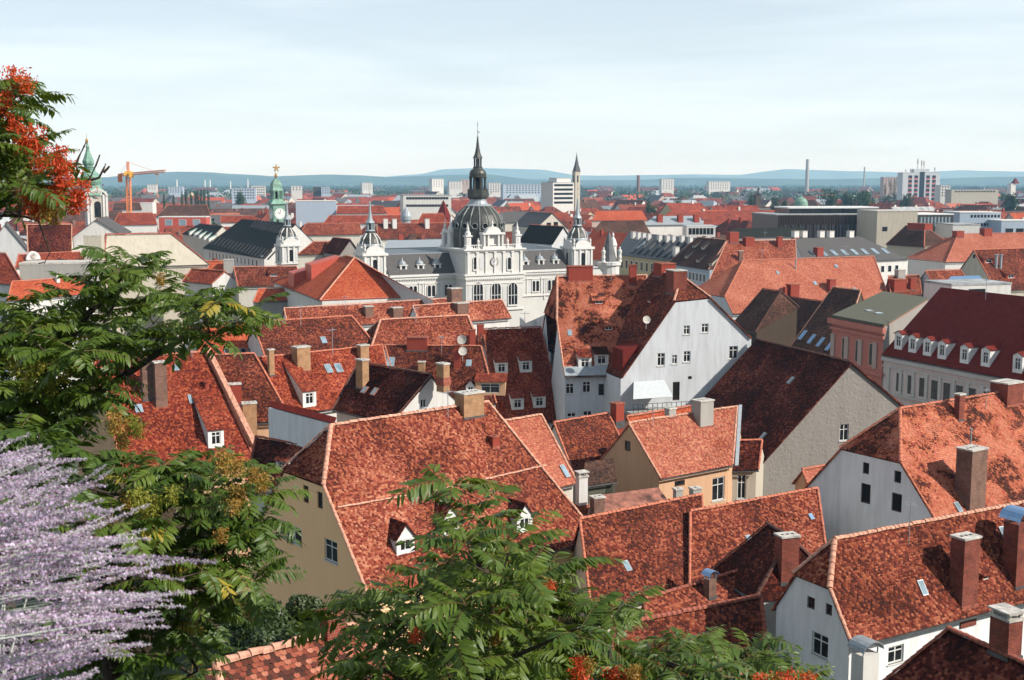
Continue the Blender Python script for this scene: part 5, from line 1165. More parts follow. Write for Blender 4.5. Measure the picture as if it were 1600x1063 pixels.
S8 = mh('reddish gabled roof with tin flues at the right edge', 'house', (1556, 455), (1660, 447), (1521, 391), (1640, 386), 236, 45, roof='mottled_dark', wall='pl_beige', rmat='ridge_orange', wins={'w1': [(1520, 398, 1524, 404, 'dark')]}, az=25)
for x in (1556, 1563): pipe(S8, 'front', (x, 418), 2.4, .3)
dormer(S8, 'front', (1545, 412), 2.6, .9, 'shed', 'mottled_dark', 'pl_redpaint'); dormer(S8, 'front', (1580, 436), 2.6, .9, 'shed', 'mottled_dark', 'pl_redpaint')
S9 = mh('small tiled roof with a pale blue gable, beside the glass roof', 'house', (1462, 452), (1520, 448), (1446, 424), (1500, 421), 225, 44, roof='mottled', wall='pl_bluewhite', rmat='ridge_orange', az=25)
S10 = mh('little red roof with a slotted grey chimney box', 'house', (1392, 462), (1440, 458), (1388, 432), (1436, 428), 222, 40, roof='mottled', wall='pl_redpaint', az=20); chimney(S10, 'front', (1401, 423, 1417, 438), 'pl_concrete')
chimney(S10, 'front', (1393, 438, 1420, 456), 'pl_redpaint', cap='ridge_red'); chimney(S10, 'front', (1421, 436, 1432, 454), 'pl_redpaint', cap='ridge_red')
S11 = block('white flat-roofed annex with a row of panes behind the maroon roof', 'building', 1487, 1580, 447, 200, 14, 8, wall='pl_white'); grid_windows(S11, 'wf', 0, 1, 5, .9, 1.0, S11.z - 1.6, m0=.3, m1=.55)
S12 = mh('blue-grey glazed lean-to roof with a dark edge at right', 'house', (1474, 447), (1545, 445), (1486, 432), (1530, 431), 212, 24, roof='blue_metal', wall='pl_white', rim=False, az=20)
# pink palace and maroon mansard block
A_, B_, C_ = Pz(1301, 496, 21.6), Pz(1381, 511, 21.6), Pz(1455, 465, 21.6)
PP = box_building('dark pink palace front with pilasters and a flat olive roof', 'building', [A_, B_, B_ + (C_ - B_) * .9, A_ + (C_ - B_) * .9], 21.6, roof='pl_olive', wall='pl_pink', name='palace')
for zz, e, h in ((20.8, .5, .7), (20.0, .25, .4), (15.2, .3, .45)):
    d_ = (B_ - A_).normalized(); n_ = d_.cross(UP).normalized(); obj('cornice', MB().box(hz(A_) - d_ * e + UP * zz, d_ * ((B_ - A_).length + 2 * e), n_ * e, UP * h), 'pl_pink', PP.root)
grid_windows(PP, 'wf', 0, 1, 3, 1.3, 2.7, 16.4, frame='pl_rose', m0=.15, m1=.95); grid_windows(PP, 'wf', 0, 1, 3, 1.3, 2.7, 11.2, frame='pl_rose', m0=.15, m1=.95)
for t in (.03, .31, .58, .86): p = lerp(hz(A_), hz(B_), t); put_box('pilaster', 'pl_rose', p + UP * 16.0 + n_ * .1, d_, n_, .9, .12, 3.4, PP.root)
d2 = (PP.q[2] - PP.q[1]); n3 = d2.normalized().cross(UP); obj('side_wall', MB().box(PP.q[1] + n3 * .02, d2, n3 * .12, UP * 21.5), 'pl_grey', PP.root)
skylight(PP, 'roof', (1352, 483, 1364, 489)); skylight(PP, 'roof', (1366, 487, 1380, 493)); chimney(PP, 'roof', (1431, 446, 1441, 464), 'pl_redpaint', cap='ridge_red')
MM = mh('maroon mansard roof with a row of white arched dormers above a pale facade', 'house', (1377, 554), (1640, 601), (1470, 449), (1640, 470), 141, 50, roof='red_metal', wall='pl_palerose', rim=False, og=.05, az=-66)
o_, n_ = MM.pl['front']
for fx, fy in ((1403, 546), (1425, 551), (1448, 556), (1471, 561), (1506, 568), (1539, 573), (1589, 583)): dormer(MM, 'front', (fx, fy), 1.35, 2.0, 'gable', 'red', 'white_paint', gh=.35, rm='red_metal')
wall_windows(MM, MM.e1, MM.e2, MM.n, MM.ze - 4.3, 2, 11, 1.05, 2.3, 4.6, fr='pl_stone')
u_ = hz(MM.e2 - MM.e1).normalized(); q = hz(MM.e1) - MM.n * .33
for zz, h, e in ((MM.ze - .75, .5, .3), (MM.ze - 1.5, .2, .12), (MM.ze - 4.95, .3, .25)): obj('cornice', MB().box(q + UP * zz, u_ * (MM.e2 - MM.e1).length, MM.n * e, UP * h), 'pl_stone', MM.root)
for i in range(12): put_box('pilaster', 'pl_stone', q + u_ * (MM.e2 - MM.e1).length * (i + .5) / 11.6 * .98 + MM.n * .06 + UP * (MM.ze - 4.6), u_, MM.n, .5, .12, 3.1, MM.root)
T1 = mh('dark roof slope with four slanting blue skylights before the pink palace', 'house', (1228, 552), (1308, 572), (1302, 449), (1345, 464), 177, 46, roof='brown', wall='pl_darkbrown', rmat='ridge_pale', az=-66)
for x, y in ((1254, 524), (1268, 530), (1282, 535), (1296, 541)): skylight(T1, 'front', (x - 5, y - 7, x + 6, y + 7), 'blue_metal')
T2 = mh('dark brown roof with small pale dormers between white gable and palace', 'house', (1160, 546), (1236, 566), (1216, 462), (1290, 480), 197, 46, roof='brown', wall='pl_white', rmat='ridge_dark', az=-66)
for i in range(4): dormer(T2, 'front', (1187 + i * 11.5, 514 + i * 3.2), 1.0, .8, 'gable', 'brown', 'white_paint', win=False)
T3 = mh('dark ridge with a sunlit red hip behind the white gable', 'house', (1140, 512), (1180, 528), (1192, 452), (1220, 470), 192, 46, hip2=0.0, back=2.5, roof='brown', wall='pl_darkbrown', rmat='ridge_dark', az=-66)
chimney(T2, 'front', (1245, 537, 1279, 560), 'pl_concrete')
# modern dark block and neighbours
MB1 = block('dark modern block with vertical fins and a terrace roof', 'building', 1216, 1372, 337, 420, 6, 30, wall='dark_cladding', roof='flat_roof', name='office_block')
grid_windows(MB1, 'wf', 0, 1, 26, .7, 5.0, MB1.z - 8.2, mat='glass_sky', m0=.02, m1=.98)
for i in range(40): p = lerp(MB1.q[0], MB1.q[1], (i + .5) / 40); put_box('fin', 'wood_dark', p + UP * (MB1.z - 9) + Vector((0, -.35, 0)), Vector((1, 0, 0)), Vector((0, 1, 0)), .25, .6, 9.3, MB1.root)
MB2 = block('glazed penthouse with a thin white roof slab on the dark block', 'building', 1233, 1372, 326, 432, 6, 16, wall='glass', roof='white_paint', base=20, parapet=.5, name='penthouse'); MB3 = block('beige blank stair block with one small window', 'building', 1371, 1434, 331, 405, 8, 16, wall='pl_beige', roof='cap'); grid_windows(MB3, 'wf', 0, 1, 1, 1.8, 1.5, MB3.z - 6.5, m0=.0, m1=.4)
MB4 = block('dark glass office wing with white roof edge and narrow panes', 'building', 1434, 1490, 336, 425, 10, 20, wall='dark_cladding', roof='white_paint', name='office_block'); grid_windows(MB4, 'wf', 0, 2, 9, .6, 3.2, MB4.z - 9, MB4.z - 4, mat='glass_sky')
MB5 = block('low white terrace building with a roof garden', 'building', 1489, 1532, 352, 410, 4, 14, wall='pl_white', roof='flat_roof'); MB6 = block('pale blue office with a grid of square windows', 'building', 1500, 1564, 333, 470, 4, 16, wall='pl_blue', roof='pl_white'); grid_windows(MB6, 'wf', 0, 3, 9, .95, 1.1, MB6.z - 1.8, MB6.z - 8.2, m0=.25, m1=.99)
MB7 = block('long pale blue wing at the right edge', 'building', 1565, 1640, 346, 460, 4, 14, wall='pl_blue', roof='pl_white'); grid_windows(MB7, 'wf', 0, 1, 4, 3.0, 1.8, MB7.z - 4.5)
# long red roof and terrace house right of centre
X1 = mh('very long straight red roof with a white clerestory strip', 'house', (1030, 345), (1262, 338), (1045, 331), (1250, 325), 640, 24, roof='red', wall='pl_white', rim=False, az=30); X2 = mh('second long red roof over a bright blue wall', 'house', (1098, 352), (1265, 348), (1100, 343), (1262, 339), 560, 22, roof='red', wall='pl_blue', rim=False, az=30)
X3 = mh('penthouse with a zinc roof, glazed terrace and three red chimneys', 'house', (1005, 352), (1100, 350), (1022, 338), (1092, 338), 430, 28, roof='zinc', wall='pl_white', rim=False, az=20)
for x in (1032, 1064, 1089): chimney(X3, 'front', (x - 5, 336, x + 5, 348), 'pl_redpaint', cap='ridge_red')
X4 = block('glazed roof terrace room with a white awning', 'building', 1073, 1118, 354, 420, 6, 6, wall='pl_white', roof='awning'); grid_windows(X4, 'wf', 0, 1, 7, 1.1, 2.2, X4.z - 2.8)
X5 = mh('dark green-black roof with a pale hip line right of the terrace house', 'house', (1135, 372), (1260, 376), (1150, 357), (1255, 359), 370, 30, roof='green_slate', wall='pl_white', rim=False, az=20)
X6 = mh('bright orange roof above a shaded brown roof, right of the town hall', 'house', (925, 345), (1012, 345), (932, 330), (1003, 330), 560, 40, roof='orange', wall='pl_rose', rim=False, az=20); X7 = mh('wide dull mauve roof below the bright orange one', 'house', (918, 372), (1020, 366), (940, 345), (1005, 345), 420, 42, roof='brown', wall='pl_rose', rim=False, az=20)
X8 = gable_house('cream gable with two windows and a dark roof left of the town hall side dome', 'house', (863, 332), 430, 25, [(838, 356), (863, 333), (888, 358)], 20, roof='slate', wall='pl_offwhite', wins={'wg': [(854, 348, 861, 355, 'dark'), (865, 347, 872, 354, 'dark')]}); mid.append(X8)
X9 = gable_house('dark gabled roof with grey side wall close behind the town hall', 'house', (880, 354), 300, 35, [(862, 382), (880, 354), (894, 376)], 14, roof='green_slate', wall='pl_greystone'); mid.append(X9)
X10 = mh('grey roof wing with red chimneys behind the dome', 'house', (785, 348), (848, 348), (788, 331), (843, 331), 480, 35, roof='slate', wall='pl_offwhite', rim=False, az=20)
X11 = mh('long pale metal roof behind the town hall left wing', 'house', (600, 388), (715, 378), (605, 376), (712, 367), 330, 16, roof='zinc', wall='pl_greystone', rim=False, az=28)
X12 = mh('wide weathered red roof behind the left corner dome', 'house', (468, 368), (565, 364), (478, 350), (562, 348), 400, 40, roof='mottled', wall='pl_offwhite', az=20); X13 = mh('long red roof with white chimney stacks behind the dome of the left corner', 'house', (590, 374), (720, 366), (590, 350), (718, 348), 420, 40, roof='mottled_dark', wall='pl_offwhite', az=20)
for x in (603, 617, 668): chimney(X13, 'front', (x - 4, 343, x + 4, 358), 'pl_white')
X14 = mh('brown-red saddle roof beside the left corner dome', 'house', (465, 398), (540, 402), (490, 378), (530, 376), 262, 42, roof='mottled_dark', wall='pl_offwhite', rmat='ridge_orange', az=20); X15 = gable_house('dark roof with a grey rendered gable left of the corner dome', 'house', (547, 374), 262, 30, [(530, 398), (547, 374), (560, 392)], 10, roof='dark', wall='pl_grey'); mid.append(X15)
X16 = block('pale blue modern block with a stepped roof behind the clock tower', 'building', 462, 525, 315, 640, 8, 18, wall='pl_blue', roof='pl_white'); X17 = mh('plain bright red roof right of the pale blue block', 'house', (525, 334), (605, 334), (528, 322), (598, 322), 640, 40, roof='red', wall='pl_white', az=10); X18 = mh('long red-brown roof below the bright red roof', 'house', (505, 350), (640, 350), (515, 337), (628, 337), 520, 40, roof='red', wall='pl_white', az=10)
X19 = block('long white modern office with two rows of ribbon windows', 'building', 630, 705, 306, 700, 10, 20, wall='pl_white', roof='flat_roof', name='office_block'); grid_windows(X19, 'wf', 0, 2, 15, 1.5, 1.4, X19.z - 2.2, X19.z - 6.4)
X20 = mh('steep red roof with a pointed turret and grey stone gable', 'house', (650, 352), (700, 346), (660, 334), (692, 322), 470, 48, roof='red', wall='pl_greystone', az=30)
p_ = Py(693, 340, 462); o_ = obj('pointed_turret', MB().lathe(hz(p_), [(2.6, 0), (2.6, Py(693, 340, 462).z), (3.1, Py(693, 340, 462).z), (1.4, Py(693, 324, 462).z), (.1, Py(693, 313, 462).z)], 4, R(20)), 'red_metal', X20.root)
X21 = mh('dark brown hipped roof left behind the white wall', 'house', (243, 339), (330, 339), (263, 321), (323, 320), 590, 40, roof='brown', wall='pl_white', az=8); X22 = block('orange-red facade with pale window bays left of the clock tower', 'building', 248, 322, 340, 560, 4, 10, wall='red_panel', roof='pl_white'); grid_windows(X22, 'wf', 0, 1, 3, 3.0, 2.6, X22.z - 3.6, mat='glass_sky', frame='white_paint')
X23 = mh('grey roof over a pale facade behind the church tower', 'house', (175, 328), (222, 327), (178, 317), (218, 316), 690, 40, roof='brown', wall='pl_white', az=8); X24 = block('small white block with dark openings beside the crane', 'building', 216, 238, 318, 700, 4, 10, wall='pl_white', roof='pl_white')
X25 = mh('red roof crossing behind the crane mast', 'house', (176, 352), (246, 346), (186, 333), (238, 330), 520, 42, roof='red', wall='pl_white', az=20); X26 = mh('long flat red-brown roof right of the red facade', 'house', (345, 348), (420, 346), (345, 338), (392, 339), 520, 35, roof='red', wall='pl_white', az=20)
# blue onion of a small tower between roofs
p_ = Py(635, 350, 470); o_ = thing('turret', 'small pale blue domed turret between the red roofs', 'turret', hz(p_)); TT = House(); TT.root = o_; TT.pl = {}
tower_lathe(TT, 635, 470, [(7, 356), (7, 345), (8.5, 344), (8.5, 338), (6, 331), (2.5, 327), (.6, 323), (.2, 319)], 'zinc', 'dome', 12, True)
# green dome of the far church
p_ = Py(1249, 320, 760); GD = House(); GD.pl = {}; GD.root = thing('dome', 'small green copper dome on the skyline of the dark block', 'dome', hz(p_)); tower_lathe(GD, 1249, 760, [(10.5, 330), (10.8, 320), (10, 315), (7, 311), (3, 308.5), (1, 307), (.8, 304), (0, 302)], 'copper_green', 'dome_shell', 20, True)

for b_ in ((1332, 450, 1339, 455), (1212, 424, 1218, 429), (1270, 440, 1277, 446)): skylight(S4, 'front', b_)
for H_, p_ in ((S4, (1190, 412)), (S4, (1320, 405)), (S3, (1195, 380)), (S7, (1570, 368)), (S8, (1600, 392)), (MM, (1540, 468)), (Q2, (410, 420)), (X12, (520, 352))): aerial(H_, 'front', p_)
# ------------------------------------------------------------------ far town: blocks one can pick out on the skyline
def tower_block(label, x0, x1, yt, D, az, depth, wall, rows, cols, cat='tower block', ww=1.6, wh=1.5, mat='glass', **kw):
    H = block(label, cat, x0, x1, yt, D, az, depth, wall=wall, name='tower_block', **kw)
    grid_windows(H, 'wf', 0, rows, cols, ww, wh, H.z - 2.4, H.z - 2.4 - 3.0 * (rows - 1), mat=mat)
    return H
TB = tower_block('white high-rise with red panels and a dark stair strip, antennas on top', 1410, 1469, 266, 1500, 6, 18, 'pl_white', 0, 0) if False else None
H = block('white high-rise with red panels, dark stair strip and roof antennas', 'tower block', 1411, 1469, 270, 1500, 6, 16, wall='pl_bluewhite', roof='flat_roof', name='tower_block'); TBK = H
for c in (.2, .36, .68, .84):
    for r in range(7):
        p = lerp(H.q[0], H.q[1], c); u = (H.q[1] - H.q[0]).normalized(); n = u.cross(UP)
        put_box('red_panel', 'red_panel', p + UP * (H.z - 8 - r * 5.4) + n * .05, u, n, 4.6, .3, 1.5, H.root); put_box('window', 'glass', p + UP * (H.z - 6.5 - r * 5.4) + n * .05, u, n, 4.6, .2, 3.2, H.root)
p = lerp(H.q[0], H.q[1], .52); put_box('stair_strip', 'glass', p + n * .1, u, n, 6, .5, H.z + 1, H.root); put_box('lift_house', 'pl_bluewhite', p - n * 6 + UP * H.z, u, n, 20, 8, 4.5, H.root)
for dx, h in ((-19, 4), (-13, 5), (-4, 14), (1, 12), (4, 11), (18, 7)): obj('antenna', MB().lathe(p + u * dx - n * 5 + UP * (H.z + (4 if abs(dx) < 9 else 0)), [(.5, 0), (.4, h * .4), (.9, h * .5), (.9, h * .8), (.2, h)], 6), 'cap', H.root)
tower_block('white balcony tower block with stepped floors right of the dome', 864, 897, 286, 850, 30, 16, 'pl_white', 5, 5, ww=3.2, wh=1.6); block('upper floors of the white balcony tower block', 'tower block', 870, 892, 279, 856, 30, 10, wall='pl_white', base=20, name='tower_block')
tower_block('pale slab tower at the right of the dome skyline', 1034, 1053, 280, 2100, 12, 14, 'pl_white', 6, 4); tower_block('pair of white slab flats among the far trees', 1108, 1141, 284, 2300, 12, 14, 'pl_white', 5, 8)
tower_block('low bluish apartment slab left of the balcony tower', 786, 853, 289, 1700, 14, 14, 'pl_blue', 4, 12, ww=2.2); tower_block('narrow pale apartment block touching the dome', 764, 782, 286, 1900, 14, 14, 'pl_white', 5, 4, ww=2.2); tower_block('pale slab with dark side by the dome lantern', 702, 722, 284, 2000, 14, 14, 'pl_white', 4, 4); tower_block('mauve slab beside the dome lantern', 720, 733, 281, 2020, 6, 14, 'pl_rose', 3, 2)
tower_block('two-tone high-rise left of the dome', 675, 693, 280, 2300, 30, 14, 'pl_white', 5, 4); tower_block('small white tower among far trees', 566, 582, 286, 2100, 20, 14, 'pl_white', 4, 4); tower_block('dark grey office cube left of the dome', 489, 501, 292, 1700, 0, 12, 'pl_darkbrown', 0, 0); tower_block('blue-grey office cube left of the dome', 502, 515, 293, 1690, 10, 12, 'pl_blue', 3, 3)
tower_block('white terrace of flats far behind the clock tower', 393, 415, 291, 1500, 14, 14, 'pl_white', 4, 6); tower_block('white far warehouse behind the clock tower', 455, 472, 291, 1600, 10, 14, 'pl_white', 2, 3); tower_block('blue slab flats on the far left plain', 263, 286, 292, 1800, 10, 14, 'pl_blue', 3, 5); tower_block('long pale blue flats on the far left plain', 362, 400, 295, 1400, 10, 14, 'pl_blue', 4, 8); tower_block('white slab far left of the crane hook', 230, 245, 289, 2200, 10, 14, 'pl_white', 3, 3)
tower_block('mauve apartment slab behind the poplars', 1381, 1409, 277, 1900, 4, 14, 'pl_rose', 5, 6); tower_block('long beige office with a ribbon of panes at far right', 1487, 1560, 297, 1250, 6, 14, 'pl_beige', 1, 14, ww=2.2); tower_block('white stair wing right of the high-rise', 1470, 1485, 290, 1300, 6, 14, 'pl_white', 4, 3)
def tall(label, cat, name, x, y0, D, r0, r1, mat):
    c = Py(x, y0, D); obj_ = obj(name, MB().lathe(hz(c), [(r0, 0), (r1, c.z), (r1 * .8, c.z)], 12), mat, at=hz(c), smooth=True); return tag(obj_, label, cat)
tall('tall slim grey smokestack rising above the trees at right', 'smokestack', 'smokestack', 1262, 249, 2600, 4.5, 3.4, 'pl_concrete'); tall('thin distant smokestack left of the high-rise', 'smokestack', 'smokestack', 1351, 261, 3000, 2.6, 1.8, 'pl_concrete'); tall('short dark brick smokestack right of the slim spire', 'smokestack', 'smokestack', 997.5, 274, 2000, 3.0, 2.6, 'brick_brown')
for x, y, d in ((276, 281, 3000), (320, 281, 3600), (328, 281, 3600), (387, 280, 3400), (107, 285, 3400), (360, 283, 3600)): tall('hair-thin white mast standing on the far left plain', 'mast', 'mast', x, y, d, 2.2, 1.6, 'white_paint')['group'] = 'masts on the far plain'
# small red-roofed tower far right
p_ = Py(1580, 300, 1300); RT = House(); RT.pl = {}; RT.root = thing('tower', 'small pale tower with a red pyramid roof at far right', 'tower', hz(p_)); obj('shaft', MB().cbox(hz(p_), 6, 6, Py(1580, 287, 1300).z, .3), 'pl_white', RT.root); tower_lathe(RT, 1580, 1300, [(6.5, 287), (.5, 278)], 'red_metal', 'pyramid_roof', 4, False, 1.08)
p_ = Py(1183, 318, 900); OT = House(); OT.pl = {}; OT.root = thing('church_tower', 'small dark onion-topped church tower among far trees right of centre', 'church tower', hz(p_)); obj('shaft', MB().cbox(hz(p_), 4, 4, Py(1183, 305, 900).z, .3), 'pl_darkbrown', OT.root); tower_lathe(OT, 1183, 900, [(5, 305), (5.5, 302), (3, 299), (2, 297), (2.4, 295), (.4, 292)], 'lead', 'onion_dome', 8)

# ------------------------------------------------------------------ the sea of roofs between, house by house
occ = []
for o in list(C.objects):
    if o.parent is None and o.type == 'EMPTY' and o.location.y > 180:
        xs = []; ys = []
        for ch in o.children:
            if ch.type == 'MESH' and ch.name.startswith(('roof', 'wall', 'shaft', 'tower')):
                co = np.empty(len(ch.data.vertices) * 3, np.float32); ch.data.vertices.foreach_get('co', co); co = co.reshape(-1, 3)
                xs += [co[:, 0].min() + o.location.x, co[:, 0].max() + o.location.x]; ys += [co[:, 1].min() + o.location.y, co[:, 1].max() + o.location.y]
        if xs: occ.append((min(xs), max(xs), min(ys), max(ys)))
def is_free(x, y, r):
    return all(x + r < a or x - r > b or y + r < c or y - r > d for a, b, c, d in occ)
fr = random.Random(5)
ROOFS = (['orange'] * 4 + ['red'] * 5 + ['mottled_dark'] * 4 + ['mottled'] * 4 + ['coral'] * 2 + ['brown'] * 3 + ['slate'] * 3 + ['zinc'])
WALLS = ['pl_white', 'pl_offwhite', 'pl_bluewhite', 'pl_yellow', 'pl_beige', 'pl_rose', 'pl_stone', 'pl_offwhite', 'pl_white']
RC = {'orange': 'bright orange', 'red': 'red', 'mottled_dark': 'weathered red-brown', 'mottled': 'mottled red', 'coral': 'pale coral', 'brown': 'dark brown', 'slate': 'grey slate', 'zinc': 'pale metal', 'flat_roof': 'grey'}
WC = {'pl_white': 'white', 'pl_offwhite': 'off-white', 'pl_bluewhite': 'bluish white', 'pl_yellow': 'yellow', 'pl_beige': 'beige', 'pl_rose': 'rose', 'pl_stone': 'stone-grey'}
far_mb = {}
def roof_body(c, L, W, he, hr, rz, hip):
    ux = Vector((math.cos(rz), math.sin(rz), 0)); uy = Vector((-math.sin(rz), math.cos(rz), 0)); e = .4
    B = [c + ux * sx * (L / 2 + e) + uy * sy * (W / 2 + e) + UP * he for sx, sy in ((-1, -1), (1, -1), (1, 1), (-1, 1))]
    k = min(W / 2, L / 2 - .5) if hip else -e
    r0, r1 = c - ux * (L / 2 - k) + UP * hr, c + ux * (L / 2 - k) + UP * hr
    return ux, uy, B, r0, r1
def region(x):
    return ('on the far left behind the crane' if x < 230 else 'left of the green clock tower' if x < 425 else 'between clock tower and dome' if x < 700 else 'just right of the dome' if x < 930 else 'right of the slim spire' if x < 1200 else 'near the dark modern block' if x < 1400 else 'at the far right')
count = 0; fill_at = []
D = 300.0
while D < 3400:
    step = 16 + D * .035 if D < 1150 else 12 + D * .022; half = .46 * D + 10; x = -half + fr.uniform(0, 12)
    while x < half:
        W = fr.uniform(11, 16) + D * .004; L = fr.uniform(14, 30) + D * .01
        yy = D + fr.uniform(-.3, .3) * step; rz = R(30) + fr.gauss(0, .08) + (math.pi / 2 if fr.random() < .45 else 0) + (0 if D < 900 else fr.uniform(-.6, .6))
        rad = max(L, W) * .5
        px, _ = proj(Vector((x, yy, 15)))
        green = 0 if D < 900 else min(.82, (D - 900) / 1500)
        if -30 < px < 1640 and is_free(x, yy, rad * .8) and fr.random() > green:
            he = fr.uniform(11, 16.5) if D < 1000 else fr.uniform(7, 14); rise = W / 2 * math.tan(R(fr.uniform(34, 47))); flat = fr.random() < (.08 if D < 800 else .22)
            rf, wl_ = fr.choice(ROOFS if D < 800 else ROOFS + ['slate', 'zinc', 'brown', 'slate', 'zinc', 'flat_roof', 'brown']), fr.choice(WALLS); c = Vector((x, yy, 0)); hip = fr.random() < .35
            ux, uy, B, r0, r1 = roof_body(c, L, W, he, he + rise, rz, hip)
            big = D < 1150
            if big:
                root = thing('house', 'distant %s house, %s %s roof, %s' % (WC[wl_], RC[rf], 'hipped' if hip else 'gabled', region(px)), 'house', c, 'distant houses in the sea of roofs')
                count += 1; fill_at.append((x, yy))
            key = ('roof', rf); m = MB() if big else far_mb.setdefault(key, MB()); off = (fr.uniform(0, 300), fr.uniform(0, 300))
            def rp(pts):
                n = newell(pts); u, v = basis(n); m.poly(pts, [(p.dot(u) + off[0], p.dot(v) + off[1]) for p in pts])
            rp([B[0], B[1], r1, r0]); rp([B[2], B[3], r0, r1])
            if hip: rp([B[1], B[2], r1]); rp([B[3], B[0], r0])
            if big:
                obj('roof', m, ('tile_' + rf) if ('tile_' + rf) in M else rf, root)
            w = MB() if big else far_mb.setdefault(('wall', wl_), MB())
            Q = [c + ux * sx * L / 2 + uy * sy * W / 2 for sx, sy in ((-1, -1), (1, -1), (1, 1), (-1, 1))]
            for i in range(4): w.poly([Q[i], Q[(i + 1) % 4], Q[(i + 1) % 4] + UP * (he + .05), Q[i] + UP * (he + .05)])
            if not hip:
                w.poly([Q[1] + UP * he, Q[2] + UP * he, c + ux * L / 2 + UP * (he + rise - .2)]); w.poly([Q[3] + UP * he, Q[0] + UP * he, c - ux * L / 2 + UP * (he + rise - .2)])
            if big:
                obj('wall', w, wl_, root)
                for _ in range(fr.choice((1, 2, 2, 3))):
                    t = fr.uniform(-.38, .38); s = fr.uniform(-.2, .2); q = c + ux * t * L + uy * s * W + UP * (he + rise * (1 - abs(s) * 2) - .6)
                    put_box('chimney', fr.choice(('brick_red', 'pl_redpaint', 'pl_white', 'brick_brown')), q, ux, uy, fr.uniform(.7, 1.6), .8, fr.uniform(1.8, 2.8), root)
                if D < 520:
                    for i0 in range(4):
                        a, b = Q[i0], Q[(i0 + 1) % 4]; d = b - a; uu = d.normalized(); nn = uu.cross(UP)
                        if nn.y > -.25: continue
                        k = max(2, int(d.length / 3.2))
                        for r in range(2):
                            for i in range(k): put_box('window', 'glass', a + d * ((i + .5) / k) + UP * (he - 2.6 - 3.3 * r), uu, nn, 1.0, .1, 1.6, root)
                if D < 700 and not hip and fr.random() < .7:
                    for _ in range(fr.choice((1, 2, 3))):
                        t = fr.uniform(-.35, .35); nn = -uy if uy.y > 0 else uy
                        q = c + ux * t * L + nn * W * .33 + UP * (he + rise * .34 - .2); put_box('dormer', 'white_paint', q, ux, nn, 1.3, 1.6, 1.5, root)
        x += L * 1.05 + fr.uniform(0, 4) + (fr.uniform(0, 14) if D > 1000 else 0)
    D += step
for (kind, mt), m in far_mb.items():
    if not m.f: continue
    o = obj('far_houses', m, ('tile_' + mt) if ('tile_' + mt) in M else mt, kind='stuff'); tag(o, 'mass of tiny %s %ss of the far town under the hills' % (RC.get(mt, WC.get(mt, '')), 'roof' if kind == 'roof' else 'wall'), 'houses')

# ------------------------------------------------------------------ trees of the plain, woods and hills
def foliage_mat(name, c1, c2, trans=.25, rough=.55, spec=.35):
    t = NT(name); oi = t.n('ShaderNodeObjectInfo'); o = t.n('ShaderNodeTexCoord').outputs['Object']
    n = t.noise(o, .9, 3); f = t.math('ADD', t.math('MULTIPLY', oi.outputs['Random'], .6), t.math('MULTIPLY', n, .4))
    c = t.mix(f, (*c1, 1), (*c2, 1))
    b = t.n('ShaderNodeBsdfPrincipled'); t.link(c, b.inputs['Base Color']); b.inputs['Roughness'].default_value = rough; b.inputs['Specular IOR Level'].default_value = spec
    if trans:
        tr = t.n('ShaderNodeBsdfTranslucent'); t.link(t.mix(.5, c, (c2[0] * 1.6, c2[1] * 1.5, c2[2] * .6, 1)), tr.inputs[0]); mx = t.n('ShaderNodeMixShader'); mx.inputs[0].default_value = trans
        t.link(b.outputs[0], mx.inputs[1]); t.link(tr.outputs[0], mx.inputs[2]); t.link(mx.outputs[0], t.out.inputs[0])
    else: t.link(b.outputs[0], t.out.inputs[0])
    M[name] = t.m
foliage_mat('wood_green', (.022, .045, .016), (.05, .085, .028), 0, .9, .1)
def clump_mesh(pts, name, leaf, per, mat, seed, squash=1.0):
    """leaf-sized faces spread through ellipsoids (centre, rx, ry, rz)"""
    g_ = np.random.default_rng(seed); V = []; 
    for c, rx, ry, rz_ in pts:
        k = per; d = g_.normal(size=(k, 3)); d /= np.linalg.norm(d, axis=1)[:, None]; r = g_.uniform(.55, 1.05, k) ** .6
        p = np.array(c) + d * r[:, None] * np.array([rx, ry, rz_])
        a = g_.normal(size=(k, 3)); a /= np.linalg.norm(a, axis=1)[:, None]; b = np.cross(a, d); b /= np.linalg.norm(b, axis=1)[:, None] + 1e-6
        s = leaf * g_.uniform(.6, 1.3, k)[:, None]
        V.append(np.stack([p - a * s, p + b * s * .7, p + a * s, p - b * s * .7], 1).reshape(-1, 3))
    V = np.concatenate(V); k = len(V) // 4; me = bpy.data.meshes.new(name); me.vertices.add(len(V)); me.vertices.foreach_set('co', V.astype(np.float32).ravel())
    me.loops.add(k * 4); me.loops.foreach_set('vertex_index', np.arange(k * 4, dtype=np.int32)); me.polygons.add(k); me.polygons.foreach_set('loop_start', np.arange(0, k * 4, 4, dtype=np.int32)); me.update(calc_edges=True)
    me.materials.append(M[mat]); return me
# far woodland: thousands of crowns in one mass
tr = random.Random(3); pts = []
for _ in range(13000):
    D = 620 + 5600 * tr.random() ** 1.2; x = tr.uniform(-.5, .5) * D
    if not is_free(x, D, 8) or (D < 1150 and any(abs(x - a) < 13 and abs(D - b) < 13 for a, b in fill_at)): continue
    dens = math.sin(x * .004 + D * .0031) + math.sin(x * .0017 - D * .0023 + 2)
    if dens < tr.uniform(-1.8, .6) - (1.2 if x > 0 and D > 1200 else .3) and D < 2600: continue
    h = tr.uniform(8, 17) if D < 1600 else tr.uniform(12, 23); r = tr.uniform(4, 9) if D < 1600 else tr.uniform(6, 12); pts.append(((x, D, h * .55), r, r, h * .55))
me = clump_mesh(pts, 'far_woodland', 2.5, 22, 'wood_green', 4); o = bpy.data.objects.new('far_woodland', me); C.objects.link(o); o['kind'] = 'stuff'; tag(o, 'dark blue-green far woodland across the plain below the hills', 'woodland')
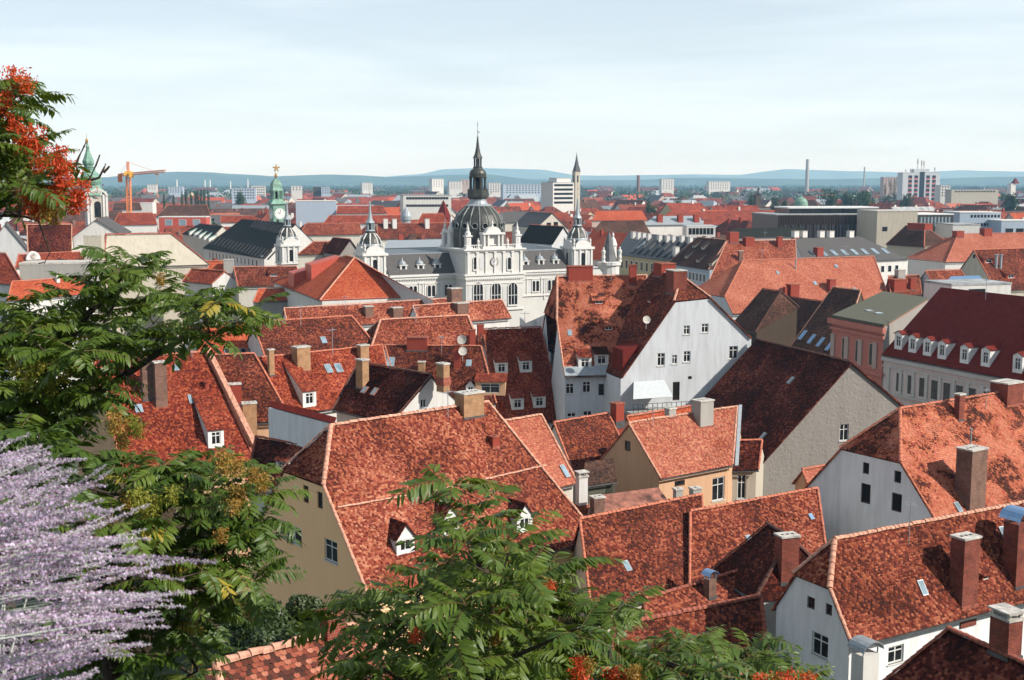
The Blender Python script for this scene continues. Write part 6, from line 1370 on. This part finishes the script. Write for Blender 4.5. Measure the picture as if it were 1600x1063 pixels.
def far_tree(label, x, yt, D, w, kind='round', group=None, mat='wood_green'):
    c = Py(x, yt, D); h = c.z; s = mpp(c); r = w * s / 2; root = thing('poplar_tree' if kind == 'poplar' else 'tree', label, 'tree', hz(c), group)
    t = MB().tube([hz(c), hz(c) + UP * h * .5, hz(c) + UP * h * .85], [max(.25, r * .09), max(.2, r * .06), .08], 6); obj('trunk', t, 'wood_dark', root); P = []
    rr = random.Random(int(x * 7 + D))
    for i in range(26 if kind == 'round' else 14):
        if kind == 'poplar': zz = h * (.12 + .85 * i / 13); q = r * (.95 - .75 * abs(i / 13 - .35)); P.append(((rr.gauss(0, r * .12), rr.gauss(0, r * .12), zz), q, q, h * .09))
        else: a = rr.uniform(0, 6.28); e = rr.uniform(0, .72) * r; P.append(((math.cos(a) * e, math.sin(a) * e, h * rr.uniform(.42, .88) - e * .15), r * rr.uniform(.28, .45), r * rr.uniform(.28, .45), h * rr.uniform(.1, .17)))
    me = clump_mesh(P, 'crown', max(.35, r * .085), 90, mat, int(x)); o = bpy.data.objects.new('crown', me); C.objects.link(o); o.parent = root; ORG[o.name] = ORG[root.name]
for x, yt in ((284, 303), (290, 301), (298, 302), (305, 301), (309, 300), (314, 300), (319, 299), (325, 299), (256, 307), (271, 308)): far_tree('dark columnar poplar in the row left of the clock tower', x, yt, 820, 6.5, 'poplar', 'poplars left of the clock tower')
for x, yt, w in ((1391, 284, 9), (1398, 283, 8), (1383, 290, 9)): far_tree('tall dark poplar beside the white high-rise', x, yt, 1150, w, 'poplar', 'poplars beside the high-rise')
far_tree('lone dark conifer-like tree left of the balcony tower', 857, 286, 1050, 6, 'poplar')
for x, yt, D_, w, lb in ((1297, 291, 950, 34, 'broad round tree right of the green dome'), (1350, 296, 950, 40, 'wide tree left of the poplars'), (1322, 298, 980, 30, 'smaller round tree between the broad tree and the poplars'), (1415, 300, 900, 26, 'tree in front of the high-rise foot'), (1212, 306, 800, 22, 'round tree left of the green dome'), (1226, 312, 700, 10, 'small round bush tree left of the green dome'), (1174, 300, 950, 16, 'dark tree beside the onion-topped tower'), (375, 297, 1000, 22, 'round tree behind the clock tower'), (1017, 309, 800, 26, 'low tree left of the pale slab tower'), (1060, 305, 900, 22, 'low tree below the pale slab tower'), (1580, 300, 900, 30, 'tree at the far right skyline')): far_tree(lb, x, yt, D_, w)
# hills: rolling ridges beyond the plain
def hills(name, D, prof, depth, mat, seed, amp):
    g_ = np.random.default_rng(seed); xs = np.arange(-250, 1900, 12.0); top = np.interp(xs, [p[0] for p in prof], [p[1] for p in prof])
    ph = g_.uniform(0, 6.28, 8)
    for i in range(8): top = top + amp * np.sin(xs * (.008 * 1.7 ** i) + ph[i]) / (1.6 ** i)
    m = MB(); rows = []
    for j, (f, dd) in enumerate(((0.0, -depth), (.35, -depth * .6), (.7, -depth * .25), (1.0, 0), (.6, depth * .5), (0, depth))):
        row = []
        for i, x in enumerate(xs):
            p = Py(x, 284, D); z = max(0, Py(x, top[i], D).z); wob = 1 + .25 * math.sin(x * .05 + j * 2.1) * (0 < f < 1)
            row.append(Vector((p.x * (D + dd) / D, D + dd, z * f * wob if f < 1 else z)))
        rows.append(row)
    for a, b in zip(rows, rows[1:]):
        for i in range(len(xs) - 1): m.poly([a[i], a[i + 1], b[i + 1], b[i]])
    return struct(name, m, mat, smooth=True)
plain('hill_wood', (.035, .06, .03), .95, .1, var=.5, scale=.004)
hills('hills', 7600, [(-250, 276), (170, 277), (240, 271), (330, 270), (430, 276), (520, 273), (600, 277), (700, 273), (760, 272), (830, 279), (1000, 281), (1100, 280), (1250, 281), (1400, 278), (1600, 276), (1900, 276)], 900, 'hill_wood', 2, 1.2)
hills('hills', 13500, [(-250, 282), (560, 280), (660, 272), (690, 265), (760, 263), (850, 267), (900, 276), (1080, 271), (1160, 272), (1230, 263), (1330, 268), (1420, 272), (1500, 267), (1600, 268), (1900, 270)], 1400, 'hill_wood', 5, 1.0)

# ------------------------------------------------------------------ haze: even pale air round everything
hm = NT('haze_air'); pv = hm.n('ShaderNodeVolumePrincipled'); pv.inputs['Color'].default_value = (.36, .66, 1.0, 1); pv.inputs['Absorption Color'].default_value = (1, 1, 1, 1); pv.inputs['Density'].default_value = 0.0001; pv.inputs['Anisotropy'].default_value = 0.0
hm.link(pv.outputs[0], hm.out.inputs['Volume']); M['haze_air'] = hm.m
hb = MB().box(Vector((-16500, -320, -1.5)), Vector((33000, 0, 0)), Vector((0, 15480, 0)), UP * 262); haze = obj('haze', hb, 'haze_air', kind='stuff')
# ------------------------------------------------------------------ castle hill slope below the viewpoint
m = MB(); ys = [-40, -6, 1.1, 2.0, 4, 8, 14, 22, 32, 44, 56, 66, 76]; xs = [-70 + i * 5 for i in range(29)]
def hill_z(x, y):
    if y < 1.1: return 38.3
    return max(-.2, 38.2 - .60 * (y - 1.1) - .25 * math.sin(x * .35 + y * .2) - (0 if y < 3 else .25 * math.sin(x * .9)))
rows = [[Vector((x, y, hill_z(x, y))) for x in xs] for y in ys]
for a, b in zip(rows, rows[1:]):
    for i in range(len(xs) - 1): m.poly([a[i], a[i + 1], b[i + 1], b[i]])
plain('hill_grass', (.045, .06, .025), .95, .1, var=.5, scale=2.0); struct('hillside', m, 'hill_grass', smooth=True)

# ------------------------------------------------------------------ house low on the slope, tiles laid one by one
t = NT('tile_single'); oi = t.n('ShaderNodeObjectInfo'); cc = t.ramp(oi.outputs['Random'], MOT); nn_ = t.noise(t.n('ShaderNodeTexCoord').outputs['Object'], 14, 5)
t.bsdf(t.mix(t.maprange(nn_, .45, .7, 0, .6), cc, (.05, .04, .03, 1)), .9, .2, bump=nn_, bdist=.01); M['tile_single'] = t.m
B0 = house('little tiled roof with a brick chimney low on the slope, bottom left', 'house', (372, 1175), (640, 1085), (335, 1040), (560, 982), 33, 42, roof='mottled', wall='pl_tan', base=14, rmat='ridge_pale', rr=.17, single=True, back=1.5)
chimney(B0, 'front', (506, 962, 548, 1010), 'brick_red', cap='ridge_red')
tm = MB(); a_ = .088; pts_ = [(-a_, .12), (a_, .12), (a_, -.06), (a_ * .5, -.10), (-a_ * .5, -.10), (-a_, -.06)]
tp_ = [Vector((x, y, .02 + (.035 if y < 0 else 0))) for x, y in pts_]; tm.poly(tp_[::-1])
for i in (2, 3, 4): p, q = tp_[i], tp_[i + 1]; tm.poly([p, q, q - UP * .035, p - UP * .035])
tile_me = mesh_from('tile', tm, Vector(), 'tile_single')
o_, n_ = B0.pl['front']; u_, v_ = basis(n_); cands = []
for r in range(-60, 60):
    for c in range(-60, 60):
        p = o_ + u_ * (c + .5 * (r % 2)) * .18 + v_ * r * .16; x, y = proj(p)
        if 325 < x < 600 and y < 1085:
            e = (p - B0.e1); al = e.dot(B0.u); up_ = e.dot(v_)
            if 0 < al < (B0.e2 - B0.e1).length and 0 < up_ < B0.run / math.cos(R(42)) - .05: cands.append((y, p))
cands.sort(key=lambda k: k[0]); vis = cands[:300]
for y, p in vis:
    q = p + n_ * random.gauss(.01, .006); m4 = Matrix(((u_.x, v_.x, n_.x, q.x), (u_.y, v_.y, n_.y, q.y), (u_.z, v_.z, n_.z, q.z), (0, 0, 0, 1))) @ Matrix.Rotation(random.gauss(0, .03), 4, 'Z') @ Matrix.Rotation(random.gauss(0, .03), 4, 'Y')
    inst('tile', tile_me, m4, B0.root)

# ------------------------------------------------------------------ feather-leaved trees
foliage_mat('leaf', (.030, .070, .010), (.110, .155, .018), .28, .45, .30)
foliage_mat('leaf_yellow', (.22, .19, .02), (.36, .26, .03), .3, .5, .3)
foliage_mat('seed_yellow', (.14, .16, .02), (.26, .25, .035), .25, .6, .3); foliage_mat('seed_red', (.38, .032, .010), (.60, .10, .022), .2, .6, .3); foliage_mat('seed_gold', (.22, .12, .02), (.34, .20, .04), .2, .6, .3)
plain('bark', (.055, .042, .034), .9, .15, var=.4, scale=20, bump=.01); plain('rachis', (.14, .10, .035), .7, .3)
def frond_mesh(seed, L=.46, pairs=10, mat='leaf'):
    r = random.Random(seed); m = MB(); curve = []
    dro = r.uniform(.35, .8); side = r.uniform(-.12, .12)
    def cp(t): return Vector((L * t * (1 - .12 * dro * t), L * side * t * t, L * (.16 * t - dro * .62 * t * t)))
    m.tube([cp(i / 6) for i in range(7)], [.0035 * (1 - i / 9) for i in range(7)], 3); kf = len(m.f)
    for i in range(pairs + 1):
        t = .20 + .80 * i / pairs; p = cp(t); d = (cp(min(1, t + .03)) - cp(t - .03)).normalized(); s = UP.cross(d).normalized(); up = d.cross(s)
        ll = .088 * (.55 + .9 * math.sin(math.pi * (.18 + .66 * (i / pairs)))) * r.uniform(.88, 1.1) * L / .46
        for sg in ((-1, 1) if i < pairs else (0,)):
            a = r.uniform(58, 76) if sg else 0
            f = (d * math.cos(R(a)) + s * sg * math.sin(R(a))).normalized(); f = (f - UP * r.uniform(.05, .55)).normalized(); g_ = f.cross(up).normalized(); nn = g_.cross(f).normalized()
            if nn.z < 0: nn = -nn
            w = ll * r.uniform(.125, .165); roll = r.uniform(-.5, .5); g2 = g_ * math.cos(roll) + nn * math.sin(roll); n2 = nn * math.cos(roll) - g_ * math.sin(roll)
            b = p + f * .006; mid = [b, b + f * ll * .33 - n2 * ll * .02, b + f * ll * .66 - n2 * ll * .07, b + f * ll - n2 * ll * .17]
            for sd in (-1, 1):
                e1_ = mid[1] + g2 * sd * w + n2 * w * .30 - n2 * ll * .02; e2_ = mid[2] + g2 * sd * w * .74 + n2 * w * .2 - n2 * ll * .03; e0 = b + g2 * sd * w * .45 + n2 * w * .1 + f * ll * .06
                for poly in ([mid[0], mid[1], e1_, e0], [mid[1], mid[2], e2_, e1_], [mid[2], mid[3], e2_]): m.poly(poly if sd > 0 else poly[::-1])
    me = mesh_from('leaf', m, Vector(), mat); me.materials.append(M['rachis'])
    for i in range(kf): me.polygons[i].material_index = 1
    return me
FR = [frond_mesh(i, random.Random(i).uniform(.40, .56), 11 + i % 4) for i in range(12)]; FRY = [frond_mesh(50 + i, .42, 9, 'leaf_yellow') for i in range(2)]
def seed_mesh(seed, mat):
    r = random.Random(seed); m = MB()
    for i in range(330):
        t = r.random(); q = Vector((r.gauss(0, .045) * (1 - .4 * t), r.gauss(0, .045) * (1 - .4 * t), -.17 * t + .03)); a = Vector((r.gauss(0, 1), r.gauss(0, 1), r.gauss(0, 1))).normalized(); b = a.cross(Vector((r.gauss(0, 1), r.gauss(0, 1), 1))).normalized(); s = r.uniform(.011, .019)
        m.poly([q - a * s, q + b * s * .38, q + a * s, q - b * s * .38])
    for i in range(7): m.tube([Vector((0, 0, .05)), Vector((r.gauss(0, .05), r.gauss(0, .05), -.1))], .0015, 3)
    return mesh_from('seed_cluster', m, Vector(), mat)
SR = [seed_mesh(i, 'seed_red') for i in range(4)]; SG = [seed_mesh(i + 9, 'seed_gold') for i in range(3)]; SY = [seed_mesh(i + 19, 'seed_yellow') for i in range(3)]
def feather_tree(label, trunk, regions, D0, seed, lim=300, per=(6, 9), clusters=(), extra=(), scale=1.0, spread=1.2, mind=38, group=None, yellow=.0, limbs=()):
    """regions: photo polygons with a weight; shoots are spread inside them at distance D0, each ending in a rosette of long leaves"""
    r = random.Random(seed); base = Vector(trunk); base.z = hill_z(base.x, base.y) - .3
    root = thing('feather_leaved_tree', label, 'tree', base, group); cen = [Py(x, y, D0 + r.uniform(-.25, .25) * spread) for x, y in extra]
    for poly, n in regions:
        xs_ = [p[0] for p in poly]; ys_ = [p[1] for p in poly]; got = []; tries = 0
        while len(got) < n and tries < 4000:
            tries += 1; x, y = r.uniform(min(xs_), max(xs_)), r.uniform(min(ys_), max(ys_))
            if inpoly(np.array([x]), np.array([y]), poly)[0] and all((x - a) ** 2 + (y - b) ** 2 > mind ** 2 for a, b in got): got.append((x, y))
        cen += [Py(x, y, D0 + r.gauss(.1, .45) * spread) for x, y in got]
    # limbs: trunk up to a few forks, then twigs to the shoots
    top = sum(cen, Vector()) / len(cen); m = MB(); fork = Vector((base.x * .6 + top.x * .4, base.y * .7 + top.y * .3, base.z + (top.z - base.z) * .55))
    nodes = [fork]; m.tube([base, lerp(base, fork, .5) + Vector((.05, .03, 0)), fork], [.085, .07, .055], 8); tw = MB()
    order = sorted(cen, key=lambda c: (c - fork).length)
    for pl_ in limbs:
        pts = [Py(x, y, D0 + .1) for x, y in pl_]; k = len(pts); m.tube([fork] + pts, [.05] + [.04 - .022 * i / k for i in range(k)], 7); nodes += pts
    for c in order:
        cand = [n_ for n_ in nodes if (n_ - fork).length < (c - fork).length + .05] or [fork]; n_ = min(cand, key=lambda q: (q - c).length); d = c - n_
        mid_ = n_ + d * .5 + Vector((r.gauss(0, .05), r.gauss(0, .05), -.06 * d.length)); th = max(.006, .03 * min(1, d.length / 1.2)); (m if th > .02 else tw).tube([n_, mid_, c], [th, th * .7, th * .45], 5); nodes.append(c)
    obj('trunk', m, 'bark', root); obj('twigs', tw, 'bark', root, kind='stuff')
    cnt = 0; rest = []
    r.shuffle(cen)
    for c in cen:
        k = r.randint(*per); a0 = r.uniform(0, 6.28); out = (c - fork); out.z = 0; out = out.normalized() if out.length > .01 else Vector((1, 0, 0))
        for j in range(k):
            a = a0 + 6.283 * j / k + r.gauss(0, .25); el = r.uniform(-.25, .75); s = scale * r.uniform(.8, 1.15)
            m4 = Matrix.Translation(c + Vector((0, 0, r.uniform(-.05, .03)))) @ Matrix.Rotation(a, 4, 'Z') @ Matrix.Rotation(-el, 4, 'Y') @ Matrix.Rotation(r.gauss(0, .3), 4, 'X') @ Matrix.Scale(s, 4)
            if cnt < lim: inst('leaf', (r.choice(FRY) if r.random() < yellow else r.choice(FR)), m4, root); cnt += 1
            else: rest.append((r.choice(FR), m4))
    if rest:
        V = []; Fc = []; b = 0
        for me, m4 in rest:
            co = np.empty(len(me.vertices) * 3); me.vertices.foreach_get('co', co); co = co.reshape(-1, 3); mm = np.array(m4); V.append(co @ mm[:3, :3].T + mm[:3, 3] - np.array(base)); Fc += [tuple(b + k for k in f.vertices) for f in me.polygons]; b += len(co)
        me = bpy.data.meshes.new('inner_leaves'); me.from_pydata(np.concatenate(V).tolist(), [], Fc); me.materials.append(M['leaf']); o = bpy.data.objects.new('inner_leaves', me); C.objects.link(o); o.parent = root; o['kind'] = 'stuff'
    for x, y, kind, s in clusters:
        p = Py(x, y, D0 - r.uniform(.4, .7)); me = r.choice({'r': SR, 'g': SG, 'y': SY}[kind]); inst('seed_cluster', me, Matrix.Translation(p) @ Matrix.Rotation(r.uniform(0, 6), 4, 'Z') @ Matrix.Scale(s, 4), root)['kind'] = 'stuff'
    return root, m
VA, _ = feather_tree('tall tree with red seed clusters reaching in at the upper left edge', (-5.6, 9.6, 0), [([(-60, 125), (20, 130), (40, 180), (58, 235), (78, 290), (72, 315), (30, 322), (-60, 325)], 32)], 10.2, 21, 300, (6, 8),
    [(22, 112, 'r', 1.15), (40, 125, 'r', .8), (5, 150, 'r', 1.0), (20, 185, 'r', 1.0), (50, 205, 'r', 1.3), (35, 215, 'r', .9), (88, 235, 'r', 1.1), (98, 258, 'r', 1.2), (50, 300, 'r', 1.3), (62, 310, 'r', 1.2), (122, 290, 'r', 1.2), (115, 305, 'r', 1.1), (86, 296, 'r', .9), (92, 272, 'r', .8), (30, 215, 'r', .7), (75, 318, 'g', 1.0), (84, 330, 'g', .8), (60, 250, 'r', .8)], scale=.78, mind=20,
    limbs=[[(-30, 340), (30, 335), (60, 305)], [(-30, 320), (20, 300), (40, 270), (60, 230)]])
for pl_ in ([(118, 262), (122, 248), (132, 228), (134, 223)], [(125, 290), (140, 280), (150, 258), (156, 242)], [(140, 282), (155, 278), (163, 262), (165, 256)], [(162, 270), (168, 264), (171, 260)], [(10, 330), (60, 345), (75, 385), (78, 395), (70, 410), (60, 412)]): obj('bare_twig', MB().tube([Py(x, y, 9.9) for x, y in pl_], [.012, .010, .008, .006, .005, .005][:len(pl_)], 5), 'bark', VA)
feather_tree('spreading tree with feathery leaves over the left roofs', (-4.4, 9.3, 0), [([(-40, 495), (60, 480), (120, 470), (160, 430), (205, 410), (250, 425), (300, 462), (372, 470), (390, 485), (370, 510), (330, 540), (295, 545), (262, 520), (215, 560), (165, 600), (170, 640), (-40, 690)], 52), ([(-40, 515), (140, 505), (175, 560), (140, 650), (60, 690), (-40, 700)], 28)], 10.4, 22, 300, (6, 8), [(250, 430, 'g', .6), (60, 555, 'y', 1.1), (40, 585, 'y', 1.0), (100, 575, 'y', .9), (80, 600, 'y', .9), (20, 560, 'y', .9), (110, 615, 'y', .7), (205, 655, 'y', 1.0), (215, 665, 'y', .8), (190, 680, 'y', .9), (175, 660, 'y', .8), (120, 565, 'y', .7), (290, 505, 'y', .4)], scale=.80, mind=25, extra=[(195, 415), (385, 485), (330, 470), (240, 425), (345, 525), (30, 490)], yellow=.02,
    limbs=[[(20, 690), (110, 640), (190, 590), (235, 560), (300, 520), (340, 490)], [(0, 640), (70, 580), (130, 500), (190, 430)]])
feather_tree('leafy feather-leaved tree falling away below the left roofs with gold seed sprays', (-2.6, 7.2, 0), [([(-20, 670), (150, 680), (230, 695), (300, 725), (350, 755), (405, 775), (420, 800), (410, 840), (380, 870), (390, 910), (355, 960), (315, 1000), (290, 1090), (100, 1090), (60, 900), (-20, 800)], 66)], 8.2, 23, 300, (6, 8), [(350, 712, 'g', .9), (370, 722, 'g', .7), (372, 765, 'g', .8), (365, 785, 'g', .6), (215, 770, 'y', .9), (240, 780, 'y', .8), (270, 765, 'y', .7), (225, 790, 'y', .7), (200, 775, 'g', .6), (410, 745, 'g', .8), (395, 735, 'g', .6), (390, 945, 'g', .8), (345, 830, 'g', .6), (180, 650, 'g', .8)], scale=.72, mind=29, yellow=.03, extra=[(240, 735), (270, 742), (300, 748), (330, 752), (362, 752), (385, 765), (290, 772), (340, 782), (250, 768), (220, 745), (360, 830), (385, 862), (345, 872), (392, 895), (330, 905), (368, 925), (320, 850), (400, 835), (300, 870), (280, 930), (310, 960)], limbs=[[(160, 900), (220, 820), (300, 760)], [(180, 980), (280, 900), (360, 850)]])
feather_tree('dark green feather-leaved tree rising at the bottom centre before the cream house', (.25, 6.4, 0), [([(715, 790), (765, 800), (800, 850), (835, 890), (860, 925), (930, 950), (965, 965), (950, 1005), (940, 1095), (560, 1095), (590, 1030), (600, 1000), (545, 985), (550, 960), (610, 930), (670, 905), (715, 860)], 58)], 7.0, 24, 300, (6, 8), [(850, 905, 'g', .5), (780, 935, 'g', .6), (650, 985, 'r', .5), (775, 990, 'g', .5), (905, 1030, 'r', .55), (920, 1035, 'g', .5), (860, 912, 'r', .4), (990, 1045, 'g', .6)], scale=.70, mind=29, extra=[(712, 765), (745, 800), (800, 850), (545, 960), (955, 955), (860, 905)], limbs=[[(765, 1010), (766, 920), (735, 830)]])
feather_tree('low feather-leaved treetop at the bottom edge below the shaded roofs', (1.9, 6.6, 0), [([(1005, 1010), (1060, 1005), (1120, 1020), (1170, 1015), (1220, 1045), (1290, 1070), (1290, 1110), (960, 1110), (960, 1040)], 22)], 7.4, 25, 300, (6, 8), [(905, 1050, 'r', .8), (960, 1052, 'r', .9), (990, 1058, 'r', .8), (1190, 1058, 'r', .7), (1230, 1058, 'r', .8), (1260, 1060, 'r', .8), (1215, 1060, 'g', .7)], scale=.70, mind=25)
# dark garden shrubs on the slope
foliage_mat('shrub_leaf', (.015, .035, .010), (.05, .075, .018), .15, .5, .4)
for x, yt, D_, w, lb in ((385, 925, 38, 130, 'dark small-leaved shrub beside the cream house wall'), (465, 915, 40, 110, 'second dark shrub against the cream house corner'), (410, 975, 36, 130, 'low dark shrub above the little tiled roof')):
    c = Py(x, yt, D_); s = mpp(c); r_ = w * s / 2; zb = hill_z(c.x, D_); root = thing('shrub', lb, 'shrub', Vector((c.x, c.y, zb))); h = c.z - zb; P = []; rr = random.Random(x)
    for i in range(34):
        a = rr.uniform(0, 6.28); e = rr.uniform(0, .8) * r_; P.append(((math.cos(a) * e, math.sin(a) * e, h * (1 - rr.random() ** 2 * .9) - .5 - .3 * e), r_ * .35, r_ * .35, r_ * .35))
    me = clump_mesh(P, 'crown', .085, 260, 'shrub_leaf', x); o = bpy.data.objects.new('crown', me); C.objects.link(o); o.parent = root; obj('stem', MB().tube([Vector((c.x, c.y, zb)), Vector((c.x, c.y, c.z - .5))], [.09, .03], 6), 'bark', root)

# ------------------------------------------------------------------ lavender-blue flower spikes right before the lens
foliage_mat('floret', (.42, .31, .52), (.74, .63, .80), .25, .7, .2); foliage_mat('calyx', (.14, .08, .12), (.30, .19, .26), .1, .8, .2); plain('flower_stem', (.42, .45, .40), .7, .3)
def spike_mesh(seed, L):
    r = random.Random(seed); m = MB(); bend = r.uniform(-.05, .10); sw = r.uniform(-.05, .05)
    def cp(t): return Vector((L * t, sw * L * t * t, bend * L * t * t))
    m.tube([cp(i / 6) for i in range(7)], [.0013 - .0008 * i / 7 for i in range(7)], 4); k0 = len(m.f); cal = []
    n = int(L * .78 / .0078)
    for i in range(n):
        t = .26 + .74 * i / n; p = cp(t); env = (1 - .55 * max(0, (t - .6) / .4)) * r.uniform(.75, 1.15)
        for j in range(r.randint(9, 12)):
            a = r.uniform(0, 6.28); d = Vector((r.uniform(-.1, .7), math.cos(a), math.sin(a))).normalized(); q = p + d * .0016 * env + Vector((r.uniform(-.0030, .0030), 0, 0)); s = .0032 * env * r.uniform(.7, 1.3); b = d.cross(Vector((r.gauss(0, 1), r.gauss(0, 1), r.gauss(0, 1)))).normalized(); c = d.cross(b)
            cal.append(len(m.f)) if r.random() < .36 else None
            m.poly([q, q + d * s * .9 + b * s * .7, q + d * s * 1.7, q + d * s * .9 - b * s * .7])
            if r.random() < .6: m.poly([q + d * s * .8, q + d * s * 1.5 + c * s * .8, q + d * s * 1.9, q + d * s * 1.2 - c * s * .6])
    me = mesh_from('flower_spike', m, Vector(), 'floret'); me.materials.append(M['flower_stem']); me.materials.append(M['calyx'])
    for i in range(k0): me.polygons[i].material_index = 1
    for i in cal: me.polygons[i].material_index = 2
    return me
SPK = [spike_mesh(i, random.Random(i).uniform(.20, .30)) for i in range(10)]
lr = random.Random(77); lroot = thing('flowering_shrub', 'mauve shrub of long flower spikes leaning in at the lower left', 'shrub', Vector((-1.15, 1.9, 37.8)))
stm = MB()
TIPS = [(344, 886, 2.0, -4), (305, 928, 1.95, 3), (290, 948, 2.1, 2), (240, 806, 2.0, 12), (262, 985, 1.9, 0), (235, 852, 2.05, 0), (135, 725, 2.1, 6), (50, 688, 2.1, 14), (80, 705, 2.1, 16), (165, 757, 2.0, 4), (255, 960, 1.9, 4), (230, 830, 1.9, 14), (150, 1060, 1.8, -6), (180, 795, 2.0, -4)]
def edge_x(y): return np.interp(y, [680, 700, 730, 760, 800, 850, 890, 930, 960, 1000, 1030, 1063], [45, 70, 125, 165, 205, 245, 270, 270, 250, 225, 150, 120])
for i in range(150):
    y = lr.uniform(690, 1075); ex = edge_x(min(1063, y)); x = ex - abs(lr.gauss(0, .5)) * ex * 1.05 + lr.gauss(10, 16); TIPS.append((x, y, lr.uniform(1.75, 2.4), float(np.interp(y, [690, 760, 850, 960, 1063], [24, 14, 4, 4, 16])) + lr.gauss(0, 6)))
for x, y, D_, el in TIPS:
    tip = Py(x, y, D_); a = R(el + lr.gauss(0, 2)); me = lr.choice(SPK); L_ = max(v.co.x for v in me.vertices); yaw = lr.gauss(.0, .25); d = Vector((math.cos(a) * math.cos(yaw), math.sin(yaw), math.sin(a)))
    m4 = Matrix.Translation(tip - d * L_) @ d.to_track_quat('X', 'Z').to_matrix().to_4x4() @ Matrix.Rotation(lr.uniform(0, 6.28), 4, 'X'); inst('flower_spike', me, m4, lroot)
    st = tip - d * L_; stm.tube([st, st - d * .14 - UP * .03, Vector((-1.15 + lr.gauss(0, .12), 1.95 + lr.gauss(0, .12), 37.9))], [.0012, .0016, .003], 4)
obj('stems', stm, 'flower_stem', lroot, kind='stuff')
